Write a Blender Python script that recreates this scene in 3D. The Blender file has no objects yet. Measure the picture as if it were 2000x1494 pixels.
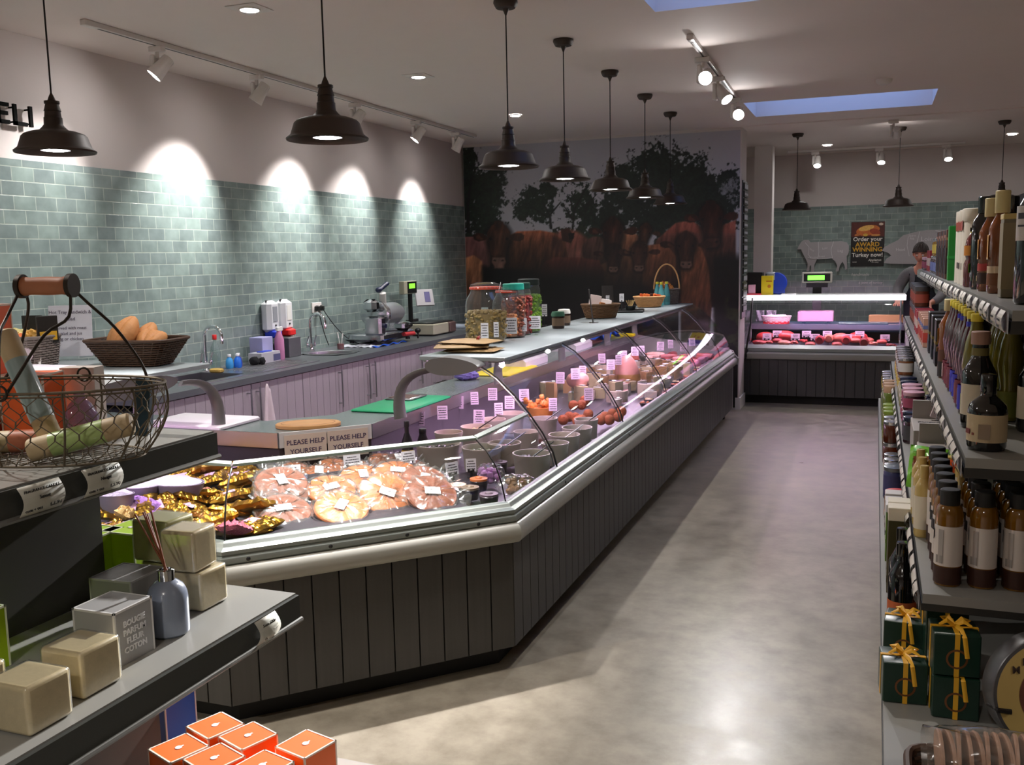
import bpy, bmesh, math, random
import numpy as np
from mathutils import Vector, Matrix
random.seed(7)
C = bpy.context.scene.collection
SC = bpy.context.scene
PI = math.pi
def lin(c):
    return tuple((v/255/12.92 if v/255 <= .04045 else ((v/255+.055)/1.055)**2.4) for v in c)

# ---------------------------------------------------------------- camera
FPX = 1856.9; YAW, PIT, ROL = .365394, -.1305749, -.0200257; EYE = Vector((0, 0, 1.7))
cf = Vector((-math.sin(YAW)*math.cos(PIT), math.cos(YAW)*math.cos(PIT), math.sin(PIT)))
cr0 = Vector((math.cos(YAW), math.sin(YAW), 0)); cu0 = cr0.cross(cf)
CR = cr0*math.cos(ROL) + cu0*math.sin(ROL); CU = cu0*math.cos(ROL) - cr0*math.sin(ROL)
cam = bpy.data.objects.new('camera', bpy.data.cameras.new('camera')); C.objects.link(cam)
m = Matrix((CR, CU, -cf)).transposed().to_4x4(); m.translation = EYE
cam.matrix_world = m
cam.data.sensor_fit = 'HORIZONTAL'; cam.data.sensor_width = 36; cam.data.lens = FPX/2000*36; cam.data.clip_start = .02
SC.camera = cam
def at(px, py, **k):
    "a point of the place: the view ray of a spot in the photo met with the plane x=, y= or z="
    d = CR*((px-1000)/FPX) - CU*((py-747)/FPX) + cf
    a, v = list(k.items())[0]; i = 'xyz'.index(a)
    return EYE + d*((v-EYE[i])/d[i])

# ---------------------------------------------------------------- world, exposure
SC.view_settings.view_transform = 'Standard'; SC.view_settings.look = 'None'
SC.view_settings.gamma = 1; SC.view_settings.use_curve_mapping = False
SC.view_settings.exposure = EXPO = 1.75
w = bpy.data.worlds.new('dusk'); SC.world = w; w.use_nodes = True
w.node_tree.nodes['Background'].inputs[0].default_value = (.25, .40, .92, 1)
w.node_tree.nodes['Background'].inputs[1].default_value = .85
cy = SC.cycles
cy.use_denoising = True; cy.max_bounces = 8; cy.diffuse_bounces = 6; cy.glossy_bounces = 3
cy.transmission_bounces = 4; cy.transparent_max_bounces = 14; cy.sample_clamp_indirect = 4
cy.caustics_reflective = False; cy.caustics_refractive = False

# ---------------------------------------------------------------- lights without a body of their own
def lamp(name, kind, loc, power, color=(1, 1, 1), aim=None, **k):
    d = bpy.data.lights.new(name, kind); d.energy = power; d.color = color
    for a, v in k.items(): setattr(d, a, v)
    o = bpy.data.objects.new(name, d); o.location = loc
    if aim is not None:
        o.rotation_euler = (Vector(aim)-Vector(loc)).to_track_quat('-Z', 'Y').to_euler()
    C.objects.link(o); return o
WARM = (1, .93, .86); COOL = (1, .97, .95); PINK = (1, .70, .98)
def spot(name, loc, aim, power, deg, blend=.5, color=COOL, r=.03):
    return lamp(name, 'SPOT', loc, power, color, aim, spot_size=math.radians(deg), spot_blend=blend, shadow_soft_size=r)

# ---------------------------------------------------------------- materials
MATS = {}
def mat(name, rgb, rough=.5, metal=0, spec=.5, var=.08, scale=6, bump=0, bscale=60, emit=0, ecol=None, alpha=1, coat=0, rvar=0):
    if name in MATS: return MATS[name]
    m = bpy.data.materials.new(name); m.use_nodes = True; nt = m.node_tree; N = nt.nodes; L = nt.links
    b = N['Principled BSDF']; c = lin(rgb)
    b.inputs['Roughness'].default_value = rough; b.inputs['Metallic'].default_value = metal
    b.inputs['Specular IOR Level'].default_value = spec; b.inputs['Coat Weight'].default_value = coat
    tc = N.new('ShaderNodeTexCoord'); no = N.new('ShaderNodeTexNoise')
    no.inputs['Scale'].default_value = scale; no.inputs['Detail'].default_value = 5
    L.new(tc.outputs['Object'], no.inputs['Vector'])
    mx = N.new('ShaderNodeMix'); mx.data_type = 'RGBA'
    mx.inputs[6].default_value = (*[v*(1-var) for v in c], 1); mx.inputs[7].default_value = (*[min(1, v*(1+var)) for v in c], 1)
    L.new(no.outputs[0], mx.inputs[0]); L.new(mx.outputs[2], b.inputs['Base Color'])
    if bump:
        n2 = N.new('ShaderNodeTexNoise'); n2.inputs['Scale'].default_value = bscale; n2.inputs['Detail'].default_value = 4
        L.new(tc.outputs['Object'], n2.inputs['Vector'])
        bp = N.new('ShaderNodeBump'); bp.inputs['Strength'].default_value = bump; bp.inputs['Distance'].default_value = .01
        L.new(n2.outputs[0], bp.inputs['Height']); L.new(bp.outputs[0], b.inputs['Normal'])
    if emit:
        b.inputs['Emission Color'].default_value = (*(ecol or c), 1); b.inputs['Emission Strength'].default_value = emit
    if alpha < 1: b.inputs['Alpha'].default_value = alpha
    MATS[name] = m; return m
def glass(name, tint=(1, 1, 1), refl=1.0, rough=.02, ior=1.45, body=0, bodycol=(200, 205, 210)):
    "thin sheet: what is behind shows through, the room mirrors in it"
    if name in MATS: return MATS[name]
    m = bpy.data.materials.new(name); m.use_nodes = True; nt = m.node_tree; N = nt.nodes; L = nt.links
    N.remove(N['Principled BSDF']); out = N['Material Output']
    t = N.new('ShaderNodeBsdfTransparent'); t.inputs[0].default_value = (*tint, 1)
    g = N.new('ShaderNodeBsdfGlossy'); g.inputs['Roughness'].default_value = rough
    f = N.new('ShaderNodeLayerWeight'); f.inputs[0].default_value = .5
    pw = N.new('ShaderNodeMath'); pw.operation = 'POWER'; pw.inputs[1].default_value = 5; L.new(f.outputs['Facing'], pw.inputs[0])
    mu = N.new('ShaderNodeMath'); mu.operation = 'MULTIPLY_ADD'; mu.inputs[1].default_value = .55*refl; mu.inputs[2].default_value = .035*refl; mu.use_clamp = True
    L.new(pw.outputs[0], mu.inputs[0])
    x = N.new('ShaderNodeMixShader'); L.new(mu.outputs[0], x.inputs[0])
    src = t
    if body:
        d = N.new('ShaderNodeBsdfDiffuse'); d.inputs[0].default_value = (*lin(bodycol), 1)
        no = N.new('ShaderNodeTexNoise'); no.inputs['Scale'].default_value = 30
        mb = N.new('ShaderNodeMath'); mb.operation = 'MULTIPLY'; mb.inputs[1].default_value = body*2; mb.use_clamp = True
        L.new(no.outputs[0], mb.inputs[0])
        y = N.new('ShaderNodeMixShader'); L.new(mb.outputs[0], y.inputs[0]); L.new(t.outputs[0], y.inputs[1]); L.new(d.outputs[0], y.inputs[2]); src = y
    L.new(src.outputs[0], x.inputs[1]); L.new(g.outputs[0], x.inputs[2]); L.new(x.outputs[0], out.inputs[0])
    MATS[name] = m; return m

# ---------------------------------------------------------------- mesh helpers
class MB:
    def __init__(s): s.v = []; s.f = []; s.m = []
    def add(s, vs, fs, mi=0):
        n = len(s.v); s.v += [tuple(p) for p in vs]; s.f += [tuple(i+n for i in f) for f in fs]; s.m += [mi]*len(fs); return s
    def box(s, a, b, mi=0, M=None, bev=0):
        x0, x1 = sorted((a[0], b[0])); y0, y1 = sorted((a[1], b[1])); z0, z1 = sorted((a[2], b[2]))
        if bev:
            e = min(bev, (x1-x0)/2.01, (y1-y0)/2.01, (z1-z0)/2.01); rings = []
            for z, i in ((z0, e), (z0+e, 0), (z1-e, 0), (z1, e)):
                X0, X1, Y0, Y1 = x0+i, x1-i, y0+i, y1-i; q = e
                rings.append([(X0+q, Y0, z), (X1-q, Y0, z), (X1, Y0+q, z), (X1, Y1-q, z), (X1-q, Y1, z), (X0+q, Y1, z), (X0, Y1-q, z), (X0, Y0+q, z)])
            vs = sum(rings, []); fs = [tuple(range(7, -1, -1)), tuple(range(24, 32))]
            for k in range(3):
                for j in range(8): fs.append((k*8+j, k*8+(j+1) % 8, k*8+8+(j+1) % 8, k*8+8+j))
        else:
            vs = [(x, y, z) for z in (z0, z1) for x, y in ((x0, y0), (x1, y0), (x1, y1), (x0, y1))]
            fs = [(3, 2, 1, 0), (4, 5, 6, 7), (0, 1, 5, 4), (1, 2, 6, 5), (2, 3, 7, 6), (3, 0, 4, 7)]
        if M is not None: vs = [M @ Vector(p) for p in vs]
        return s.add(vs, fs, mi)
    def prism(s, pts, z0, z1, mi=0, M=None):
        n = len(pts); vs = [(p[0], p[1], z0) for p in pts]+[(p[0], p[1], z1) for p in pts]
        if M is not None: vs = [M @ Vector(p) for p in vs]
        return s.add(vs, [tuple(range(n-1, -1, -1)), tuple(range(n, 2*n))]+[(i, (i+1) % n, n+(i+1) % n, n+i) for i in range(n)], mi)
    def lathe(s, prof, seg=24, mi=0, M=None, cap=True, sx=1, sy=1, wob=0):
        vs = []; 
        for r, z in prof:
            for k in range(seg):
                a = 2*PI*k/seg; q = r*(1+wob*math.sin(3*a+z*40)); vs.append((q*math.cos(a)*sx, q*math.sin(a)*sy, z))
        fs = [(i*seg+k, i*seg+(k+1) % seg, (i+1)*seg+(k+1) % seg, (i+1)*seg+k) for i in range(len(prof)-1) for k in range(seg)]
        if cap:
            if prof[0][0] > 1e-5: fs.append(tuple(range(seg-1, -1, -1)))
            if prof[-1][0] > 1e-5: n = (len(prof)-1)*seg; fs.append(tuple(range(n, n+seg)))
        if M is not None: vs = [M @ Vector(p) for p in vs]
        return s.add(vs, fs, mi)
    def tube(s, path, r, seg=8, mi=0, closed=False, cap=True, flat=1):
        P = [Vector(p) for p in path]; n = len(P)
        R = r if isinstance(r, (list, tuple)) else [r]*n; up = None; vs = []
        for i in range(n):
            t = (P[(i+1) % n]-P[i-1]) if closed else (P[min(i+1, n-1)]-P[max(i-1, 0)])
            t = t.normalized() if t.length > 1e-9 else Vector((0, 0, 1))
            if up is None: up = t.orthogonal().normalized()
            up = (up - t*up.dot(t)); up = up.normalized() if up.length > 1e-6 else t.orthogonal().normalized()
            w_ = t.cross(up)
            for k in range(seg):
                a = 2*PI*k/seg; vs.append(P[i]+up*math.cos(a)*R[i]+w_*math.sin(a)*R[i]*flat)
        m_ = n if closed else n-1
        fs = [(i*seg+k, i*seg+(k+1) % seg, ((i+1) % n)*seg+(k+1) % seg, ((i+1) % n)*seg+k) for i in range(m_) for k in range(seg)]
        if cap and not closed: fs += [tuple(range(seg-1, -1, -1)), tuple(range((n-1)*seg, n*seg))]
        return s.add(vs, fs, mi)
    def ball(s, c, r, seg=12, rings=8, mi=0, jit=0, M=None):
        r = r if isinstance(r, (list, tuple)) else (r, r, r); vs = [(0, 0, -1)]
        for i in range(1, rings):
            t = PI*i/rings
            for k in range(seg):
                a = 2*PI*k/seg; q = 1+random.uniform(-jit, jit)
                vs.append((math.sin(t)*math.cos(a)*q, math.sin(t)*math.sin(a)*q, -math.cos(t)*q))
        vs.append((0, 0, 1)); n = len(vs)
        fs = [(0, 1+(k+1) % seg, 1+k) for k in range(seg)]
        fs += [(1+i*seg+k, 1+i*seg+(k+1) % seg, 1+(i+1)*seg+(k+1) % seg, 1+(i+1)*seg+k) for i in range(rings-2) for k in range(seg)]
        fs += [(n-1, n-1-seg+k, n-1-seg+(k+1) % seg) for k in range(seg)]
        vs = [Vector((p[0]*r[0], p[1]*r[1], p[2]*r[2])) for p in vs]
        if M is not None: vs = [M @ p for p in vs]
        return s.add([p+Vector(c) for p in vs], fs, mi)
    def grid(s, f, nu, nv, mi=0):
        vs = [f(i/nu, j/nv) for j in range(nv+1) for i in range(nu+1)]
        return s.add(vs, [(j*(nu+1)+i, j*(nu+1)+i+1, (j+1)*(nu+1)+i+1, (j+1)*(nu+1)+i) for j in range(nv) for i in range(nu)], mi)
    def build(s, name, mats, parent=None, smooth=True, label=None, solid=0):
        me = bpy.data.meshes.new(name); me.from_pydata(s.v, [], s.f)
        mats = mats if isinstance(mats, (list, tuple)) else [mats]
        for q in mats: me.materials.append(q)
        me.polygons.foreach_set('material_index', s.m)
        if smooth:
            me.polygons.foreach_set('use_smooth', [True]*len(s.f)); me.update()
            me.set_sharp_from_angle(angle=math.radians(38))
        me.update()
        o = bpy.data.objects.new(name, me); C.objects.link(o)
        if parent: o.parent = parent
        if label: o['label'] = label
        if solid:
            md = o.modifiers.new('thick', 'SOLIDIFY'); md.thickness = solid; md.offset = 0
        return o
def tag(o, label, cat, group=None, kind=None):
    o['label'] = label; o['category'] = cat
    if group: o['group'] = group
    if kind: o['kind'] = kind
    return o
def thing(name, label, cat, loc=(0, 0, 0), rz=0, group=None):
    o = bpy.data.objects.new(name, None); C.objects.link(o); o.location = loc; o.rotation_euler = (0, 0, rz)
    o.empty_display_size = .05
    return tag(o, label, cat, group)
def struct(name, mb, mats, smooth=False, parent=None):
    o = mb.build(name, mats, parent, smooth)
    if not parent: o['kind'] = 'structure'
    return o
def dup(root, loc, rz=0, label=None, group=None, scale=None, rot=None):
    def cp(o, par):
        c = o.copy(); C.objects.link(c); c.parent = par
        for ch in list(o.children): cp(ch, c)
        return c
    r = cp(root, None); r.location = loc; r.rotation_euler = rot or (0, 0, rz)
    if scale: r.scale = (scale,)*3 if not isinstance(scale, (tuple, list)) else scale
    if label: r['label'] = label
    if group: r['group'] = group
    return r
def text(body, size, m, parent=None, loc=(0, 0, 0), rot=(0, 0, 0), align='CENTER', ext=.0004, bold=0, name='lettering', space=1, sh=0):
    d = bpy.data.curves.new(name, 'FONT'); d.body = body; d.size = size; d.align_x = align; d.align_y = 'CENTER'
    d.extrude = ext; d.offset = bold; d.space_line = space; d.shear = sh; d.resolution_u = 2
    tmp = bpy.data.objects.new('tmp', d); me = bpy.data.meshes.new_from_object(tmp); me.name = name
    bpy.data.objects.remove(tmp); bpy.data.curves.remove(d); me.materials.clear(); me.materials.append(m)
    o = bpy.data.objects.new(name, me); C.objects.link(o); o.location = loc; o.rotation_euler = rot
    if parent: o.parent = parent
    return o
ORD = ['first', 'second', 'third', 'fourth', 'fifth', 'sixth', 'seventh', 'eighth', 'ninth', 'tenth', 'eleventh', 'twelfth', 'thirteenth', 'fourteenth', 'fifteenth', 'sixteenth', 'seventeenth', 'eighteenth', 'nineteenth', 'twentieth']
def nth(i): return ORD[i] if i < 20 else '%dth' % (i+1)

# common materials
WHITE = mat('white paint', (214, 208, 204), .6, var=.03)
METAL = mat('brushed steel', (170, 172, 175), .28, 1, var=.1)
CHROME = mat('chrome', (215, 218, 222), .08, 1, var=.02)
ALU = mat('satin aluminium', (150, 157, 151), .42, .6, var=.04)
CREAM_P = mat('cream bumper plastic', (156, 155, 146), .35, 0, var=.03)
BLACK = mat('black plastic', (18, 18, 18), .4)
DARK = mat('dark bronze metal', (58, 47, 40), .5, .3, var=.15)
CARD = mat('white card', (232, 230, 226), .55, var=.02)
INK = mat('black ink', (30, 28, 32), .6)
GLASS = glass('clear glass', (.93, .96, .95), 1.0)
FILM = glass('clear film', (.96, .96, .96), 2.2, .12, 1.5, body=.12)
# ================================================================ the room
XL, XR, YB, YF, ZC = -4.6, 4.4, -3.2, 13.9, 3.02
def tiles(name):
    m = bpy.data.materials.new(name); m.use_nodes = True; nt = m.node_tree; N = nt.nodes; L = nt.links
    b = N['Principled BSDF']; geo = N.new('ShaderNodeNewGeometry'); sep = N.new('ShaderNodeSeparateXYZ'); L.new(geo.outputs['Position'], sep.inputs[0])
    ad = N.new('ShaderNodeMath'); L.new(sep.outputs[0], ad.inputs[0]); L.new(sep.outputs[1], ad.inputs[1])
    co = N.new('ShaderNodeCombineXYZ'); L.new(ad.outputs[0], co.inputs[0]); L.new(sep.outputs[2], co.inputs[1])
    br = N.new('ShaderNodeTexBrick'); L.new(co.outputs[0], br.inputs['Vector'])
    br.inputs['Scale'].default_value = 1; br.inputs['Brick Width'].default_value = .152; br.inputs['Row Height'].default_value = .081
    br.inputs['Mortar Size'].default_value = 0.0032; br.inputs['Mortar Smooth'].default_value = .3; br.inputs['Bias'].default_value = -.1
    br.inputs['Color1'].default_value = (*lin((118, 131, 130)), 1); br.inputs['Color2'].default_value = (*lin((136, 152, 147)), 1)
    br.inputs['Mortar'].default_value = (*lin((164, 174, 165)), 1)
    no = N.new('ShaderNodeTexNoise'); no.inputs['Scale'].default_value = 9; no.inputs['Detail'].default_value = 6; L.new(co.outputs[0], no.inputs['Vector'])
    mx = N.new('ShaderNodeMix'); mx.data_type = 'RGBA'; mx.blend_type = 'MULTIPLY'; mx.inputs[0].default_value = .55
    rp = N.new('ShaderNodeValToRGB'); rp.color_ramp.elements[0].position = .3; rp.color_ramp.elements[0].color = (.6, .62, .62, 1); rp.color_ramp.elements[1].position = .75; rp.color_ramp.elements[1].color = (1.25, 1.25, 1.22, 1)
    L.new(no.outputs[0], rp.inputs[0]); L.new(br.outputs['Color'], mx.inputs[6]); L.new(rp.outputs[0], mx.inputs[7]); L.new(mx.outputs[2], b.inputs['Base Color'])
    b.inputs['Roughness'].default_value = .22
    iv = N.new('ShaderNodeMath'); iv.operation = 'MULTIPLY_ADD'; iv.inputs[1].default_value = -1; L.new(br.outputs['Fac'], iv.inputs[0])
    n3 = N.new('ShaderNodeTexNoise'); n3.inputs['Scale'].default_value = 11; n3.inputs['Detail'].default_value = 1; L.new(co.outputs[0], n3.inputs['Vector']); L.new(n3.outputs[0], iv.inputs[2])
    bp = N.new('ShaderNodeBump'); bp.inputs['Strength'].default_value = .35; bp.inputs['Distance'].default_value = .006; L.new(iv.outputs[0], bp.inputs['Height']); L.new(bp.outputs[0], b.inputs['Normal'])
    return m
TILE = tiles('glazed grey green tile')
PLASTER = mat('white wall plaster', (200, 191, 187), .75, var=.02, bump=.05, bscale=40)
CEILM = mat('ceiling plaster', (222, 210, 204), .8, var=.02)
def concrete():
    m = mat('polished concrete', (154, 146, 130), .34, var=.30, scale=1.3, spec=.5)
    nt = m.node_tree; N = nt.nodes; L = nt.links; b = N['Principled BSDF']
    mix = [n for n in N if n.type == 'MIX'][0]
    n2 = N.new('ShaderNodeTexNoise'); n2.inputs['Scale'].default_value = 7; n2.inputs['Detail'].default_value = 8; n2.inputs['Roughness'].default_value = .65
    tc = [n for n in N if n.type == 'TEX_COORD'][0]; L.new(tc.outputs['Object'], n2.inputs['Vector'])
    rp = N.new('ShaderNodeValToRGB'); rp.color_ramp.elements[0].position = .32; rp.color_ramp.elements[0].color = (.62, .6, .58, 1); rp.color_ramp.elements[1].position = .62; rp.color_ramp.elements[1].color = (1.1, 1.1, 1.1, 1)
    L.new(n2.outputs[0], rp.inputs[0]); mx = N.new('ShaderNodeMix'); mx.data_type = 'RGBA'; mx.blend_type = 'MULTIPLY'; mx.inputs[0].default_value = .8
    L.new(mix.outputs[2], mx.inputs[6]); L.new(rp.outputs[0], mx.inputs[7]); L.new(mx.outputs[2], b.inputs['Base Color'])
    rr = N.new('ShaderNodeMapRange'); rr.inputs[3].default_value = .18; rr.inputs[4].default_value = .5; L.new(n2.outputs[0], rr.inputs[0]); L.new(rr.outputs[0], b.inputs['Roughness'])
    return m
struct('floor', MB().box((XL-.2, YB-.2, -.1), (XR+.2, YF+.2, 0)), concrete())
# ceiling with two roof-light openings
SKY = [(-1.17, .42, 4.35, 5.37), (-1.14, .443, 8.87, 9.82)]
mb = MB(); H = .28
ys = [YB-.2, 4.35, 5.37, 8.87, 9.82, YF+.2]; 
for k in range(5):
    if k in (1, 3):
        x0, x1 = SKY[k//2][:2]
        mb.box((XL-.2, ys[k], ZC), (x0, ys[k+1], ZC+.02)).box((x1, ys[k], ZC), (XR+.2, ys[k+1], ZC+.02))
    else: mb.box((XL-.2, ys[k], ZC), (XR+.2, ys[k+1], ZC+.02))
for x0, x1, y0, y1 in SKY:      # shafts
    q = ZC+.0201; mb.box((x0-.02, y0-.02, q), (x0, y1+.02, ZC+H)).box((x1, y0-.02, q), (x1+.02, y1+.02, ZC+H)).box((x0, y0-.02, q), (x1, y0, ZC+H)).box((x0, y1, q), (x1, y1+.02, ZC+H))
struct('ceiling', mb, CEILM)
for i, (x0, x1, y0, y1) in enumerate(SKY):
    mb = MB()
    for a, b in (((x0-.03, y0-.03), (x1+.03, y0+.015)), ((x0-.03, y1-.015), (x1+.03, y1+.03)), ((x0-.03, y0+.015), (x0+.015, y1-.015)), ((x1-.015, y0+.015), (x1+.03, y1-.015))):
        mb.box((*a, ZC+H+.001), (*b, ZC+H+.05))
    f = struct('window_%d' % (i+1), mb, WHITE)
    MB().box((x0+.02, y0+.02, ZC+H+.02), (x1-.02, y1-.02, ZC+H+.03)).build('pane', GLASS, f)
mb = MB().box((XL-.15, YB, 0), (XL, YF, ZC)).box((XL, YB, 0), (XL+.02, 10.5, 2.31), 1).box((XL, 10.9, 0), (XL+.02, YF, 2.31), 1)
struct('wall_left', mb, [PLASTER, TILE])
struct('wall_right', MB().box((XR, YB, 0), (XR+.15, YF, ZC)), PLASTER)
struct('wall_front', MB().box((XL, YB-.15, 0), (XR, YB, ZC)), PLASTER)
mb = MB().box((XL, YF, 0), (XR, YF+.15, ZC)).box((XL+.02, YF-.02, 0), (XR, YF, 2.31), 1)
struct('wall_back', mb, [PLASTER, TILE])
mb = MB().box((XL+.02, 10.5, 0), (-1.36, 10.9, ZC))
pl = struct('wall_partition', mb, PLASTER)
struct('baseboard_partition', MB().box((-1.40, 10.485, 0), (-1.345, 10.915, .13)), WHITE)
struct('trim_1', MB().box((-1.46, 12.5, 1.3), (-1.24, 12.75, ZC)), WHITE)     # boxed-in column behind the far counter
struct('trim_2', MB().box((-1.36, 10.42, ZC-.012), (XR, 10.46, ZC)), CEILM)    # joint line across the ceiling

# ---------------------------------------------------------------- track lights, downlights, pendants
GLOW = mat('lamp face', (255, 252, 248), .5, emit=26, ecol=(1, .97, .96), var=0)
GLOWB = mat('bright lamp face', (255, 252, 248), .5, emit=60, ecol=(1, .98, .97), var=0)
LAMPW = mat('white lamp housing', (214, 208, 204), .4, var=.02)
def track(name, a, b, label):
    a, b = Vector(a), Vector(b); t = thing(name, label, 'track', (a+b)/2)
    d = (b-a); L_ = d.length; rz = math.atan2(d.y, d.x); M = Matrix.Rotation(rz, 4, 'Z')
    MB().box((-L_/2, -.018, -.03), (L_/2, .018, 0), M=M, bev=.003).build('rail', LAMPW, t)
    MB().box((-L_/2-.03, -.021, -.034), (-L_/2+.05, .021, 0), M=M, bev=.004).build('end_feed', LAMPW, t)
    MB().box((-L_/2+.08, -.005, -.0315), (L_/2-.04, .005, -.03), M=M).build('slot', BLACK, t)
    return t
def head(loc, aim, label, power, deg=38, group='track spotlights', glow=None, color=COOL, lit=True, blend=1):
    loc = Vector(loc); t = thing('track_spotlight', label, 'spotlight', loc, 0, group)
    MB().box((-.05, -.02, -.035), (.05, .02, 0), bev=.004).tube([(0, 0, -.03), (0, 0, -.07)], .012).build('adapter', LAMPW, t)
    MB().box((-.035, -.03, -.17), (-.005, .03, -.05), bev=.006).build('driver_box', LAMPW, t)
    p = loc+Vector((.03, 0, -.12)); q = (Vector(aim)-p).to_track_quat('Z', 'Y').to_matrix().to_4x4()
    M = Matrix.Translation((.03, 0, -.12)) @ q
    b = MB().lathe([(.02, -.07), (.034, -.065), (.04, .0), (.05, .07), (.05, .075), (.044, .075), (.040, .062)], 20, M=M, cap=True)
    for k in range(12):
        a = 2*PI*k/12; b.box((.036*math.cos(a)-.002, .036*math.sin(a)-.002, -.06), (.036*math.cos(a)+.002, .036*math.sin(a)+.002, .0), M=M)
    b.build('lamp_body', LAMPW, t)
    MB().lathe([(0, .0635), (.041, .0635)], 20, M=M, cap=False).build('lens', glow or GLOW, t)
    spot('spot_beam', p+(Vector(aim)-p).normalized()*.085, aim, power, deg, blend, color, .045)
    return t
track('lighting_track', (-4.03, 4.2, ZC), (-4.08, 9.7, ZC), 'long white lighting track on the ceiling along the tiled wall')
hs = [(277, 93, 5.0), (500, 140, 6.02), (692, 196, 7.2), (812, 233, 8.25), (890, 262, 9.3)]
wall = [(40, 310), (340, 330), (560, 365), (680, 385), (806, 420)]
nm = ['nearest the counter front, its lit face showing', 'second along the tiled wall', 'third along the tiled wall, above the basin', 'fourth along the tiled wall', 'fifth and last before the cow mural']
for i, (px, py, yy) in enumerate(hs):
    tgt = at(*wall[i], x=XL); x = -4.04-.01*i
    p = at(px, py, z=ZC-.0)
    y = [4.62, 5.62, 6.98, 8.15, 9.15][i]
    y = at(px, py, x=x).y if i else 4.75
    head((x, y, ZC-.03), (XL, tgt.y, 1.98), 'white track spotlight, '+nm[i], [28, 66, 60, 50, 48][i], 68, 'track spotlights on the tiled wall track', GLOWB if i == 0 else None)
head((-4.02, 3.35, ZC-.03), (XL, 3.2, 1.9), 'white track spotlight out past the track end', 20, 54, 'track spotlights on the tiled wall track')
track('lighting_track', (-1.09, 6.0, ZC), (-1.15, 8.55, ZC), 'short white lighting track beside the row of pendants')
for i, (y, aim, lb) in enumerate([(6.55, (-1.05, 1.55, .75), 'white track spotlight glaring toward the camera, nearer of the bright pair'), (7.3, (.5, 6.3, .8), 'white track spotlight turned away, between the two bright ones'), (8.35, (-.5, 2.3, .2), 'white track spotlight glaring toward the camera, farther of the bright pair')]):
    head((-1.11-.015*i, y, ZC-.03), aim, lb, [1300, 16, 60][i], [18, 48, 46][i], 'track spotlights over the aisle', GLOWB if i != 1 else None)
track('lighting_track', (-1.1, 13.3, ZC), (1.0, 13.3, ZC), 'white lighting track across the far room')
for i, x in enumerate((-.78, .0, .78)):
    head((x, 13.3, ZC-.03), (x, 12.3, 1.2), 'white track spotlight in the far room, '+['left', 'middle', 'right'][i]+' of the three on its track', 4, 60, 'track spotlights in the far room')
head((.13, 10.75, ZC), (.3, 13.8, 1.9), 'white ceiling spotlight pointing at the far tiled wall', 4, 50, 'ceiling spotlights', None)
def downlight(x, y, label, power=30, square=True):
    t = thing('ceiling_downlight', label, 'ceiling light', (x, y, ZC), 0, 'recessed ceiling downlights')
    if square: MB().box((-.09, -.09, -.005), (.09, .09, 0), bev=.002).build('trim_plate', WHITE, t)
    MB().lathe([(.048, -.012), (.056, -.01), (.058, -.001)], 24, cap=False).build('ring', LAMPW, t)
    MB().lathe([(0, -.0075), (.05, -.0075)], 24, cap=False).build('lens', GLOWB, t)
    spot('downlight_or_fill_beam', (x, y, ZC-.03), (x, y, 0), power, 130, .8, COOL, .05)
downlight(-3.10, 4.37, 'square recessed ceiling downlight over the near counter')
downlight(-3.14, 6.43, 'square recessed ceiling downlight over the middle of the counter aisle')
downlight(-3.18, 8.54, 'round recessed ceiling downlight beside the third pendant cord', square=False)
downlight(-.61, 12.8, 'round recessed ceiling downlight left of the far middle pendant', 5, False)
downlight(1.45, 12.75, 'round recessed ceiling downlight at the far right', 5, False)
for x, y in ((-.5, 3.6), (2.6, 1.0), (2.6, 4.5), (-2.9, 1.4), (2.2, 8), (-.4, -1.2), (-3, -1.2)):  # unseen ceiling fill lights, added without fittings to brighten the room
    spot('downlight_or_fill_beam', (x, y, ZC-.03), (x, y, 0), 26 if y > 2 else (80 if x < -2.5 else 44), 140, .8, WARM, .05)
def pendant():
    t = thing('pendant_lamp', '', 'pendant lamp', (0, 0, 0), 0, 'dark metal pendant lamps')
    R = .155
    prof = [(R, 0), (R+.004, -.003), (R+.006, .004), (R-.012, .018), (.128, .062), (.118, .072), (.09, .082), (.058, .088), (.052, .094), (.044, .102), (.037, .112), (.036, .14), (.033, .142), (.031, .165), (.034, .167), (.032, .172), (.026, .195), (.030, .197), (.030, .207), (.012, .209)]
    b = MB().lathe(prof, 48, cap=False)
    b.lathe([(R-.003, 0), (R-.018, .018), (.122, .058), (.08, .075), (.04, .08)], 48, cap=False)
    b.build('lamp_shade', DARK, t)
    MB().lathe([(.012, .205), (.016, .21), (.012, .222), (.006, .235), (.004, .24)], 16, cap=False).build('cord_grip', DARK, t)
    MB().tube([(0, 0, .235), (0, 0, .82)], .0035, 8).build('cord', mat('black cord', (20, 17, 16), .8), t)
    MB().lathe([(.062, .843), (.064, .832), (.056, .815), (.05, .806), (.018, .802), (.012, .79), (.006, .775), (.004, .77)], 28).build('ceiling_rose', DARK, t)
    MB().lathe([(.058, .006), (.056, .02), (.035, .05), (.03, .075)], 28, cap=False).build('bulb_body', mat('grey lamp body', (120, 118, 120), .35, .6), t)
    MB().lathe([(0, .006), (.047, .006)], 28, cap=False).build('bulb_face', GLOW, t)
    return t
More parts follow.
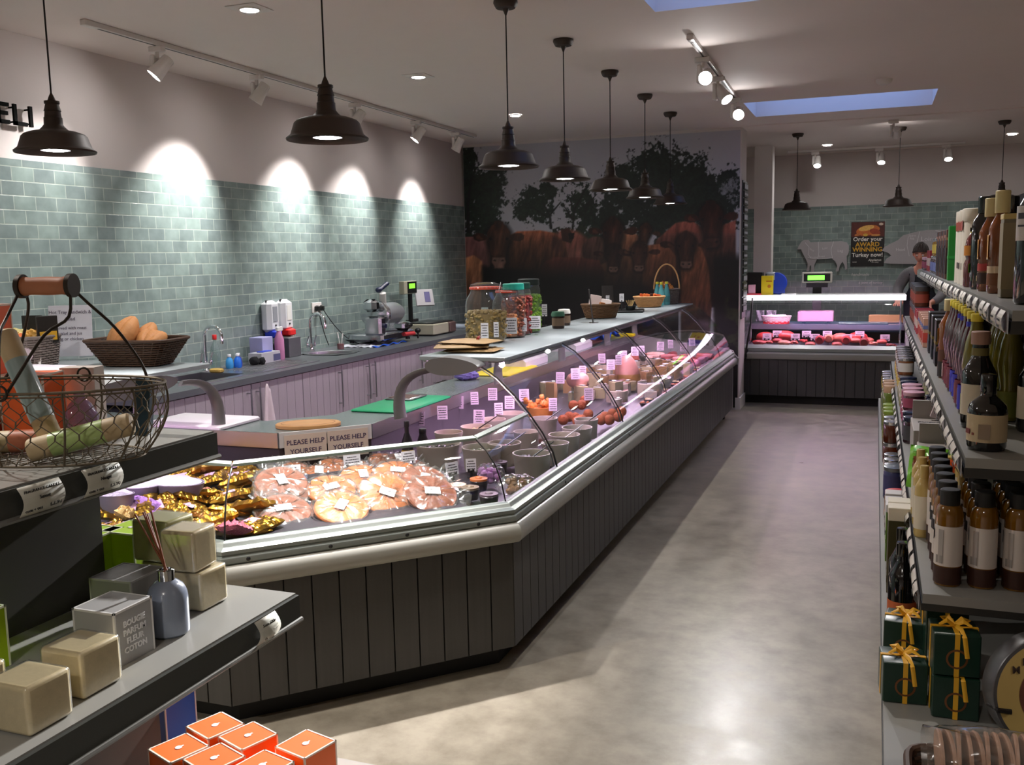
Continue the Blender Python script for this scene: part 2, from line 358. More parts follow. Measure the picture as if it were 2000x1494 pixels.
PEN = [(-4.28, 3.10, 'at the far left, out past the first one', 70), (-3.22, 3.13, 'over the left end of the counter', 62), (-2.03, 3.33, 'over the pie corner of the counter', 190), (-1.83, 4.80, 'first in the row over the glass shelf, nearest the jars', 24),
       (-1.83, 5.78, 'second in the row over the glass shelf', 24), (-1.83, 6.88, 'third in the row over the glass shelf', 24), (-1.83, 8.0, 'fourth in the row over the glass shelf', 24), (-1.84, 9.1, 'last in the row over the glass shelf', 24),
       (-.86, 11.4, 'left over the far meat counter', 6), (.21, 11.4, 'middle over the far meat counter', 6), (1.22, 11.4, 'right over the far meat counter', 6)]
p0 = pendant()
for i, (x, y, lb, pw) in enumerate(PEN):
    o = p0 if i == 0 else dup(p0, (0, 0, 0)); o.location = (x, y, 2.175); o['label'] = 'dark metal pendant lamp '+lb
    spot('pendant_beam', (x, y, 2.18), (x, y, 0), pw, [70, 70, 62][i] if i < 3 else 66, .7, (1, .96, .97), .03)
t = thing('smoke_alarm', 'small white round smoke alarm on the ceiling before the skylight', 'smoke alarm', (.02, 8.2, ZC))
MB().lathe([(0, -.04), (.03, -.04), (.05, -.03), (.06, -.015), (.062, 0)], 24).build('cover', WHITE, t)

# ---------------------------------------------------------------- lettering on the left wall
t = thing('wall_lettering', 'black raised capital letters on the white wall above the tiles, cut off by the frame', 'sign', (XL, 4.15, 2.555))
for k, ch in enumerate('DELI'):
    y = [-.18, -.065, .045, .118][k]
    m_ = MB(); w_ = .021; h = .058; a = .045
    def bar(y0, z0, y1, z1): m_.box((.035, y+y0, z0), (.05, y+y1, z1))
    if ch == 'D': bar(-a, -h, -a+w_, h); bar(-a, h-w_, a-.02, h); bar(-a, -h, a-.02, -h+w_); bar(a-w_-.01, -h+.015, a-.01, h-.015)
    if ch == 'E': bar(-a, -h, -a+w_, h); bar(-a, h-w_, a-.01, h); bar(-a, -w_/2, a-.02, w_/2); bar(-a, -h, a-.01, -h+w_)
    if ch == 'L': bar(-a, -h, -a+w_, h); bar(-a, -h, a, -h+w_)
    if ch == 'I': bar(-w_/2, -h, w_/2, h)
    for zz in (-.04, .04): m_.tube([(0, y-a+.01 if ch != 'I' else y, zz), (.036, y-a+.01 if ch != 'I' else y, zz)], .005, 6)
    m_.build('letter', mat('black letter metal', (14, 15, 14), .85, spec=.1), t, False)
# ================================================================ printed mural of trees and cattle on the partition wall
def fnoise(x, y, seed, octs=5, pers=.55):
    rs = np.random.RandomState(seed); tot = 0; amp = 1; out = np.zeros_like(x); 
    for o in range(octs):
        lat = rs.rand(64, 64); xs = x*(2**o); ys_ = y*(2**o); xi = np.floor(xs).astype(int); yi = np.floor(ys_).astype(int)
        fx = xs-xi; fy = ys_-yi; fx = fx*fx*(3-2*fx); fy = fy*fy*(3-2*fy); g = lambda a, b: lat[(yi+b) % 64, (xi+a) % 64]
        out += amp*((g(0, 0)*(1-fx)+g(1, 0)*fx)*(1-fy)+(g(0, 1)*(1-fx)+g(1, 1)*fx)*fy); tot += amp; amp *= pers
    return out/tot
def mural():
    x0, x1, z0, z1 = -4.575, -1.375, .02, 2.99; st = .0085
    nx, nz = int((x1-x0)/st), int((z1-z0)/st)
    gx, gz = np.meshgrid(np.linspace(x0, x1, nx+1), np.linspace(z0, z1, nz+1))
    # print coordinates: the picture's own units, 1000 across by 930 down
    A = [at(904, 284, y=10.498), at(1437, 250, y=10.498), at(1432, 790, y=10.498), at(915, 600, y=10.498)]
    cfv, crv, cuv = (np.array(v) for v in (cf, CR, CU))
    P = np.stack([gx, np.full_like(gx, 10.498), gz-1.7], -1); zc = P@cfv
    X = 1000+FPX*(P@crv)/zc; Y = 747-FPX*(P@cuv)/zc
    n1 = fnoise(X/22, Y/22, 1); n2 = fnoise(X/7, Y/7, 2, 4); n3 = fnoise(X/60, Y/60, 3); n4 = fnoise(X/3.2, Y/3.2, 4, 3)
    col = np.zeros(X.shape+(3,)); sky = np.array([176, 174, 184.]); 
    col[:] = sky+((Y-420)/9)[..., None]*0.5
    def put(mask, c, var=.0, v=None):
        c = np.array(c, float)[None, None]*(1+(0 if v is None else (v[..., None]-.5)*var)); a = np.clip(mask, 0, 1)[..., None]
        col[:] = col*(1-a)+c*a
    def ell(cx, cy_, rx, ry, rot=0):
        c, s_ = math.cos(rot), math.sin(rot); u = (X-cx)*c+(Y-cy_)*s_; v = -(X-cx)*s_+(Y-cy_)*c
        return np.sqrt((u/rx)**2+(v/ry)**2)
    def crown(blobs, thr=1.0, c=(34, 44, 36), rough=1.0, holes=.62, seed=5):
        holes -= .06
        d = np.min([ell(*b) for b in blobs], 0)+(n1-.5)*.9*rough+(n2-.5)*1.1*rough+(n4-.5)*.5
        hole = fnoise(X/9, Y/9, seed, 5, .7)
        edge = np.clip((thr-d)*7, 0, 1)*np.clip((holes+.45*(thr-np.clip(d, 0, 1))-hole)*16, 0, 1)
        put(edge, c, 1.1, n4*.5+n2*.5)
    def limb(pts, w0, w1, c=(28, 28, 26)):
        n = len(pts)
        for i in range(n-1):
            (ax, ay), (bx, by) = pts[i], pts[i+1]; L2 = (bx-ax)**2+(by-ay)**2
            t = np.clip(((X-ax)*(bx-ax)+(Y-ay)*(by-ay))/L2, 0, 1); d = np.hypot(X-ax-t*(bx-ax), Y-ay-t*(by-ay))
            put(np.clip((w0+(w1-w0)*(i+t)/(n-1))-d+.5, 0, 1), c)
    # far hedge and trees
    crown([(935, 395, 50, 80), (912, 330, 22, 60), (960, 360, 30, 45)], seed=11, holes=.66)
    limb([(915, 470), (914, 400), (920, 350)], 4, 2)
    crown([(1045, 400, 42, 36), (1070, 375, 26, 24), (1020, 415, 22, 18)], seed=12, holes=.6)
    limb([(1076, 445), (1074, 420), (1060, 395)], 3, 1); limb([(1074, 420), (1095, 395)], 2, 1); limb([(1070, 425), (1040, 405)], 1.6, .8)
    crown([(1128, 395, 40, 42), (1150, 420, 30, 50)], seed=13, holes=.50)
    for q in ([(1118, 450), (1122, 410), (1108, 380)], [(1122, 410), (1140, 375), (1150, 360)], [(1140, 450), (1145, 400), (1165, 380)], [(1120, 430), (1100, 400)], [(1146, 410), (1130, 390)]): limb(q, 2.2, .8)
    crown([(1190, 430, 46, 40), (1230, 380, 58, 60), (1290, 350, 66, 66), (1340, 380, 60, 84), (1395, 400, 60, 70), (1425, 360, 28, 40), (1300, 430, 80, 40), (1220, 345, 30, 26)], seed=14, holes=.78, c=(30, 38, 33))
    crown([(1425, 370, 20, 30)], seed=18, holes=.42, c=(120, 120, 126), rough=.6)
    crown([(1140, 465, 60, 22)], seed=15, holes=.7, c=(40, 48, 38))
    crown([(915, 470, 30, 14)], seed=16, holes=.8, c=(40, 48, 38))
    # cattle
    RED = (112, 62, 46); DK = (62, 34, 30); MID = (90, 46, 36); BLK = (14, 10, 10)
    fur = fnoise(X/5+Y/30, Y/26, 21, 4); 
    def body(b, c, sh=.9, k=9, dark=.9):
        d = ell(*b); lit_ = np.clip(1.15-((Y-b[1])/b[3])*.55, .15, 1.5)
        a = np.clip((1-d)*k, 0, 1)[..., None]; cc = np.array(c, float)*(lit_*(.55+.9*fur))[..., None]
        col[:] = col*(1-a)+cc*a
    def poly(pts, c, v=.5, soft=1.2, shade=None):
        p = np.array(pts, float); ins = np.zeros(X.shape, bool); dm = np.full(X.shape, 1e9); j = len(p)-1
        for i in range(len(p)):
            xi, yi, xj, yj = *p[i], *p[j]
            with np.errstate(divide='ignore', invalid='ignore'):
                ins ^= ((yi > Y) != (yj > Y)) & (X < (xj-xi)*(Y-yi)/(yj-yi+1e-9)+xi)
            t = np.clip(((X-xi)*(xj-xi)+(Y-yi)*(yj-yi))/((xj-xi)**2+(yj-yi)**2+1e-9), 0, 1); dm = np.minimum(dm, np.hypot(X-xi-t*(xj-xi), Y-yi-t*(yj-yi))); j = i
        a = np.clip(np.where(ins, dm, -dm)/soft+.5, 0, 1)[..., None]; cc = np.array(c, float)*(1-v+2*v*fur)[..., None]
        if shade is not None: cc = cc*shade[..., None]
        col[:] = col*(1-a)+cc*a
    def down(y0, y1, lo=.1, hi=1.25): return np.clip(hi-(Y-y0)/(y1-y0)*(hi-lo), lo, hi)
    poly([(905, 463), (935, 462), (970, 470), (970, 560), (905, 560)], (150, 92, 88), .35, shade=down(455, 560, .5))
    body((1110, 520, 60, 75), (100, 56, 46)); body((1135, 520, 34, 40), (90, 52, 44))
    # left cow, flank turned away to the right
    poly([(985, 465), (1010, 452), (1055, 450), (1085, 455), (1105, 475), (1112, 520), (1115, 640), (940, 640), (945, 540), (975, 490)], (140, 76, 50), .55, 3, down(445, 540, .12))
    poly([(1078, 460), (1098, 468), (1100, 490), (1086, 495), (1076, 480)], (88, 48, 40), .3, 6)
    poly([(1095, 448), (1110, 445), (1122, 462), (1115, 475), (1098, 470)], DK, .3); poly([(1110, 456), (1122, 455), (1120, 466), (1112, 468)], BLK, .2)
    # middle pair and right herd bodies
    poly([(1170, 470), (1215, 450), (1245, 458), (1262, 480), (1262, 640), (1160, 640)], (150, 92, 62), .5, 3, down(455, 560, .15))
    poly([(1280, 470), (1320, 435), (1350, 430), (1380, 450), (1437, 430), (1437, 600), (1270, 600)], (128, 70, 58), .45, 3, down(430, 540, .3))
    poly([(1258, 480), (1300, 475), (1320, 500), (1318, 640), (1250, 640)], (150, 84, 54), .5, 3, down(475, 580, .12))
    poly([(1330, 470), (1368, 480), (1384, 520), (1390, 600), (1380, 720), (1330, 700)], (140, 76, 48), .5, 3, down(470, 720, .3))
    body((1165, 490, 30, 30), (70, 44, 38)); 
    # dark fore cow lying across the centre
    poly([(1056, 530), (1062, 512), (1085, 502), (1130, 503), (1170, 508), (1180, 530), (1180, 900), (1056, 900)], (96, 44, 36), .35, 3, down(498, 545, .10))
    poly([(905, 505), (925, 498), (942, 510), (944, 560), (940, 620), (925, 640), (905, 650)], (178, 112, 74), .45, 3, down(500, 640, .5))
    # the heads: skull, ears, muzzle, eyes
    def headc(cx, cy_, s, c, tone=1.0, ear=1.0, tilt=0, muzzle=(170, 120, 104)):
        q = lambda pts: [(cx+(x*math.cos(tilt)-y*math.sin(tilt))*s, cy_+(x*math.sin(tilt)+y*math.cos(tilt))*s) for x, y in pts]
        poly(q([(-.4, -1.0), (0, -1.14), (.4, -1.0), (.64, -.62), (.62, -.1), (.5, .25), (.42, .95), (.24, 1.14), (-.24, 1.14), (-.42, .95), (-.5, .25), (-.62, -.1), (-.64, -.62)]), BLK, .1, 9*s/30)
        e = [(-.55, -.42), (-.72, -.55), (-1.0, -.58), (-1.16, -.45), (-1.12, -.26), (-.92, -.16), (-.7, -.2), (-.5, -.28)]
        poly(q([(x*ear, y) for x, y in e]), [v*.55 for v in c], .4); poly(q([(-x*ear, y) for x, y in e]), [v*.62 for v in c], .4)
        poly(q([(x*.82-.16, y*.6-.14) for x, y in e[2:7]]), [v*.9 for v in c], .3, 2)
        poly(q([(-.34, -.95), (0, -1.08), (.34, -.95), (.56, -.62), (.54, -.2), (.42, .15), (.34, .62), (.36, .9), (.2, 1.06), (-.2, 1.06), (-.36, .9), (-.34, .62), (-.42, .15), (-.54, -.2), (-.56, -.62)]), [v*.58*tone for v in c], .45)
        poly(q([(-.12, -.6), (.14, -.6), (.2, .5), (-.16, .5)]), [v*.95*tone for v in c], .5, 9*s/30)
        poly(q([(-.3, .62), (.3, .62), (.34, .85), (.2, 1.02), (-.2, 1.02), (-.34, .85)]), [v*tone*.8 for v in muzzle], .3, 2)
        for d in (-1, 1):
            poly(q([(d*.2, .72), (d*.28, .78), (d*.16, .84), (d*.1, .78)]), BLK, .1, 1); poly(q([(d*.5, -.32), (d*.38, -.38), (d*.33, -.26), (d*.42, -.2)]), (16, 10, 10), .1, 1)
        poly(q([(-.24, -.98), (-.2, -1.14), (.02, -1.2), (.22, -1.12), (.24, -.95), (0, -.8)]), [v*.5 for v in c], .6, 2)
    headc(1259, 460, 22, RED, .8, 1.2, .2)
    headc(1197, 465, 36, MID, .9, 1.15); headc(1390, 440, 42, (96, 46, 38), .85, 1.1, -.05, (128, 66, 56))
    poly([(905, 560), (945, 530), (1010, 540), (1016, 640), (905, 640)], BLK, .3, 6, None) if 0 else None
    poly([(942, 520), (1040, 530), (1060, 560), (1060, 900), (940, 900)], BLK, .3, 10)
    headc(974, 478, 40, RED, 1.0, 1.08)
    poly([(966, 524), (984, 524), (986, 510), (964, 510)], (150, 104, 90), .3, 4)
    headc(1198, 505, 26, (84, 44, 36), .9, 1.3); headc(1248, 502, 27, (116, 64, 50), .9, 1.35)
    headc(1340, 490, 33, (112, 60, 46), .95, 1.35); 
    g = np.clip((Y-545-18*n1)/22, 0, 1)*np.where(X > 1325, np.clip((Y-700)/30, 0, 1), 1)*np.where(X < 940, np.clip((Y-600)/40, 0, 1), 1)
    put(g, BLK, .6, n2); put(np.clip((X-1388-6*n1)/6, 0, 1)*np.clip((Y-490)/20, 0, 1), (12, 10, 10), .5, n2)
    put(np.clip((X-1412)/10, 0, 1)*np.clip((Y-575)/10, 0, 1)*np.clip((n1-.45)*8, 0, 1), (52, 58, 30), .6, n2)
    cow = np.clip((Y-455)/20, 0, 1)[..., None]*(col[..., :1] > col[..., 2:]*1.15); g_ = col.mean(-1, keepdims=True); col = np.where(cow > 0, (col*.86+g_*.14)*(1-.18*cow), col); rgb = np.clip(col, 2, 250)/255; L_ = np.where(rgb <= .04045, rgb/12.92, ((rgb+.055)/1.055)**2.4)
    nvx = nx+1; idx = np.arange((nz)*(nx)).reshape(nz, nx); r_, c_ = np.divmod(np.arange(nz*nx), nx); i0 = r_*nvx+c_
    faces = np.stack([i0, i0+1, i0+1+nvx, i0+nvx], -1)
    me = bpy.data.meshes.new('mural_print'); me.vertices.add(gx.size); me.vertices.foreach_set('co', np.stack([gx, np.full_like(gx, 10.497), gz], -1).ravel())
    me.loops.add(faces.size); me.loops.foreach_set('vertex_index', faces.ravel().astype(np.int32)); me.polygons.add(len(faces)); me.polygons.foreach_set('loop_start', (np.arange(len(faces))*4).astype(np.int32)); me.update(calc_edges=True)
    ca = me.color_attributes.new('print', 'FLOAT_COLOR', 'POINT'); ca.data.foreach_set('color', np.concatenate([L_.reshape(-1, 3), np.ones((gx.size, 1))], 1).ravel().astype(np.float32))
    mt = bpy.data.materials.new('mural print'); mt.use_nodes = True; N = mt.node_tree.nodes; a = N.new('ShaderNodeVertexColor'); a.layer_name = 'print'
    mt.node_tree.links.new(a.outputs[0], N['Principled BSDF'].inputs['Base Color']); N['Principled BSDF'].inputs['Roughness'].default_value = .55
    me.materials.append(mt)
    t = thing('wall_mural', 'wall sized photographic mural of brown cattle standing under dark trees', 'mural', (0, 0, 0))
    o = bpy.data.objects.new('print', me); C.objects.link(o); o.parent = t
    MB().box((x0, 10.4975, z0), (x1, 10.5, z1)).build('backing', CARD, t, False)
mural()
# tall black price boards on the end of the partition
t = thing('price_board', 'tall narrow black board of stacked white lettered price strips on the partition end', 'price board', (-1.357, 10.7, 1.85))
MB().box((0, -.17, -.86), (.012, .17, .62)).build('backing', mat('steel board', (96, 98, 100), .4, .6), t, False)
for k in range(17):
    z = .56-k*.082
    p = MB().box((.012, -.155+.01*(k % 2), z-.034), (.026, .15+.008*((k*7) % 3), z+.036), bev=.002).build('slat', BLACK, t)
    m_ = MB(); rr = random.Random(k)
    y = -.13
    while y < .12:
        q = rr.uniform(.008, .03); m_.box((.026, y, z-.012 if k % 4 else z-.022), (.0268, y+q, z+.012 if k % 4 else z+.024)); y += q+rr.uniform(.004, .01)
    m_.build('lettering', mat('white lettering', (200, 200, 205), .6), p, False)
# ================================================================ kitchen run along the tiled wall
def planks(name, rgb, ax='xy', pitch=.1, rough=.5, gap=.0035, var=.10, wear=.3):
    if name in MATS: return MATS[name]
    m = mat(name, rgb, rough, var=var, scale=3, bump=.06, bscale=90); nt = m.node_tree; N = nt.nodes; L = nt.links; b = N['Principled BSDF']
    mix = [n for n in N if n.type == 'MIX'][0]; tc = [n for n in N if n.type == 'TEX_COORD'][0]
    mp = N.new('ShaderNodeMapping'); mp.inputs['Scale'].default_value = (30, 30, .8); L.new(tc.outputs['Object'], mp.inputs[0])
    gr = N.new('ShaderNodeTexNoise'); gr.inputs['Scale'].default_value = 2; gr.inputs['Detail'].default_value = 4; L.new(mp.outputs[0], gr.inputs['Vector'])
    m2 = N.new('ShaderNodeMix'); m2.data_type = 'RGBA'; m2.blend_type = 'MULTIPLY'; m2.inputs[0].default_value = wear
    L.new(mix.outputs[2], m2.inputs[6]); L.new(gr.outputs[0], m2.inputs[7]); L.new(m2.outputs[2], b.inputs['Base Color'])
    return m
CAB = planks('painted cabinet boards', (170, 160, 168), var=.03, wear=.12)
WTOP = mat('grey laminate worktop', (92, 96, 100), .32, var=.18, scale=160)
XK = -3.93; ZK = .935
def vplanks(mb, x, y0, y1, z0, z1, pitch, th=.016, gap=.004, mi=0):
    n = max(1, round((y1-y0)/pitch)); p = (y1-y0)/n
    for k in range(n): mb.box((x-th, y0+k*p+gap/2, z0), (x, y0+(k+1)*p-gap/2, z1), mi)
    mb.box((x-th-.004, y0, z0), (x-th+.004, y1, z1), mi)
def bar_handle(p, x, y, z0, z1, vert=True):
    b = MB()
    if vert:
        b.tube([(x+.035, y, z0), (x+.035, y, z1)], .006, 8)
        for z in (z0+.03, z1-.03): b.tube([(x, y, z), (x+.035, y, z)], .005, 6)
    else:
        b.tube([(x+.03, z0, y), (x+.03, z1, y)], .006, 8)
        for q in (z0+.02, z1-.02): b.tube([(x, q, y), (x+.03, q, y)], .005, 6)
    return b.build('handle', METAL, p)
units = [(4.28, 5.33, 'l'), (5.33, 5.95, 'r'), (5.95, 6.5, 'l'), (6.5, 6.94, 'l'), (6.94, 7.5, 'r'), (7.5, 7.92, 'l'), (7.92, 8.62, 'w'), (8.62, 9.5, 'w'), (9.5, 10.46, 'l')]
un = ['below the tap with the white bottle', 'beside the hanging towel', 'below the round basin', 'with the first of the paired handles', 'with the second of the paired handles', 'left of the drawer unit', 'of three drawers behind the jars', 'of three drawers nearer the mural', 'against the mural']
for i, (y0, y1, k) in enumerate(units):
    t = thing('kitchen_cabinet', ('pale painted kitchen drawer cabinet ' if k == 'w' else 'pale painted boarded kitchen cabinet ')+un[i], 'cabinet', (XK, (y0+y1)/2, 0), 0, 'pale cabinets under the tiled wall')
    h = (y1-y0)/2
    MB().box((-.63, -h, .1), (-.022, h, .745)).box((-.05, -h, .745), (-.022, h, ZK-.042)).box((-.6, -h, 0), (-.07, h, .1)).build('body', CAB, t, False)
    if k == 'w':
        for z0, z1 in ((.12, .37), (.38, .63), (.64, .885)):
            b = MB(); vplanks(b, 0, -h+.003, h-.003, z0, z1, .1); d = b.build('drawer', CAB, t, False)
            bar_handle(d, 0, (z0+z1)/2+.02, -.12, .12, False)
    else:
        b = MB(); vplanks(b, 0, -h+.003, h-.003, .12, .885, .095); d = b.build('door', CAB, t, False)
        bar_handle(d, 0, (h-.05) if k in ('l', 'd1') else (-h+.05), .56, .86)
# worktop with two basin openings
def ringtop(mb, x0, x1, y0, y1, hx0, hx1, hy0, hy1, z0, z1):
    mb.box((x0, y0, z0), (x1, hy0, z1)).box((x0, hy1, z0), (x1, y1, z1)).box((x0, hy0, z0), (hx0, hy1, z1)).box((hx1, hy0, z0), (x1, hy1, z1))
mb = MB(); bx = (-4.44, -4.06)
mb.box((XL+.021, 4.28, ZK-.04), (XK+.02, 4.95, ZK)); ringtop(mb, XL+.021, XK+.02, 4.95, 5.75, *bx, 5.0, 5.45, ZK-.04, ZK)
mb.box((XL+.021, 5.75, ZK-.04), (XK+.02, 6.45, ZK)); ringtop(mb, XL+.021, XK+.02, 6.45, 7.3, -4.46, -4.08, 6.7, 7.1, ZK-.04, ZK); mb.box((XL+.021, 7.3, ZK-.04), (XK+.02, 10.49, ZK))
o = mb.build('worktop', WTOP, None, False); tag(o, 'long grey laminate worktop over the pale cabinets', 'worktop')
t = thing('sink', 'rectangular steel sink with ribbed drainer under the nearer tap', 'sink', (-4.25, 5.25, ZK))
b = MB(); b.box((-.19, -.25, -.16), (-.185, .2, 0)).box((.185, -.25, -.16), (.19, .2, 0)).box((-.19, -.25, -.16), (.19, -.245, 0)).box((-.19, .195, -.16), (.19, .2, 0)).box((-.19, -.25, -.165), (.19, .2, -.16))
b.build('basin', METAL, t, False)
b = MB(); ringtop(b, -.25, .25, -.31, .26, -.185, .185, -.245, .195, .0005, .006); b.box((-.25, .26, .0005), (.25, 1.05, .006))
for k in range(9): b.tube([(-.18+k*.045, .32, .006), (-.18+k*.045, .98, .006)], .004, 6)
b.build('drainer', METAL, t)
t = thing('round_basin', 'round steel hand basin under the second tap', 'sink', (-4.27, 6.9, ZK))
MB().lathe([(.225, .001), (.228, .006), (.2, .008), (.185, .0), (.17, -.1), (.12, -.14), (.02, -.145)], 32, cap=False).build('bowl', METAL, t)
def tap(x, y, label):
    t = thing('kitchen_tap', label, 'tap', (x, y, ZK), 0, 'chrome taps')
    pth = [(0, 0, 0), (0, 0, .25)]+[(.075-.075*math.cos(a), 0, .25+.075*math.sin(a)) for a in np.linspace(0, PI, 12)][1:]+[(.15, 0, .2)]
    MB().lathe([(.03, 0), (.03, .01), (.02, .02), (.018, .06), (.013, .07)], 16).tube(pth, .0125, 10).build('spout', CHROME, t)
    for s, nm_ in ((-1, 'cold'), (1, 'hot')):
        MB().tube([(0, 0, .045), (0, s*.05, .05)], .008, 8).lathe([(.012, .04), (.014, .06), (.012, .075)], 10, M=Matrix.Translation((0, s*.055, 0))).tube([(0, s*.055, .075), (.02, s*.055, .135)], [.007, .009], 8).build('lever', CHROME, t)
tap(-4.47, 5.55, 'chrome swan neck tap over the rectangular sink'); tap(-4.51, 6.98, 'chrome swan neck tap over the round basin')
def lbottle(name, label, cat, loc, prof, col, capc, z_cap, cap_r, labc=None, zl=None, rl=None, group=None, seg=20, matl=None, rz=0):
    t = thing(name, label, cat, loc, rz, group)
    MB().lathe(prof, seg).build('body', matl or mat('plastic %s' % (col,), col, .35, var=.02), t)
    MB().lathe([(cap_r*.97, z_cap[0]), (cap_r, z_cap[0]+.002), (cap_r, z_cap[1]-.002), (cap_r*.93, z_cap[1])], seg).build('cap', mat('cap %s' % (capc,), capc, .4, var=.02), t)
    if labc: MB().lathe([(rl, zl[0]), (rl, zl[1])], seg, cap=False).build('label', mat('label %s' % (labc,), labc, .6, var=.03), t)
    return t
Z = ZK
lbottle('detergent_bottle', 'clear bottle with red cap standing behind the nearer tap', 'bottle', (-4.50, 5.70, Z), [(.0, 0), (.035, 0), (.036, .12), (.03, .16), (.012, .2), (.011, .22)], (150, 190, 180), (205, 40, 40), (.215, .25), .016, matl=glass('clear plastic', (.75, .86, .82), 1.2, .1, body=.15))
for k, (dx, dy, c, lb) in enumerate([(0, 0, (60, 150, 215), 'light blue'), (.03, .07, (30, 110, 215), 'blue'), (.0, .13, (70, 60, 160), 'violet')]):
    lbottle('cleaning_bottle', lb+' cleaning bottle by the nearer tap', 'bottle', (-4.38+dx, 5.70+dy*.8, Z), [(.0, 0), (.026, 0), (.029, .03), (.024, .07), (.012, .085), (.011, .095)], c, (235, 235, 240), (.09, .108), .014, group='cleaning bottles')
o = MB().ball((0, 0, .035), (.045, .03, .035), 10, 7, jit=.12).ball((.03, .05, .03), (.03, .03, .03), 9, 6, jit=.15).build('dish_cloth', mat('black cloth', (24, 24, 26), .9)); o.location = (-4.33, 5.93, Z); tag(o, 'crumpled black and white cloth beside the sink', 'cloth')
o = MB().box((-.045, -.03, 0), (.045, .03, .03), bev=.008).build('sponge', mat('sponge', (176, 146, 74), .9, bump=.5)); o.location = (-4.3, 5.45, Z+.006); tag(o, 'yellow washing sponge on the sink edge', 'sponge')
t = thing('glove_box', 'grey and white cardboard glove box with blue flap on the drainer end', 'box', (-4.36, 6.10, Z+.007))
MB().box((-.06, -.12, 0), (.06, .12, .08)).build('carton', mat('glove carton', (196, 196, 204), .6), t, False); MB().box((-.061, .03, .01), (.061, .121, .06)).build('side_print', mat('glove print', (84, 88, 128), .6), t, False)
MB().box((-.03, -.06, .08), (.03, .06, .088), bev=.003).build('glove_flap', mat('nitrile blue', (40, 70, 200), .5), t)
t = thing('paper_towel_box', 'pale lilac box standing upright left of the spray bottle', 'box', (-4.47, 6.22, Z)); MB().box((-.06, -.07, 0), (.06, .07, .19), bev=.003).build('carton', mat('lilac card', (166, 166, 208), .6), t)
t = thing('spray_bottle', 'pink liquid spray bottle with white trigger head', 'spray bottle', (-4.40, 6.36, Z))
MB().lathe([(.0, 0), (.037, 0), (.039, .01), (.038, .16), (.02, .21), (.013, .225)], 20).build('body', mat('pink spray liquid', (196, 130, 170), .25), t)
MB().box((-.012, -.03, .225), (.012, .045, .26), bev=.004).box((-.008, .015, .18), (.008, .022, .235)).build('trigger', CARD, t)
t = thing('steel_tub', 'dark square steel tub standing below the soap dispensers', 'container', (-4.47, 6.58, Z)); MB().box((-.07, -.085, 0), (.07, .085, .16), bev=.004).build('body', mat('dull steel', (120, 122, 124), .4, .8), t)
for k, (y, c, lb) in enumerate([(6.44, (36, 60, 190), 'blue'), (6.635, (222, 40, 36), 'red')]):
    t = thing('soap_dispenser', 'white wall soap dispenser with %s push bar' % lb, 'soap dispenser', (XL+.02, y, 1.16), 0, 'wall soap dispensers')
    MB().box((0, -.075, -.02), (.1, .075, .24), bev=.03).build('cover', mat('white dispenser', (226, 226, 230), .3), t)
    MB().box((.02, -.05, -.06), (.13, .05, .0), bev=.012).build('push_bar', mat('dispenser %s' % lb, c, .35), t)
    MB().box((.1, -.03, .07), (.1025, .03, .19)).build('label', CARD if k else mat('grey print', (150, 152, 160), .6), t, False)
    MB().lathe([(0, 0), (.008, 0), (.008, .004), (0, .004)], 10, M=Matrix.Translation((.101, 0, .04)) @ Matrix.Rotation(PI/2, 4, 'Y')).build('lock', BLACK, t)
o = MB().box((0, -.035, -.045), (.002, .035, .045)).build('notice_card', CARD, None, False); o.location = (XL+.02, 6.80, 1.04); tag(o, 'small white notice on the tiles below the red dispenser', 'notice')
t = thing('wall_socket', 'white double wall socket with black plugs above the round basin', 'socket', (XL+.02, 7.2, 1.3))
MB().box((0, -.075, -.045), (.01, .075, .045), bev=.003).build('plate', WHITE, t)
for y in (-.03, .045): MB().box((.01, y-.022, -.03), (.05, y+.022, .02), bev=.01).build('plug', BLACK, t)
def hang(p, q, sag, n=14): return [Vector(p).lerp(Vector(q), i/n)+Vector((0, 0, -sag*4*(i/n)*(1-i/n))) for i in range(n+1)]
o = MB().tube(hang((-4.54, 7.25, 1.28), (-4.40, 7.62, .945), .06)+[(-4.36, 7.8, .945), (-4.36, 8.0, .95)], .004, 6).build('power_cord', BLACK); tag(o, 'black power cord looping from the socket to the slicer', 'cord')
o = MB().tube(hang((-4.54, 7.17, 1.28), (-4.53, 7.3, .96), .03), .004, 6).build('power_cord', BLACK); tag(o, 'black power cord hanging straight down behind the second tap', 'cord')
t = thing('brush_tumbler', 'clear tumbler of red brushes beside the second tap', 'tumbler', (-4.35, 7.2, Z)); MB().lathe([(0, 0), (.03, 0), (.036, .1)], 16, cap=False).build('glass', glass('clear plastic'), t); MB().lathe([(0, .004), (.028, .004), (.03, .05), (0, .05)], 14).build('bristles', mat('red brush', (150, 34, 36), .6), t); MB().tube([(.01, 0, .05), (.02, .01, .14)], .006).tube([(-.01, 0, .05), (-.02, -.01, .15)], .006).build('handles', CARD, t)
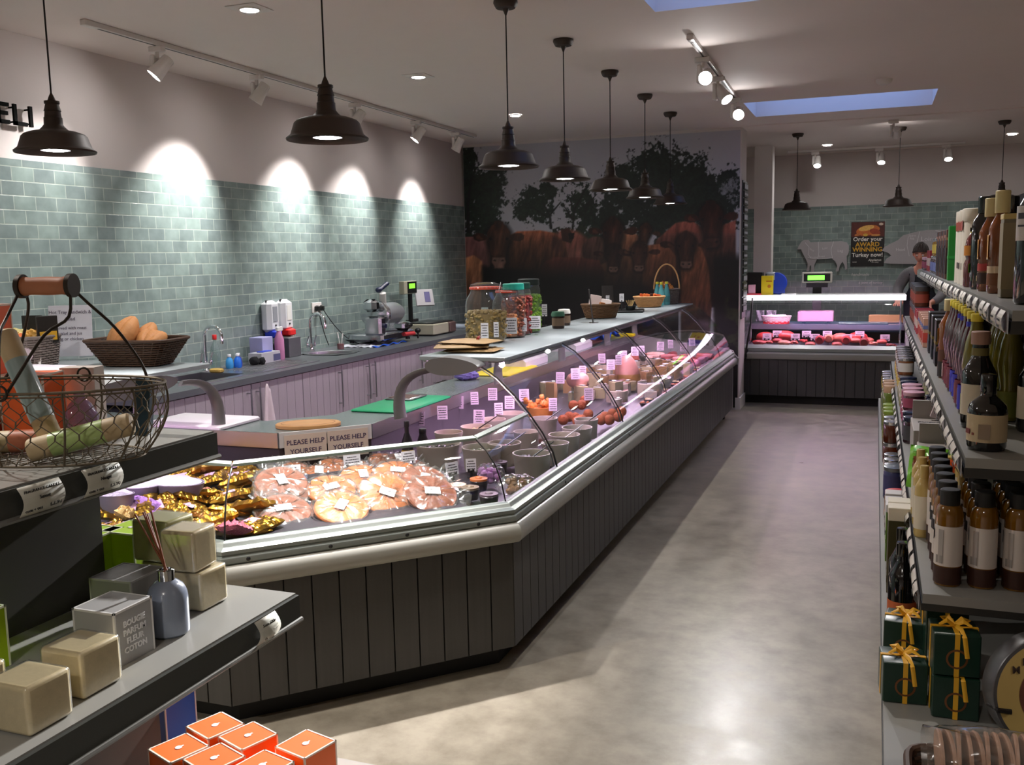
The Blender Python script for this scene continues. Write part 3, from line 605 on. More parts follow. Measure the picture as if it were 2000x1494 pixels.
# slicer on its blue sheet
b = MB(); b.grid(lambda u, v: (-4.45+.33*u, 7.35+.62*v, Z+.006+.012*math.sin(u*9+v*5)*math.sin(v*13)+.004*math.sin(u*31)), 24, 36); o = b.build('plastic_sheet', mat('blue and white sheet', (226, 230, 240), .35), solid=.003); tag(o, 'crumpled white plastic sheet with blue edge under the slicer', 'sheet')
b = MB(); b.grid(lambda u, v: (-4.13+.035*u, 7.35+.62*v, Z+.008+.008*math.sin(u*3+v*21)), 4, 40); e_ = b.build('edging', mat('sheet blue', (30, 90, 210), .4), o, solid=.004)
t = thing('meat_slicer', 'polished metal meat slicer with round blade and cylindrical body on the worktop', 'meat slicer', (-4.28, 7.80, Z+.02)); t.scale = (1.15, 1.15, .95)
SL = mat('polished slicer metal', (205, 208, 212), .16, 1, var=.04)
MB().box((-.2, -.26, .02), (.16, .3, .10), bev=.02).build('base', SL, t)
MB().lathe([(.0, -.02), (.125, -.02), (.135, 0), (.13, .02), (.10, .03), (0, .03)], 40, M=Matrix.Translation((.02, -.10, .27)) @ Matrix.Rotation(PI/2, 4, 'X')).build('blade_guard', SL, t)
MB().lathe([(0, .0), (.08, .0), (.10, .02), (.105, .3), (.09, .34), (0, .345)], 32, M=Matrix.Translation((-.03, -.02, .26)) @ Matrix.Rotation(-PI/2, 4, 'X')).build('motor_housing', mat('slicer casing', (186, 188, 194), .3, .6), t)
MB().box((.0, -.27, .08), (.15, -.17, .26), bev=.02).build('sharpener', SL, t); MB().box((-.02, -.26, .3), (.1, -.16, .42), bev=.03).build('blade_cover', SL, t)
MB().lathe([(0, 0), (.022, 0), (.022, .02), (0, .02)], 14, M=Matrix.Translation((.15, -.22, .17)) @ Matrix.Rotation(PI/2, 4, 'Y')).build('knob', mat('dark blue knob', (30, 34, 60), .3), t)
MB().box((.06, .10, .10), (.16, .26, .18), bev=.02).build('carriage', SL, t)
for y in (.13, .22): MB().lathe([(0, 0), (.014, 0), (.014, .012), (0, .012)], 12, M=Matrix.Translation((.161, y, .14)) @ Matrix.Rotation(PI/2, 4, 'Y')).build('bolt', BLACK, t)
b = MB(); b.box((-.1, .28, .12), (-.09, .44, .34), M=Matrix.Rotation(-.3, 4, 'X')); b.build('food_tray', glass('smoke plastic', (.75, .78, .8), 1.5, .1, body=.35), t, False)
MB().tube([(.02, .02, .36), (.04, -.02, .47)], .03, 10).build('pusher', CARD, t); MB().tube([(.02, -.03, .50), (.04, .07, .56)], [.02, .02], 10).ball((.02, -.04, .5), .028).build('handle', mat('navy handle', (26, 32, 66), .4), t)
MB().tube([(.16, .10, .06), (.2, .2, .06)], .02, 12).build('switch_box', mat('slicer red', (190, 40, 44), .4), t); MB().ball((.19, .29, .08), .026).tube([(.19, .29, .06), (.19, .29, .0)], .008).build('thickness_knob', BLACK, t)
for sx in (-.15, .12):
    for sy in (-.2, .24): MB().lathe([(.02, 0), (.018, .022)], 12, M=Matrix.Translation((sx, sy, 0))).build('foot', BLACK, t)
# counter scale with post display
t = thing('counter_scale', 'cream counter scale with flat pan and green post display against the tiles', 'scale', (-4.26, 8.75, Z))
CRM = mat('scale cream', (186, 182, 160), .5)
MB().box((-.17, -.16, .01), (.15, .2, .12), bev=.01).build('base', CRM, t); MB().box((-.17, .2, .01), (.17, .34, .12), bev=.01).build('control_box', mat('scale brown', (98, 78, 74), .4), t)
MB().box((-.16, -.15, .12), (.14, .33, .133), bev=.004).build('pan', mat('dark scale pan', (72, 72, 70), .3, .6), t)
MB().box((-.2, -.02, .13), (-.17, .02, .42)).build('post', BLACK, t, False)
h_ = MB().box((-.21, -.19, .42), (-.15, .09, .55), bev=.005).build('display_head', CRM, t); MB().box((-.15, -.12, .43), (-.146, .08, .545)).build('bezel', BLACK, h_, False); MB().box((-.146, -.09, .475), (-.144, .04, .525)).build('display', mat('green display', (110, 200, 50), .4, emit=.6), h_, False)
M = Matrix.Translation((-.12, .2, .36)) @ Matrix.Rotation(-.75, 4, 'Z') @ Matrix.Rotation(-.35, 4, 'Y')
MB().box((-.01, -.1, -.08), (.01, .1, .1), M=M, bev=.006).build('keypad', mat('keypad grey', (176, 172, 176), .45), t)
MB().box((.0105, 0, -.04), (.0125, .06, .07), M=M).build('keypad_print', mat('keypad violet', (88, 82, 130), .5), t, False)
for k, (dy, c) in enumerate([(0, (200, 70, 80)), (.14, (90, 150, 70)), (.18, (220, 150, 30)), (.22, (220, 190, 60))]):
    lbottle('spice_jar', ['red', 'green', 'orange', 'yellow'][k]+' lidded spice jar standing behind the counter scale', 'jar', (-4.49, 8.76+dy, Z), [(0, 0), (.018, 0), (.018, .10), (.013, .11)], c, (20, 20, 20), (.11, .15), .017, group='spice jars behind the scale')
o = MB().box((-.12, -.1, .0), (.12, .1, .035), bev=.006).build('scale_pan', mat('blue white tray', (190, 200, 214), .4)); o.location = (-4.33, 9.75, Z); tag(o, 'low white and blue tray on the worktop before the mural', 'tray')
o = MB().box((-.04, -.005, 0), (.04, .005, .22), M=Matrix.Rotation(-.25, 4, 'X')).build('clipboard', mat('pale sheet', (170, 190, 186), .4), None, False); o.location = (-4.12, 9.9, Z); tag(o, 'pale sheet leaning beside the glass jars', 'clipboard')
# towel hanging on a door handle
b = MB(); b.grid(lambda u, v: (-.0+.02*math.sin(u*9)*v+.012, (u-.5)*(.05+.13*v), -v*.42+.02*math.sin(u*5)), 14, 16); o = b.build('hanging_towel', mat('tea towel', (214, 200, 204), .9), solid=.006); o.location = (XK+.05, 5.43, .86); tag(o, 'pale tea towel hanging from a cabinet handle', 'towel')
# ================================================================ serve-over display counter: aisle run, canted corner, left run
V = [(-1.356, 9.95), (-1.356, 3.52), (-2.146, 2.691), (-4.3, 2.68)]
V = [Vector(p) for p in V]
nrm = []
for a, b in zip(V, V[1:]):
    d = (b-a).normalized(); nrm.append(Vector((d.y, -d.x)))
nrm = [n if True else n for n in nrm]
if nrm[0].x > 0: nrm = [-n for n in nrm]
mit = [nrm[0]] + [(nrm[i]+nrm[i+1])/(1+nrm[i].dot(nrm[i+1])) for i in range(2)] + [nrm[2]]
W1 = [Vector(p) for p in ((-2.41, 9.95), (-2.41, 4.25), (-2.73, 3.9), (-4.3, 3.87))]     # customer edge of the work surface
W2 = [Vector(p) for p in ((-2.77, 9.95), (-2.77, 4.49), (-3.02, 4.22), (-4.3, 4.25))]    # staff edge
def offp(i, d): return V[i]+mit[i]*d
def sweep(mb, k, prof, mi=0, close=True, e0=0, e1=0):
    "profile of (distance behind the board face, height) run between corner k and corner k+1, mitred"
    t_ = (V[k+1]-V[k]).normalized(); n = len(prof); vs = []
    for i, e in ((k, e0), (k+1, -e1)):
        for d, z in prof: p = offp(i, d)+t_*e; vs.append((p.x, p.y, z))
    fs = [(j, (j+1) % n, n+(j+1) % n, n+j) for j in range(n if close else n-1)]
    if close: fs += [tuple(range(n-1, -1, -1)), tuple(range(n, 2*n))]
    return mb.add(vs, fs, mi)
BOARD = planks('dark painted boards', (70, 68, 65), var=.07, wear=.35)
PLINTH = mat('black plinth', (14, 13, 12), .6)
DECK = mat('display deck steel', (92, 86, 96), .38, .4, var=.06)
INNER = mat('dark display lining', (52, 46, 52), .5, .2)
WSURF = mat('green grey granite work surface', (112, 122, 120), .25, var=.14, scale=140)
ARMG = mat('grey cast arm', (116, 116, 114), .42, .35, var=.05)
TUBE_P = mat('pink display tube', (255, 200, 250), .5, emit=9, ecol=(1, .62, .97), var=0)
names = [('display_counter', 'long glass fronted deli counter with dark boarded front running down the aisle'), ('display_counter', 'canted corner deli counter holding the wrapped pies, low glass front'), ('display_counter', 'left deli counter holding gold foil packets, partly behind the gift shelves')]
CT = []
GP = [(.035, .70), (.055, .78), (.085, .85), (.13, .905), (.19, .95)]           # low glass
HG = [(.03, .69), (.055, .78), (.105, .87), (.17, .96), (.245, 1.05), (.33, 1.13), (.41, 1.18)]   # high curved glass, distance behind the board face
for k in range(3):
    a, b = V[k], V[k+1]; L_ = (b-a).length
    t = thing(names[k][0], names[k][1], 'display counter', ((a.x+b.x)/2, (a.y+b.y)/2, 0)); CT.append(t); base = Vector((*t.location.xy, 0))
    def fin(mb, name, m_, smooth=True, label=None, par=None, t=t, base=base, solid=0):
        mb.v = [(p[0]-base.x, p[1]-base.y, p[2]) for p in mb.v]
        return mb.build(name, m_, par or t, smooth, label, solid)
    n = round(L_/(.105 if k else .1)); mb = MB(); tt = (b-a)/n
    for j in range(n):          # the boards, one mesh, small gaps
        p, q = a+tt*j+tt.normalized()*.003, a+tt*(j+1)-tt.normalized()*.003; N2 = nrm[k]*.018
        mb.add([(p.x, p.y, .1), (q.x, q.y, .1), (q.x, q.y, .55), (p.x, p.y, .55), (p.x+N2.x, p.y+N2.y, .1), (q.x+N2.x, q.y+N2.y, .1), (q.x+N2.x, q.y+N2.y, .55), (p.x+N2.x, p.y+N2.y, .55)], [(0, 1, 2, 3), (7, 6, 5, 4), (0, 4, 5, 1), (1, 5, 6, 2), (3, 2, 6, 7), (4, 0, 3, 7)])
    sweep(mb, k, [(.016, .1), (.05, .1), (.05, .56), (.016, .56)])
    fin(mb, 'front_boards', BOARD, False)
    mb = MB(); sweep(mb, k, [(.09, 0), (.14, 0), (.14, .11), (.09, .11)]); fin(mb, 'plinth', PLINTH, False)
    # bumper and aluminium rails
    mb = MB(); sweep(mb, k, [(.02, .55), (-.012, .548), (-.030, .554), (-.042, .570), (-.045, .590), (-.042, .612), (-.030, .628), (-.012, .634), (.02, .634)]); fin(mb, 'bumper', CREAM_P)
    mb = MB(); sweep(mb, k, [(.02, .634), (-.014, .634), (-.020, .640), (-.020, .658), (-.017, .662), (-.010, .663), (-.008, .667), (-.012, .671), (-.012, .684), (-.006, .688), (.004, .689), (.010, .694), (.014, .704), (.024, .711), (.040, .712), (.060, .704), (.10, .672), (.10, .60), (.02, .60)]); fin(mb, 'rail', ALU)
    tdir = (b-a).normalized(); s_ = .16 if k else .2
    while s_ < L_-.05:
        c = a+tdir*s_-nrm[k]*.0205
        M = Matrix.Translation((c.x, c.y, .649)) @ Vector((nrm[k].x, nrm[k].y, 0)).to_track_quat('-Z', 'Y').to_matrix().to_4x4()
        mb = MB().lathe([(0, .003), (.006, .002), (.008, 0)], 10, M=M); s_ += .30 if k else .62; fin(mb, 'rail_screw', BLACK)
    # deck, back lining, work surface
    f0, f1 = offp(k, .10), offp(k+1, .10); w0, w1 = W1[k], W1[k+1]; u0, u1 = W2[k], W2[k+1]
    mb = MB(); mb.add([(f0.x, f0.y, .60), (f1.x, f1.y, .60), (w1.x, w1.y, .635), (w0.x, w0.y, .635), (f0.x, f0.y, .58), (f1.x, f1.y, .58), (w1.x, w1.y, .61), (w0.x, w0.y, .61)], [(0, 3, 2, 1), (4, 5, 6, 7), (0, 1, 5, 4), (2, 3, 7, 6), (1, 2, 6, 5), (3, 0, 4, 7)]); fin(mb, 'deck', DECK if k == 0 else INNER, False)
    g = (w1-w0).normalized(); g = Vector((g.y, -g.x)); g = g if g.dot(nrm[k]) > 0 else -g
    mb = MB(); mb.add([(w0.x, w0.y, .62), (w1.x, w1.y, .62), (w1.x, w1.y, .80), (w0.x, w0.y, .80)]+[(q.x+g.x*.02, q.y+g.y*.02, z) for q, z in ((w0, .62), (w1, .62), (w1, .80), (w0, .80))], [(0, 1, 2, 3), (7, 6, 5, 4), (0, 4, 5, 1), (3, 2, 6, 7), (1, 5, 6, 2), (4, 0, 3, 7)]); fin(mb, 'back_lining', INNER if k else DECK, False)
    mb = MB(); mb.add([(q.x, q.y, z) for z in (.80, .86) for q in (w0, w1, u1, u0)], [(3, 2, 1, 0), (4, 5, 6, 7), (0, 1, 5, 4), (1, 2, 6, 5), (2, 3, 7, 6), (3, 0, 4, 7)]); fin(mb, 'work_surface', WSURF, False)
    mb = MB(); mb.add([(q.x-g.x*.012, q.y-g.y*.012, z) for z in (.79, .866) for q in (w0, w1)]+[(q.x, q.y, z) for z in (.79, .866) for q in (w0, w1)], [(0, 1, 3, 2), (4, 6, 7, 5), (0, 4, 5, 1), (2, 3, 7, 6), (0, 2, 6, 4), (1, 5, 7, 3)]); fin(mb, 'edge_strip', mat('white enamel strip', (206, 206, 204), .35) if k == 1 else METAL, False)
    mb = MB(); mb.add([(q.x+g.x*o_, q.y+g.y*o_, z) for o_ in (-.02, -.06) for z in (0, .80) for q in (u0, u1)], [(0, 1, 3, 2), (4, 6, 7, 5), (0, 4, 5, 1), (2, 3, 7, 6), (0, 2, 6, 4), (1, 5, 7, 3)]); fin(mb, 'rear_panel', mat('grey rear panel', (120, 120, 122), .5), False)
    # low glass on the corner and left run
    def lowglass(k, e0, e1, name='low_glass'):
        mb = MB(); sweep(mb, k, GP+[(d-.006, z+.002) for d, z in GP[::-1]], e0=e0, e1=e1); o = fin(mb, name, GLASS)
        if True:
            e = MB(); V0 = offp(k, 0); e.tube([(*(offp(k, d) if k else offp(1, d))[:], z) for d, z in [(q[0]-.003, q[1]) for q in GP]], .0032, 6); fin(e, 'gasket', BLACK)
        mb = MB(); sweep(mb, k, [(.182, .947), (.200, .955), (.196, .966), (.178, .958)], e0=e0, e1=e1); fin(mb, 'glass_rail', mat('pale green rail', (172, 184, 174), .35, .2))
    if k: lowglass(k, .004, .004)
    else: lowglass(k, L_-.70, .004)
    if k == 0:
        ty = lambda d: -1.356-d
        cuts = [9.95, 9.27, 8.0, 6.74, 5.47, 4.2]
        for j in range(5):
            mb = MB(); y1, y0 = cuts[j]-.006, cuts[j+1]+.006; q = HG+[(d-.006, z+.003) for d, z in HG[::-1]]
            sweep(mb, 0, q, e0=9.95-y1, e1=y0-3.52); 
            # the long run's ends are square to the aisle
            m_ = len(q); mb.v = [(v[0], y1 if i < m_ else y0, v[2]) for i, v in enumerate([(ty(d), 0, z) for d, z in q]*2)]
            p = fin(mb, 'curved_glass', GLASS)
            e = MB(); e.tube([(ty(d)+.003-base.x, y0-base.y, z) for d, z in HG], .0045, 6); e.build('gasket', BLACK, p)
            if j < 4 or True:
                s = MB(); s.tube([(ty(d)-.02-base.x, y0+.03-base.y, z-.01) for d, z in HG], .004, 6); s.build('stay', METAL, t)
        # end glass at the mural and the near end
        for y, nm_ in ((9.945, 'end_glass'),):
            pr_ = [(ty(d), z) for d, z in HG]+[(ty(1.05), 1.15), (ty(1.05), .87), (ty(.1), .68)]
            mb = MB(); mb.add([(x, y+o_, z) for o_ in (0, .006) for x, z in pr_], [tuple(range(len(pr_))), tuple(range(2*len(pr_)-1, len(pr_)-1, -1))]); fin(mb, nm_, GLASS, False)
        pr_ = [(ty(d), z) for d, z in [(0, .1), (0, .55), (-.052, .56), (-.06, .62), (-.02, .66), (0, .70), (.05, .72), (1.05, .86), (1.05, .1)]]
        mb = MB(); mb.add([(x, y, z) for y in (9.951, 9.98) for x, z in pr_], [tuple(range(len(pr_))), tuple(range(2*len(pr_)-1, len(pr_)-1, -1))]+[(j, (j+1) % len(pr_), len(pr_)+(j+1) % len(pr_), len(pr_)+j) for j in range(len(pr_))]); fin(mb, 'end_cheek', mat('grey end moulding', (150, 146, 146), .4), False)
        MB().box((-.03, -.03, 0), (.03, .03, .1), M=Matrix.Translation((-1.45-base.x, 9.85-base.y, 0))).build('foot', PLINTH, t, False)
        # glass-top shelf
        mb = MB().box((-2.27, 4.55, 1.165), (-1.775, 9.98, 1.19), bev=.004); top = fin(mb, 'serving_shelf', mat('pale slate shelf', (150, 158, 160), .3, var=.06, scale=20), label='pale slate shelf over the glass')
        mb = MB().box((-1.80, 4.6, 1.150), (-1.775, 9.95, 1.165)).box((-2.27, 4.6, 1.15), (-2.25, 9.95, 1.165)); m2 = fin(mb, 'shelf_channel', METAL, False)
        mb = MB()
        for y0 in (4.7, 5.8, 6.9, 8.0, 9.0): mb.tube([(-1.86, y0, 1.148), (-1.86, y0+(.9 if y0 < 8.5 else .8), 1.148)], .012, 10)
        fin(mb, 'light_tube', TUBE_P)
        mb = MB(); mb.box((-1.90, 4.62, 1.152), (-1.83, 9.9, 1.164)); fin(mb, 'reflector', ALU, False)
    def arm(px, axis, sgn, label=None):
        "cast arm rising from the work surface and sweeping toward the customer, with a leaf-shaped cap"
        P0 = np.array([0, 0.]); pts = []
        for i in range(15):
            u = i/14; pts.append((.02+.02*math.sin(u*PI)-.26*u**2.6, .86+.27*math.sin(u*PI/2)**1.1))
        r = [.036*(1-.45*i/14) for i in range(15)]
        mb = MB(); path = []
        for f, z in pts: path.append((px[0]+(-f if axis == 'x' else 0), px[1]+(0 if axis == 'x' else f), z))
        mb.tube(path, r, 10, flat=.45); fin(mb, 'arm', ARMG)
        return path[-1]
    if k == 0:
        for j, y in enumerate((4.47, 5.9, 7.3, 8.7, 9.8)):
            arm((-2.33, y), 'x', 1)
        lf = MB(); n_ = 20
        cyc = [(-2.035+.150*math.cos(a_), 1.148+.046*math.sin(a_)*(1-.25*math.cos(a_))) for a_ in np.linspace(0, 2*PI, 28, endpoint=False)]
        lf.add([(x, y, z) for y in (4.44, 4.555) for x, z in cyc], [tuple(range(28)), tuple(range(55, 27, -1))]+[(i, (i+1) % 28, 28+(i+1) % 28, 28+i) for i in range(28)]); fin(lf, 'leaf_cap', ARMG)
    if k == 2:
        arm((-3.12, 3.92), 'y', 1)
        cyc = [(3.34+.30*math.cos(a_), 1.150+.048*math.sin(a_)) for a_ in np.linspace(0, 2*PI, 28, endpoint=False)]
        lf = MB(); lf.add([(x, y, z) for x in (-3.20, -3.10) for y, z in cyc], [tuple(range(28)), tuple(range(55, 27, -1))]+[(i, (i+1) % 28, 28+(i+1) % 28, 28+i) for i in range(28)]); fin(lf, 'leaf_cap', ARMG)
        mb = MB().box((-4.3, 3.12, 1.165), (-3.21, 4.02, 1.19), bev=.004); fin(mb, 'serving_shelf', mat('pale slate shelf', (150, 158, 160), .3))
        mb = MB().tube([(-4.2, 3.22, 1.148), (-3.2, 3.22, 1.148)], .012, 10); fin(mb, 'light_tube', TUBE_P)
for y in (5.15, 6.5, 7.9, 9.2):
    lamp('display_tube_light', 'AREA', (-1.86, y, 1.14), 4.2, PINK, (-2.0, y, 0), shape='RECTANGLE', size=1.1, size_y=.05)
lamp('display_tube_light', 'AREA', (-3.7, 3.22, 1.14), 4, PINK, (-3.7, 3.3, 0), shape='RECTANGLE', size=1.0, size_y=.05)

# ---------------------------------------------------------------- things on the work surface
def board(loc, sx, sy, th, col, label, rz=0, name='cutting_board', cat='cutting board', r=.02):
    o = MB().box((-sx/2, -sy/2, 0), (sx/2, sy/2, th), bev=.006).build(name, mat('board %s' % (col,), col, .5, var=.05)); o.location = loc; o.rotation_euler.z = rz; return tag(o, label, cat)
ZW = .8605
board((-3.32, 4.06, .8605), .50, .34, .022, (236, 230, 234), 'white plastic cutting board on the left work surface', .0)
o = MB().lathe([(0, 0), (.97, 0), (1, .004), (1, .018), (.97, .022), (0, .022)], 40, sx=.165, sy=.105).build('wooden_board', mat('honey wood', (190, 142, 88), .45, var=.25, scale=12)); o.location = (-2.70, 4.12, ZW); o.rotation_euler.z = .5; tag(o, 'oval wooden board on the work surface above the help yourself signs', 'serving board')
b = MB().lathe([(.8, .0221), (.82, .0235), (.84, .0221)], 36, cap=False, sx=.165, sy=.105).build('rim_groove', mat('dark honey wood', (150, 104, 60), .5), o)
board((-2.56, 4.90, ZW), .34, .62, .015, (16, 148, 96), 'green plastic cutting board on the counter work surface')
t = thing('slicing_tray', 'small grey metal tray lying on the green cutting board', 'tray', (-2.62, 5.06, ZW+.015)); MB().box((-.09, -.11, 0), (.09, .11, .012), bev=.005).build('tray', METAL, t); MB().box((-.07, -.09, .012), (.07, .05, .014)).build('insert', mat('brown insert', (90, 60, 52), .5), t, False)
board((-2.56, 6.55, ZW), .30, .62, .015, (232, 206, 50), 'yellow plastic cutting board on the work surface')
b = MB().ball((0, 0, .035), (.07, .05, .035), 18, 12, jit=.12).ball((.04, .05, .03), (.05, .045, .03), 14, 10, jit=.15).build('cloth', mat('purple wipe', (120, 112, 176), .9, bump=.5)); b.location = (-2.66, 6.02, ZW); tag(b, 'crumpled purple cloth beside the yellow cutting board', 'cloth')
def wrapper(y, label):
    t = thing('scale', label, 'scale', (-2.60, y, ZW), 0, 'white counter scales'); PK = mat('white casing', (222, 214, 220), .4)
    MB().prism([(-.14, 0), (.14, 0), (.14, .05), (.06, .11), (-.14, .11)], -.30, .22, M=Matrix.Rotation(PI/2, 4, 'X')).build('casing', PK, t, False)
    MB().lathe([(0, 0), (.014, 0), (.014, .004), (0, .004)], 12, M=Matrix.Translation((.10, -.225, .08)) @ Matrix.Rotation(PI/2, 4, 'X')).build('knob', BLACK, t)
    MB().box((-.13, -.2, .111), (.05, .28, .118), bev=.003).build('plate', METAL, t)
wrapper(6.95, 'white casing behind the yellow cutting board, nearer of the two under the shelf'); wrapper(8.25, 'white casing under the shelf, farther along the work surface')
b = MB(); b.grid(lambda u, v: ((u-.5)*.3, (v-.5)*.8, .03+.03*math.sin(u*7+v*11)+.02*math.sin(v*23)), 16, 30); b = b.build('blue_bag', mat('blue plastic', (30, 84, 210), .35), solid=.003); b.location = (-2.58, 9.1, ZW+.03); tag(b, 'crumpled blue plastic sheet under the shelf near the far end', 'plastic sheet')
b = MB().box((-.12, -.2, 0), (.12, .2, .05), bev=.02).build('tray', mat('brown tray', (92, 50, 44), .5)); b.location = (-2.58, 8.72, ZW); tag(b, 'reddish brown tray beside the blue sheet', 'tray')
board((-2.5, 9.68, ZW), .34, .12, .03, (226, 206, 24), 'yellow strip at the far end of the counter', name='yellow_strip', cat='box')

# ---------------------------------------------------------------- price tickets and signs
def scrib(mb, w_, h_, rows, seed, y=-.0012, x0=None, fill=.62, th=.34, face=1):
    rr = random.Random(seed)
    for j in range(rows):
        z = h_/2-(j+1)*h_/(rows+1); L_ = w_*rr.uniform(.45, .86); x = -L_/2
        while x < L_/2:
            q = rr.uniform(.08, .2)*w_; q = min(q, L_/2-x+.001); mb.box((x, y-.0004, z-h_/(rows+1)*th/2), (x+q*.82, y, z+h_/(rows+1)*th/2)); x += q
TK = {}
def ticket(loc, rz, w_, h_, label, hold='black', col=(236, 230, 236), group='price tickets in the display', lift=.03, rows=4, seed=0, tilt=-.15):
    key = (w_, h_, hold, col, lift, rows)
    if key not in TK:
        t = thing('price_ticket', label, 'price ticket', loc, rz, group); M = Matrix.Translation((0, 0, lift)) @ Matrix.Rotation(tilt, 4, 'X')
        c = MB().box((-w_/2, -.001, 0), (w_/2, .001, h_), M=M).build('card', mat('ticket %s' % (col,), col, .5, var=.02), t, False)
        s = MB(); scrib(s, w_, h_, rows, seed+rows); s.v = [M @ Vector((v[0], v[1], v[2]+h_/2)) for v in s.v]; s.build('writing', INK, c, False)
        hm = BLACK if hold == 'black' else glass('clear acrylic', (.97, .98, .98), 1.0)
        hb = MB().box((-w_*.35, -.006, -.004), (-w_*.15, .006, h_*.2), M=M).box((w_*.1, -.006, -.004), (w_*.3, .006, h_*.16), M=M).box((-.006, -.004, -lift), (.006, .004, .006), M=Matrix.Translation((0, 0, lift))).box((-.02, -.012, 0), (.02, .012, .004))
        hb.build('holder', hm, t, False); TK[key] = t
    else: t = dup(TK[key], loc, rz, label, group)
    return t
SIGN = mat('cream sign card', (214, 200, 184), .5, var=.03)
def wedge_pt(s, d, z): p = V[1]+(V[2]-V[1])*s+nrm[1]*d; return Vector((p.x, p.y, z))
RW = math.atan2(W1[2].y-W1[1].y, W1[2].x-W1[1].x)+PI
gW = Vector((math.sin(RW), -math.cos(RW), 0))
for k, (s, lb) in enumerate([(.27, 'right of the pair'), (.73, 'left of the pair')]):
    c = W1[1].lerp(W1[2], s); t = thing('help_sign', 'cream PLEASE HELP YOURSELF card hanging on the corner counter, '+lb, 'sign', (c.x+gW.x*.016, c.y+gW.y*.016, .79), RW, 'help yourself signs')
    MB().box((-.106, -.002, -.075), (.106, 0, .062)).build('card', SIGN, t, False)
    PEN_ = mat('violet pen', (70, 58, 86), .6)
    text('PLEASE HELP', .034, PEN_, t, (0, -.0024, .022), (PI/2, 0, 0), bold=.0006); text('YOURSELF', .034, PEN_, t, (0, -.0024, -.024), (PI/2, 0, 0), bold=.0006)
# tickets in the pie display
for i, (px, py, z, w_) in enumerate([(570, 918, .74, .085), (688, 897, .74, .085), (798, 890, .76, .07), (884, 912, .70, .075), (920, 905, .72, .05)]):
    p = at(px, py, z=z); ticket((p.x, p.y, z-.07), RW+(.25 if i == 3 else 0) if i < 4 else .5, w_, .062, 'white price ticket on a black holder behind the pies, %s from the left' % nth(i), lift=.03, rows=4, group='price tickets behind the pies')
# ================================================================ food in the display counter
def cushion(lx, ly, h, seed, nu=14, nv=12, crump=.010):
    "pillow pack with a flat crimped rim"
    rr = random.Random(seed); ph = [rr.uniform(0, 6) for _ in range(6)]
    b = MB(); 
    def f(sg):
        def g(u, v):
            x = (u-.5)*2; y = (v-.5)*2; k = max(0, (1-x**4)*(1-y**4)); q = k**.5
            n_ = math.sin(u*17+ph[0])*math.sin(v*13+ph[1])+math.sin(u*29+v*23+ph[2])*.6+math.sin(v*37-u*11+ph[3])*.4
            return (x*lx/2*(1+.03*n_*.5), y*ly/2, sg*q*h/2+crump*n_*(.25+.75*q)*(1 if sg > 0 else .3)+h/2)
        return g
    b.grid(f(1), nu, nv); b.grid(f(-1), nu, nv); return b
CRUST = mat('golden pie crust', (188, 98, 26), .5, var=.30, scale=22, bump=.5, bscale=60)
CRUST2 = mat('dark baked crust', (128, 58, 18), .5, var=.32, scale=20, bump=.5, bscale=60)
GOLDF = mat('gold foil', (150, 108, 34), .28, .95, var=.15, scale=8)
WRAP = glass('crinkled clear wrap', (.98, .98, .98), 3.5, .14, 1.5, body=.05, bodycol=(240, 236, 226))
LAB = mat('white sticker', (236, 234, 232), .4, var=.02)
def pie(label, dia, m_, group, sticker=True, seed=0, tall=.045):
    t = thing('wrapped_pie', label, 'pie', (0, 0, 0), 0, group); R = dia/2
    b = MB(); seg = 40
    prof = [(0, .004), (R*.86, .004), (R*.93, .012), (R*.98, tall*.55), (R*1.0, tall*.72), (R*.96, tall*.86), (R*.88, tall*.80), (R*.8, tall*.84), (R*.5, tall), (R*.15, tall*1.03), (0, tall*.98)]
    vs = []
    for i, (r, z) in enumerate(prof):
        for k in range(seg):
            a = 2*PI*k/seg; q = r*(1+(.03*math.sin(20*a) if 2 < i < 7 else .012*math.sin(5*a+seed))); vs.append((q*math.cos(a), q*math.sin(a), z+(.003*math.sin(7*a+seed*2) if 6 < i < 9 else 0)))
    b.add(vs, [(i*seg+k, i*seg+(k+1) % seg, (i+1)*seg+(k+1) % seg, (i+1)*seg+k) for i in range(len(prof)-1) for k in range(seg)])
    b.build('crust', m_, t)
    w_ = MB(); rr = random.Random(seed); ph = rr.uniform(0, 6)
    for lay in range(1):
        vs = []; pf = [(R*1.06, .002), (R*1.1, tall*.5), (R*1.05, tall*.95), (R*.8, tall*1.12), (R*.4, tall*1.16), (.001, tall*1.15)]
        for i, (r, z) in enumerate(pf):
            for k in range(seg):
                a = 2*PI*k/seg; n_ = math.sin(9*a+ph)+math.sin(15*a+2*ph+i)*.7+math.sin(23*a+i*2)*.5; vs.append((r*(1+.025*n_)*math.cos(a), r*(1+.025*n_)*math.sin(a), z+.0035*n_*(i > 0)))
        w_.add(vs, [(i*seg+k, i*seg+(k+1) % seg, (i+1)*seg+(k+1) % seg, (i+1)*seg+k) for i in range(len(pf)-1) for k in range(seg)])
        for a0 in (ph, ph+PI):       # gathered film ears
            w_.grid(lambda u, v, a0=a0: (math.cos(a0+(u-.5)*.9)*R*(1.03+.5*v), math.sin(a0+(u-.5)*.9)*R*(1.03+.5*v), tall*.55+.012*math.sin(u*21+ph)*v+.018*v), 12, 4)
    w_.build('film', WRAP, t)
    if sticker: MB().box((-.03, -.018, tall*1.17), (.03, .018, tall*1.17+.0012), M=Matrix.Rotation(seed*1.3, 4, 'Z')).build('label', LAB, t, False)
    return t
def on_deck(px, py, z): p = at(px, py, z=z); return p
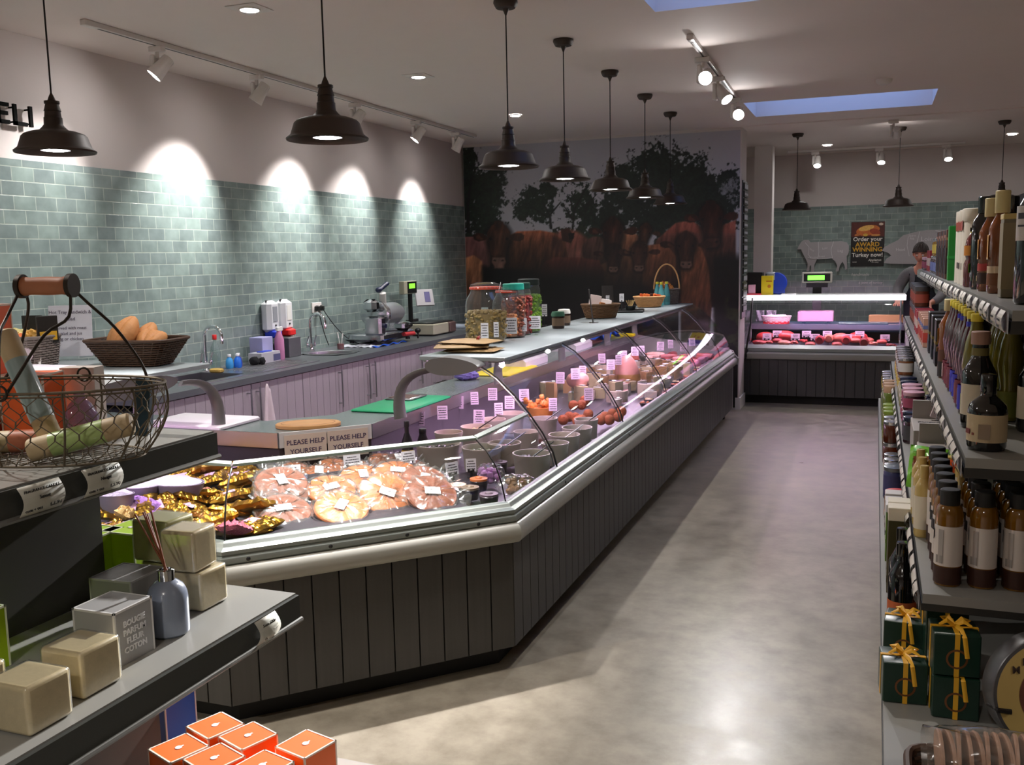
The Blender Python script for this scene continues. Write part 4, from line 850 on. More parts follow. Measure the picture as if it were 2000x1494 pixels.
pies = [  # px, py, height of the base, diameter, dark?, tilt
    (552, 1004, .66, .205, 1, .5), (548, 968, .70, .20, 1, .55), (548, 948, .735, .20, 1, .55), (665, 998, .66, .20, 0, .5), (645, 962, .69, .19, 0, .5), (752, 968, .685, .205, 0, .85), (840, 968, .675, .20, 1, .7), (826, 945, .70, .19, 1, .6),
    (708, 938, .69, .19, 0, .4), (775, 930, .70, .19, 0, .4), (573, 924, .69, .125, 0, .4), (622, 930, .675, .125, 0, .4), (650, 916, .69, .125, 0, .4), (693, 918, .68, .12, 0, .4), (745, 905, .68, .12, 0, .4), (778, 905, .68, .12, 1, .4), (800, 918, .68, .14, 1, .4)]
pc = {}
for i, (px, py, z, d, dk, tilt) in enumerate(pies):
    big = d > .15; lb = ('large ' if big else 'small ')+('dark baked' if dk else 'golden')+' round pie in clear film, '+['front row at the far left', 'leaning behind the leftmost front pie', 'topmost at the left, behind two others', 'front row, second from the left', 'second row, behind the second front pie', 'front row, third and roundest seen', 'front row at the right end', 'behind the right end front pie', 'middle of the pile, overexposed white film', 'right of the middle, overexposed white film', 'back row at the left', 'back row, second from the left', 'back row, third from the left', 'back row, fourth from the left', 'back row, fifth from the left', 'back row, sixth from the left', 'back row at the right end'][i]
    key = (d, dk, i % 2); gp = 'film wrapped pies on the corner counter'
    p = at(px, py, z=z)
    if key not in pc: o = pie(lb, d, CRUST2 if dk else CRUST, gp, big or i % 2, i); pc[key] = o
    else: o = dup(pc[key], p, 0, lb, gp)
    o.location = (p.x, p.y, z-.02); o.scale = (1.14,)*3; q = Matrix.Rotation(RW, 4, 'Z') @ Matrix.Rotation(tilt*.8, 4, 'X') @ Matrix.Rotation(i*1.1, 4, 'Z'); o.rotation_euler = q.to_euler()
MB_ = MB(); c = [wedge_pt(.06, .16, .632), wedge_pt(.88, .16, .632), wedge_pt(.88, 1.0, .70), wedge_pt(.1, 1.0, .70)]
MB_.add([tuple(p) for p in c]+[(p.x, p.y, p.z-.03) for p in c], [(0, 3, 2, 1), (4, 5, 6, 7), (0, 1, 5, 4), (1, 2, 6, 5), (2, 3, 7, 6), (3, 0, 4, 7)]); o = MB_.build('sloping_tray', INNER, None, False); tag(o, 'dark sloping tray under the wrapped pies', 'tray')
# gold foil packs in the left run and the left of the corner
golds = []
rr = random.Random(3)
gp0 = None; k = 0
spots = [(x, y) for y in (1030, 996, 966, 940, 915) for x in (215, 262, 310, 358, 406, 452, 486)]
for px, py in spots:
    px += rr.uniform(-14, 14); py += rr.uniform(-6, 6)
    if px > 480 and py < 960: continue
    if py < 925 and px < 260: continue
    z = .66+(1022-py)*.0006; p = at(px, py, z=z)
    lb = 'gold foil food pouch, row %s from the glass, %s from the left' % (nth(max(0, (1040-int(py))//29)), nth(k % 7)); k += 1
    if gp0 is None:
        gp0 = thing('foil_pouch', lb, 'food pouch', p, 0, 'gold foil pouches'); cushion(.215, .165, .05, 4, 26, 22, .006).build('pouch', GOLDF, gp0, False); MB().box((-.035, -.025, .052), (.035, .025, .0535), M=Matrix.Rotation(.12, 4, 'Y')).build('label', mat('lilac label', (196, 150, 186), .5), gp0, False); o = gp0
    else: o = dup(gp0, p, 0, lb)
    o.location = (p.x, p.y, z-.03); o.rotation_euler = (rr.uniform(.05, .45), rr.uniform(-.25, .25), rr.uniform(0, 6.2)); o.scale = (rr.uniform(.85, 1.15),)*3
for i, (px, py, c, lb, sx) in enumerate([(280, 985, (176, 120, 206), 'violet net of sweets among the gold pouches', .07), (395, 962, (232, 150, 120), 'salmon coloured foil piece among the gold pouches', .05), (240, 1000, (226, 180, 110), 'peach foil piece at the front of the gold pouches', .05), (455, 1030, (190, 90, 110), 'red and white packet by the glass corner', .06), (300, 1012, (180, 100, 210), 'violet mesh bundle low by the glass', .05)]):
    p = at(px, py, z=.70); o = cushion(sx*2, sx*1.4, .04, i+9, 12, 10).build('wrapped_packet', mat('packet %d' % i, c, .35, bump=.6, bscale=200), None); o.location = (p.x, p.y, .675); o.rotation_euler = (.5, .2, i); tag(o, lb, 'packet')
for i, (px, py, w_, lb) in enumerate([(340, 938, .15, 'large lilac oval dish beyond the gold pouches'), (265, 945, .11, 'smaller lilac oval dish left of the large one'), (225, 962, .08, 'lilac oval dish at the far left of the left counter')]):
    p = at(px, py, z=.76); t = thing('oval_dish', lb, 'dish', (p.x, p.y, .655), .2*i, 'lilac oval dishes'); MB().lathe([(.7, 0), (.97, .09), (1.0, .1), (.96, .1), (.9, .085), (0, .085)], 32, sx=w_, sy=w_*.6).build('bowl', mat('grey lilac dish', (140, 126, 150), .4), t); MB().lathe([(.9, .1), (.5, .118), (0, .12)], 28, cap=False, sx=w_, sy=w_*.6).build('contents', mat('lilac filling', (196, 176, 208), .5, bump=.8, bscale=90), t)
# stoneware pots of olives and salads
POT = mat('grey stoneware', (172, 160, 150), .4, var=.05); 
def pot(label, r, h, fill, group='stoneware pots', spoon=None):
    t = thing('stoneware_pot', label, 'pot', (0, 0, 0), 0, group)
    MB().lathe([(r*.86, 0), (r*.9, .003), (r*.97, h*.8), (r*1.02, h*.9), (r*1.03, h), (r*.97, h), (r*.92, h*.9), (r*.86, .01), (0, .01)], 36).build('pot', POT, t)
    b = MB(); rr_ = random.Random(label)
    b.lathe([(r*.92, h*.70), (0, h*.74)], 24, cap=False)
    for _ in range(22):
        a = rr_.uniform(0, 6.28); q = r*.8*rr_.random()**.5; b.ball((q*math.cos(a), q*math.sin(a), h*.74), (r*.15, r*.15, r*.12), 7, 5)
    b.build('contents', mat('filling %s' % (fill,), fill, .3, var=.3, scale=30), t)
    if spoon: MB().tube([(0, 0, h*.8), (.05, .08, h*1.15), (.07, .13, h*1.3)], [.006, .005, .005], 8, flat=.6).build('spoon', mat('spoon %s' % spoon, (225, 222, 226) if spoon == 'white' else (24, 22, 24), .35), t)
    return t
PURP = (84, 60, 74)
pots = [(1039, 884, .095, (52, 40, 44), 'with dark olives, nearest the curved glass', 'black'), (1084, 864, .072, (96, 92, 60), 'second along the glass', None), (1102, 848, .085, (140, 130, 100), 'with a white spoon handle', 'white'), (1127, 834, .085, (44, 34, 38), 'of dark slices, fourth along the glass', None), (1145, 818, .07, (110, 104, 72), 'fifth and last along the glass', 'black'),
        (941, 872, .10, (80, 84, 56), 'behind the corner glass post', None), (856, 866, .115, (58, 52, 50), 'large, behind the white tickets', None), (985, 864, .085, (120, 70, 60), 'second row, second', 'black'), (1028, 842, .07, (150, 120, 90), 'second row, middle', None), (1062, 816, .08, (90, 60, 70), 'second row, rear right', 'black'),
        (876, 843, .075, (150, 70, 60), 'back row at the left, reddish filling', None), (930, 832, .085, (206, 176, 120), 'with pale creamy filling', 'black'), (960, 818, .08, (196, 160, 140), 'back row behind the cream one', None), (996, 806, .085, (180, 140, 120), 'back row at the right', None)]
for i, (px, py, r, f, lb, sp) in enumerate(pots):
    z = .735+(.02 if i > 4 else 0)+(.02 if i > 9 else 0); p = at(px, py, z=z); h = .115
    o = pot('round grey stoneware pot '+lb, r, h, f, spoon=sp); o.location = (p.x, p.y, z-h)
# clear and bagged packs in front of the pots
for i, (px, py, s, c, lb, cm) in enumerate([(1010, 948, .075, (150, 104, 56), 'clear bag of brown morsels against the glass corner', 1), (958, 925, .06, (196, 130, 200), 'shiny lilac packet by the glass post', 0)]):
    p = at(px, py, z=.68); t = thing('bagged_food', lb, 'food bag', (p.x, p.y, .635), .6*i); bb = MB(); rr = random.Random(i)
    for _ in range(30): bb.ball((rr.uniform(-s, s)*.8, rr.uniform(-s, s)*.6, rr.uniform(.015, .06)), .017, 7, 5, jit=.15)
    bb.build('contents', mat('bag filling %d' % i, c, .4, var=.35, scale=30), t); cushion(s*2.2, s*1.7, .09, i+31, crump=.006).build('film', WRAP, t)
for i, (px, py, c, lb) in enumerate([(918, 955, (120, 98, 78), 'small round tub with brown lid before the pots'), (955, 968, (104, 84, 96), 'grey tub with pale slices on top by the glass'), (893, 950, (226, 186, 170), 'pale pink sweet in a dark tub'), (935, 938, (200, 110, 60), 'dark tub topped with an orange slice'), (975, 905, (110, 90, 104), 'dark tub behind the lilac packet')]):
    p = at(px, py, z=.68); t = thing('food_tub', lb, 'tub', (p.x, p.y, .635), 0, 'small tubs before the pots'); MB().lathe([(0, 0), (.036, 0), (.042, .045), (.04, .047)], 24).build('tub', mat('smoked tub', (58, 52, 54), .3), t); MB().lathe([(.041, .045), (.041, .055), (0, .057)], 24).ball((0, 0, .057), (.02, .015, .008), 10, 6).build('lid', mat('tub top %d' % i, c, .45, var=.25, scale=40), t)
# bottle with yellow label standing at the display back
p = at(795, 850, z=.80); lbottle('sauce_bottle', 'dark bottle with yellow label at the back of the corner counter', 'bottle', (p.x, p.y, .645), [(0, 0), (.03, 0), (.03, .12), (.012, .17), (.012, .21)], (30, 26, 30), (24, 22, 26), (.2, .23), .014, (232, 176, 40), (.03, .08), .0305)
p = at(826, 855, z=.76); lbottle('sauce_bottle', 'second dark bottle with white label at the back of the corner counter', 'bottle', (p.x, p.y, .645), [(0, 0), (.034, 0), (.034, .09), (.02, .13), (.018, .15)], (26, 20, 26), (20, 18, 22), (.14, .165), .02, (226, 216, 224), (.02, .08), .0345)
# lilac tickets standing over the pots and cheeses
tk = [(820, 818, .80), (864, 806, .81), (895, 786, .81), (927, 778, .82), (962, 770, .82), (935, 814, .80), (974, 800, .80), (995, 786, .82), (1024, 772, .82), (1080, 790, .80), (1094, 738, .86), (1124, 730, .86), (1138, 725, .86), (1176, 700, .86), (1193, 712, .86), (1208, 703, .86), (1218, 694, .86), (1240, 686, .86), (1254, 684, .86), (1150, 770, .80), (1290, 676, .86), (1310, 672, .86), (1335, 678, .84), (1352, 668, .84)]
for i, (px, py, z) in enumerate(tk):
    p = at(px, py, z=z); w_ = [.05, .06, .065][i % 3]; x = max(p.x, -2.36) if i > 9 else p.x
    ticket((x, min(p.y, 9.8), z-.14), .35+.1*((i*3) % 5-2), w_, .08, 'small price card on a clear stem, %s along the long counter' % nth(i), 'clear', (228, 204, 226), 'price cards over the long counter', lift=.10, rows=5, seed=i)
# scotch eggs, cheeses, cured meat
SC_ = mat('breadcrumb orange', (176, 92, 52), .7, var=.3, scale=60, bump=.8, bscale=200); se = None
eg = [(1100, 812), (1112, 806), (1124, 808), (1136, 812), (1120, 797), (1136, 796), (1149, 801), (1142, 787), (1128, 815), (1182, 806), (1196, 800), (1208, 806), (1190, 812), (1214, 796), (1174, 812)]
for i, (px, py) in enumerate(eg):
    p = at(px, py, z=.70); lb = 'orange breadcrumbed scotch egg, %s counted away from the pots' % nth(i)
    if se is None: se = MB().ball((0, 0, .034), (.034, .034, .034), 16, 10, jit=.03).build('scotch_egg', SC_); o = tag(se, lb, 'scotch egg', 'breadcrumbed scotch eggs')
    else: o = dup(se, p, i, lb)
    o.location = (p.x, p.y, .64+(.045 if i in (4, 5, 7) else 0))
b = MB(); rr = random.Random(8)
for _ in range(26): b.ball((rr.gauss(0, .045), rr.gauss(0, .045), abs(rr.gauss(0, .02))+.09), .018, 7, 5, jit=.2)
b.lathe([(.07, 0), (.09, .09), (0, .08)], 24); o = b.build('bowl_of_salad', mat('orange salad', (226, 140, 70), .5, var=.35, scale=30)); p = at(1055, 792, z=.76); o.location = (p.x, p.y, .665); o['kind'] = 'stuff'; tag(o, 'heaped bowl of orange salad pieces behind the pots', 'salad')
RIND = [(214, 196, 150), (226, 206, 186), (198, 150, 96), (232, 222, 212), (206, 170, 120), (188, 176, 128)]
def cheese(label, r, h, ang, col, wrap=True, lab=True):
    t = thing('cheese_wedge', label, 'cheese', (0, 0, 0), 0, 'cheeses on the long counter'); n_ = 12
    MB().prism([(0, 0)]+[(r*math.cos(-ang/2+ang*i/n_), r*math.sin(-ang/2+ang*i/n_)) for i in range(n_+1)], 0, h).build('cheese', mat('cheese %s' % (col,), col, .45, var=.10, scale=20), t, False)
    if wrap: MB().prism([(-.006, 0)]+[((r+.005)*math.cos(-ang/2-.03+(ang+.06)*i/n_), (r+.005)*math.sin(-ang/2-.03+(ang+.06)*i/n_)) for i in range(n_+1)], -.0005, h+.005).build('film', WRAP, t, False)
    if lab: MB().box((r*.55, -.025, h+.006), (r*.8, .025, h+.0075)).build('label', LAB, t, False)
    return t
cheeses = []; rr = random.Random(12); pr_c = {}
for r_ in range(13):
    for c_ in range(5):
        x, y = -1.60-.165*c_+rr.uniform(-.02, .02), 6.62+.185*r_+rr.uniform(-.03, .03)
        if c_ == 0 and y < 6.9: continue
        k = (r_*5+c_*2+r_//2) % 9; R_, h, a, q = [(.085, .07, 2.2, 1), (.10, .10, 1.1, 2), (.08, .05, 1.8, 3), (.09, .08, .9, 4), (.11, .12, 1.3, 0), (.07, .05, 6.27, 3), (.09, .06, 1.5, 5), (.10, .09, 3.1, 1), (.08, .11, 1.6, 2)][k]
        lb = 'piece of film wrapped cheese, %s across from the glass, %s along from the eggs' % (nth(c_), nth(r_))
        if k not in pr_c: o = cheese(lb, R_, h, a, RIND[q]); pr_c[k] = o
        else: o = dup(pr_c[k], (0, 0, 0), 0, lb)
        o.location = (x, y, .612+.034*(-1.45-x)+.004); o.rotation_euler.z = rr.uniform(0, 6.2); s_ = rr.uniform(.9, 1.25); o.scale = (s_*.9, s_*.9, s_)
for i in range(14):      # small dishes between the cheeses
    y = 6.7+i*.17; x = -1.535-.01*(i % 3); t = thing('deli_dish', 'small dark dish of antipasti along the glass, %s from the eggs' % nth(i), 'dish', (x, y, .612), 0, 'small dishes along the glass'); MB().lathe([(.03, 0), (.045, .03), (.04, .03), (.028, .008), (0, .008)], 20).build('dish', mat('dark dish', (40, 36, 40), .3), t)
    b = MB(); [b.ball((rr.uniform(-.025, .025), rr.uniform(-.025, .025), .026), .012, 6, 4, jit=.2) for _ in range(8)]; b.build('contents', mat('dish food %d' % (i % 3), [(200, 110, 60), (216, 190, 150), (90, 80, 46)][i % 3], .4, var=.3), t)
t = thing('ham_joint', 'tall pink ham joint standing among the cheeses', 'ham', (0, 0, 0)); p = at(1225, 715, z=.80); t.location = (p.x, p.y, .64); t.rotation_euler.z = .6
MB().lathe([(0, 0), (.09, .01), (.11, .05), (.10, .12), (.07, .19), (.035, .24), (.02, .25), (0, .252)], 28, wob=.05).build('joint', mat('ham pink', (214, 150, 140), .4, var=.25, scale=14), t); MB().lathe([(.0, .0), (.092, .006), (.112, .05), (.106, .10)], 28, cap=False).build('rind', mat('ham rind', (190, 140, 80), .4, var=.2), t)
t = thing('ham_joint', 'round pink cut ham on a stand behind the scotch eggs', 'ham', (0, 0, 0)); p = at(1128, 742, z=.80); t.location = (p.x, p.y, .64)
MB().lathe([(.05, 0), (.04, .05), (.05, .10)], 20).build('stand', glass('clear plastic'), t); MB().ball((0, 0, .16), (.085, .085, .062), 22, 14, jit=.02).build('joint', mat('ham pink', (214, 150, 140), .4), t)
rr = random.Random(21); g = 'cured meats at the far end'
for i in range(20):
    y = 9.02+(i//5)*.20+rr.uniform(-.02, .02); x = -1.58-.17*(i % 5); c = [(170, 70, 70), (206, 120, 120), (150, 50, 56), (224, 170, 160), (190, 96, 84)][i % 5]; kind = i % 3
    lb = ['red cured meat roll', 'pink sliced meat stack', 'dark salami piece'][kind]+' at the far end of the long counter, %s from the cheeses' % nth(i)
    b = MB()
    if kind == 0: b.lathe([(0, -.09), (.03, -.085), (.036, -.03), (.034, .05), (.028, .09), (0, .092)], 16, M=Matrix.Rotation(PI/2, 4, 'Y'), wob=.03)
    elif kind == 1:
        for q in range(7): b.lathe([(0, q*.006), (.055, q*.006), (.055, q*.006+.004), (0, q*.006+.005)], 18, M=Matrix.Translation((q*.008, 0, -.03)))
    else: b.lathe([(0, -.06), (.04, -.058), (.042, 0), (.04, .058), (0, .06)], 18, M=Matrix.Rotation(PI/2, 4, 'Y'))
    o = b.build('cured_meat', mat('meat %s' % (c,), c, .4, var=.3, scale=30)); o.location = (x, y, .675); o.rotation_euler.z = rr.uniform(0, 3); tag(o, lb, 'meat', g)
t = thing('price_display', 'slim green lit display box above the meats at the far end', 'display', (-1.88, 8.1, .82), .3); MB().box((-.02, -.16, -.02), (.02, .16, .03), bev=.004).build('case', BLACK, t); MB().box((.0201, -.12, -.006), (.0215, .12, .014)).build('display', mat('green display'
    , (110, 200, 50), .4), t, False)
for i, (px, py, w_) in enumerate([(1345, 618, .12), (1372, 668, .08)]):
    pass

# ================================================================ things on the pale slate shelf
ZS = 1.1905
def shelfp(px, py): return at(px, py, z=ZS)
CLIPW = glass('clear acrylic', (.97, .98, .98), 1.0)
def gjar(label, loc, r, h, lidc, fill, fh, tall=False, seed=0, wire=True, size=.024, tag_=True):
    t = thing('glass_jar', label, 'jar', loc, 0, 'large glass sweet jars')
    prof = [(0, .004), (r*.82, .002), (r*.95, .012), (r, .04), (r, h*.62), (r*.93, h*.72), (r*.74, h*.82), (r*.70, h*.86), (r*.72, h*.88)] if not tall else [(0, .004), (r*.9, .002), (r, .012), (r, h*.80), (r*.9, h*.86), (r*.84, h*.9)]
    MB().lathe(prof, 32, cap=False).build('glass', glass('jar glass', (.93, .95, .95), 1.6, .03, body=.05), t)
    rl = r*.74 if not tall else r*.88
    MB().lathe([(rl, h*.87), (rl*1.05, h*.875), (rl*1.05, h*.91), (rl, h*.915)], 32).build('seal', mat('seal %s' % (lidc,), lidc, .5), t)
    if not tall:
        MB().lathe([(rl*.98, h*.915), (rl*.98, h*.95), (rl*.6, h*.985), (0, h*.99)], 28, cap=False).build('lid', glass('jar glass'), t)
        MB().tube([(rl*1.04*math.cos(a), rl*1.04*math.sin(a), h*.9) for a in np.linspace(0, 6.28, 24)], .0016, 6).tube([(rl*1.05, -.02, h*.85), (rl*1.1, 0, h*.98), (rl*1.05, .02, h*.85)], .0016, 6).build('wire_clip', METAL, t)
    else: MB().lathe([(rl*1.04, h*.9), (rl*1.04, h*.975), (rl*.95, h*.985), (0, h*.985)], 28).build('lid', mat('seal %s' % (lidc,), lidc, .5), t)
    b = MB(); rr = random.Random(seed); n_ = 260
    b.lathe([(0, .008), (r*.9, .01), (r*.93, .04), (r*.93, h*fh-.01), (0, h*fh-.005)], 24)
    for _ in range(n_):
        a = rr.uniform(0, 6.28); side = rr.random() < .8
        q = r*.93 if side else r*.9*rr.random()**.5; z = rr.uniform(.02, h*fh) if side else h*fh
        b.ball((q*math.cos(a), q*math.sin(a), z), (size*.55*rr.uniform(.8, 1.3), size*.55, size*.5), 6, 4, jit=.15)
    b.build('contents', mat('jar filling %s' % (fill,), fill, .5, var=.3, scale=40), t)
    return t
p = shelfp(950, 668); gjar('largest glass jar, clip topped, of green and brown nuts at the shelf end', (p.x, p.y, ZS), .125, .37, (200, 70, 46), (150, 124, 66), .50, seed=1)
p = shelfp(978, 662); gjar('glass jar of orange snacks with red seal, half behind the nut jar', (p.x, p.y+.12, ZS), .095, .33, (200, 70, 46), (190, 120, 70), .45, seed=2)
p = shelfp(998, 660); gjar('tall jar of brown nuts with a teal lid', (p.x, p.y+.06, ZS), .075, .35, (30, 150, 130), (130, 66, 44), .72, True, 3)
p = shelfp(1012, 655); gjar('tall jar of red chillies with a dark green lid', (p.x, p.y+.05, ZS), .075, .35, (20, 60, 50), (130, 36, 30), .72, True, 4)
p = shelfp(1026, 651); gjar('tall jar of bright green snacks with a clip lid', (p.x, p.y+.08, ZS), .08, .37, (30, 40, 36), (110, 150, 40), .68, True, 5)
TKW = (232, 230, 232)
for i, (px, py, w_, h_, lb) in enumerate([(962, 662, .045, .09, 'price card on the front of the nut jar'), (984, 660, .03, .09, 'price card on the orange snack jar'), (1005, 655, .07, .1, 'price card before the brown nut jar'), (1024, 650, .07, .085, 'price card before the red chilli jar'), (1050, 645, .075, .085, 'price card before the green snack jar'), (1068, 635, .04, .09, 'tilted price card on a clip left of the small jars'), (1190, 615, .03, .07, 'narrow price card behind the brown basket'), (1217, 610, .04, .07, 'price card in the black dip tray'), (1333, 520, .03, .05, 'small card on the far basket handle')]):
    if i == 8: continue
    p = shelfp(px, py+8 if i < 5 else py); t = thing('price_card', lb, 'price card', (p.x+.0, p.y-.12 if i < 2 else p.y-.05, ZS), .35, 'price cards on the glass shelf')
    up = .04 if i < 5 else (.07 if i == 5 else .1)
    c = MB().box((-w_/2, -.001, up), (w_/2, .001, up+h_)).build('card', mat('ticket %s' % (TKW,), TKW, .5), t, False); s = MB(); scrib(s, w_, h_, 5, i); s.v = [(v[0], v[1], v[2]+up+h_/2) for v in s.v]; s.build('writing', INK, c, False)
    MB().box((-.004, -.002, 0), (.004, .002, up+.01)).box((-.02, -.012, 0), (.02, .012, .003)).build('clip', BLACK if i > 4 else CLIPW, t, False)
# packets of flat bread at the near end of the shelf
for i, (dx, dy, rz, lb) in enumerate([(0, .02, .1, 'lowest brown flat paper packet on the shelf end'), (-.06, .0, .35, 'middle brown flat paper packet, turned aside'), (-.03, .05, -.1, 'top brown flat paper packet under the nut jar')]):
    t = thing('paper_packet', lb, 'packet', (-2.06+dx, 4.78+dy, ZS+i*.021), rz, 'brown flat packets'); cushion(.30, .22, .022, i+50, crump=.003).build('wrapper', mat('kraft packet', (142, 114, 74), .55, var=.2), t)
t = thing('knife', 'red handled knife lying across the brown packets', 'knife', (-2.05, 4.85, ZS+.066), 1.9); MB().tube([(-.05, 0, .004), (.05, 0, .006)], [.009, .008], 8).build('handle', mat('red handle', (130, 24, 26), .4), t); MB().box((.05, -.009, .003), (.17, .009, .0045)).build('blade', METAL, t, False)
for i, (px, py, lidc, lb) in enumerate([(1088, 642, (66, 108, 84), 'small jar with green cloth lid on the glass shelf'), (1100, 636, (224, 220, 210), 'small jar with cream cloth lid behind the green lidded one')]):
    p = shelfp(px, py); t = thing('preserve_jar', lb, 'jar', (p.x, p.y+.03, ZS), 0, 'small preserve jars'); MB().lathe([(0, 0), (.042, 0), (.045, .01), (.045, .085), (.038, .1)], 24).build('jar', mat('dark preserve', (52, 34, 26), .15), t); MB().lathe([(.048, .088), (.049, .1), (.042, .12), (0, .124)], 24, wob=.05).build('lid', mat('cloth %s' % (lidc,), lidc, .9), t); MB().lathe([(.0455, .02), (.0455, .075)], 24, cap=False).build('label', mat('brown label', (120, 96, 74), .6), t)
# woven baskets
def woven(mb, path_fn, h, rows, amp=.0028, r=.0042, seg=72, mi=0, stakes=24):
    "path_fn(angle, height 0..1) -> point; rows of wavy canes over upright stakes"
    for j in range(rows):
        t_ = (j+.5)/rows; pts = []
        for k in range(seg):
            a = 2*PI*k/seg; p = path_fn(a, t_); c = Vector((p[0], p[1], 0)); n_ = c.normalized(); w_ = amp*math.sin(a*stakes/2+PI*(j % 2)); pts.append((p[0]+n_.x*w_, p[1]+n_.y*w_, p[2]))
        mb.tube(pts, r, 6, mi, closed=True)
    for k in range(stakes):
        a = 2*PI*(k+.5)/stakes; mb.tube([path_fn(a, 0), path_fn(a, .5), path_fn(a, 1)], r*.75, 5, mi)
def basket(name, label, cat, loc, rx, ry, h, flare, m_, rz=0, rect=False, rows=9, stakes=28, r=.0045):
    t = thing(name, label, cat, loc, rz)
    def f(a, u):
        q = 1-(1-u)*flare; c, s_ = math.cos(a), math.sin(a)
        if rect: k = (abs(c)**5+abs(s_)**5)**(-.2); c, s_ = c*k, s_*k
        return (rx*q*c, ry*q*s_, .004+u*h)
    b = MB(); woven(b, f, h, rows, stakes=stakes, r=r); b.build('weave', m_, t)
    b = MB(); b.grid(lambda u, v: tuple(q*(.985 if i_ < 2 else 1) for i_, q in enumerate(f(2*PI*u, v*.97))), 40, 3); b.build('lining', mat('dark wicker core', (44, 30, 20), .8) if m_ is WD else m_, t)
    b = MB(); b.add([f(2*PI*k/40, 0) for k in range(40)], [tuple(range(40))]); b.build('base', m_, t, False)
    b = MB(); b.tube([f(2*PI*k/48, 1) for k in range(48)], r*1.7, 8, closed=True); b.build('rim', m_, t)
    return t, f
WB = mat('brown wicker', (112, 80, 50), .6, var=.25, scale=40); WT = mat('tan wicker', (196, 148, 96), .6, var=.22, scale=40); WG = mat('grey brown wicker', (110, 98, 92), .7, var=.3, scale=40); WD = mat('dark wicker', (66, 42, 24), .6, var=.3, scale=40)
p = shelfp(1170, 622); t, f = basket('wicker_basket', 'brown wicker basket of leaflets and boxes on the glass shelf', 'basket', (p.x, p.y+.05, ZS), .16, .11, .11, .25, WB, .4)
for i, (dx, dy, rx_, rz_, sx, sz, c, lb) in enumerate([(-.06, 0, -.3, .5, .10, .16, (232, 214, 208), 'pale card packet leaning in the brown basket'), (.02, .02, -.5, .2, .09, .13, (236, 226, 220), 'second pale packet in the brown basket'), (.0, -.03, .15, .9, .05, .1, (196, 130, 80), 'orange brown packet in the brown basket')]):
    o = MB().box((-sx/2, -.012, 0), (sx/2, .012, sz), bev=.004).build('card_packet', mat('packet card %d' % i, c, .5)); o.location = (p.x+dx, p.y+.05+dy, ZS+.035); o.rotation_euler = (rx_, .2, rz_); tag(o, lb, 'packet', 'packets in the brown basket')
for i, (px, py, w_, h_, lb) in enumerate([(1160, 630, .02, .26, 'slim clear leaflet holder seen edge on before the basket'), (1182, 612, .09, .24, 'upright dark leaflet in a clear stand behind the basket')]):
    p = shelfp(px, py); t = thing('leaflet_stand', lb, 'leaflet stand', (p.x, p.y+(.1 if i else -.02), ZS), 1.82 if i == 0 else .5); M = Matrix.Rotation(-.12, 4, 'X'); MB().box((-.05, -.004, 0), (.05, .004, h_), M=M).build('leaflet', mat('dark leaflet', (52, 46, 46), .5), t, False); MB().box((-.054, -.007, 0), (.054, -.005, h_+.006), M=M).box((-.054, -.04, 0), (.054, .03, .003)).build('stand', CLIPW, t, False)
p = shelfp(1232, 609); t = thing('tasting_tray', 'black tasting tray with picks beyond the brown basket', 'tray', (p.x, p.y, ZS), .2); MB().box((-.12, -.16, 0), (.12, .16, .02), bev=.008).lathe([(.04, .02), (.05, .06), (.046, .06), (.036, .024)], 20, M=Matrix.Translation((0, -.08, 0))).build('tray', BLACK, t); b = MB(); rr = random.Random(5)
for _ in range(18): b.tube([(0, -.08, .025), (rr.uniform(-.04, .04), -.08+rr.uniform(-.04, .04), .11)], .0015, 4)
b.build('cocktail_sticks', mat('wood sticks', (206, 172, 112), .6), t)
p = shelfp(1268, 600); t, f = basket('wicker_basket', 'light tan wicker basket of small orange packets on the glass shelf', 'basket', (p.x, p.y, ZS), .155, .11, .10, .3, WT, .4)
for i in range(7):
    o = MB().box((-.045, -.008, 0), (.045, .008, .075), bev=.003).build('snack_packet', mat('snack pack %d' % (i % 3), [(196, 90, 46), (62, 40, 40), (214, 110, 50)][i % 3], .4)); o.location = (p.x-.07+.024*i, p.y+.03*math.sin(i*2.2), ZS+.055); o.rotation_euler = (.3*math.sin(i*1.7), .15, 1.2+.4*math.sin(i*3)); tag(o, 'small orange and brown packet in the tan basket, %s from the left' % nth(i), 'packet', 'packets in the tan basket')
p = shelfp(1309, 592); 
for i, (dx, dy, s) in enumerate([(0, 0, 1), (.02, .10, .95), (-.05, .06, .9)]):
    lbottle('mineral_bottle', 'pale teal bottle with yellow cap beside the far basket, '+['front one', 'middle one', 'left rear one'][i], 'bottle', (-2.02+dx*1.2, 9.55+dy*1.5, ZS), [(0, 0), (.034, 0), (.036, .01), (.036, .1), (.026, .15), (.014, .2), (.014, .215)], (96, 170, 176), (206, 196, 60), (.21, .235), .016, (70, 130, 130), (.03, .09), .0365, 'teal bottles', matl=mat('teal glass', (90, 160, 164), .12))
t, f = basket('gift_basket', 'tall handled wicker gift basket at the far end of the shelf', 'basket', (-2.02, 9.82, ZS), .13, .11, .15, .15, WG, .2, rows=11)
MB().tube([(.13*math.cos(a), 0, .15+.26*math.sin(a)) for a in np.linspace(0, PI, 24)], .008, 8).build('handle', WT, t)
for i in range(6):
    o = cushion(.09, .07, .05, 70+i).build('nut_bag', mat('amber bag %d' % (i % 2), [(190, 120, 60), (150, 84, 44)][i % 2], .25)); o.location = (-2.06+.03*(i % 3), 9.78+.04*(i//3), ZS+.15+.03*(i % 2)); o.rotation_euler = (1.0, .3*i, i); tag(o, 'amber bag of nuts in the far gift basket, %s in the heap' % nth(i), 'bag', 'bags in the gift basket')

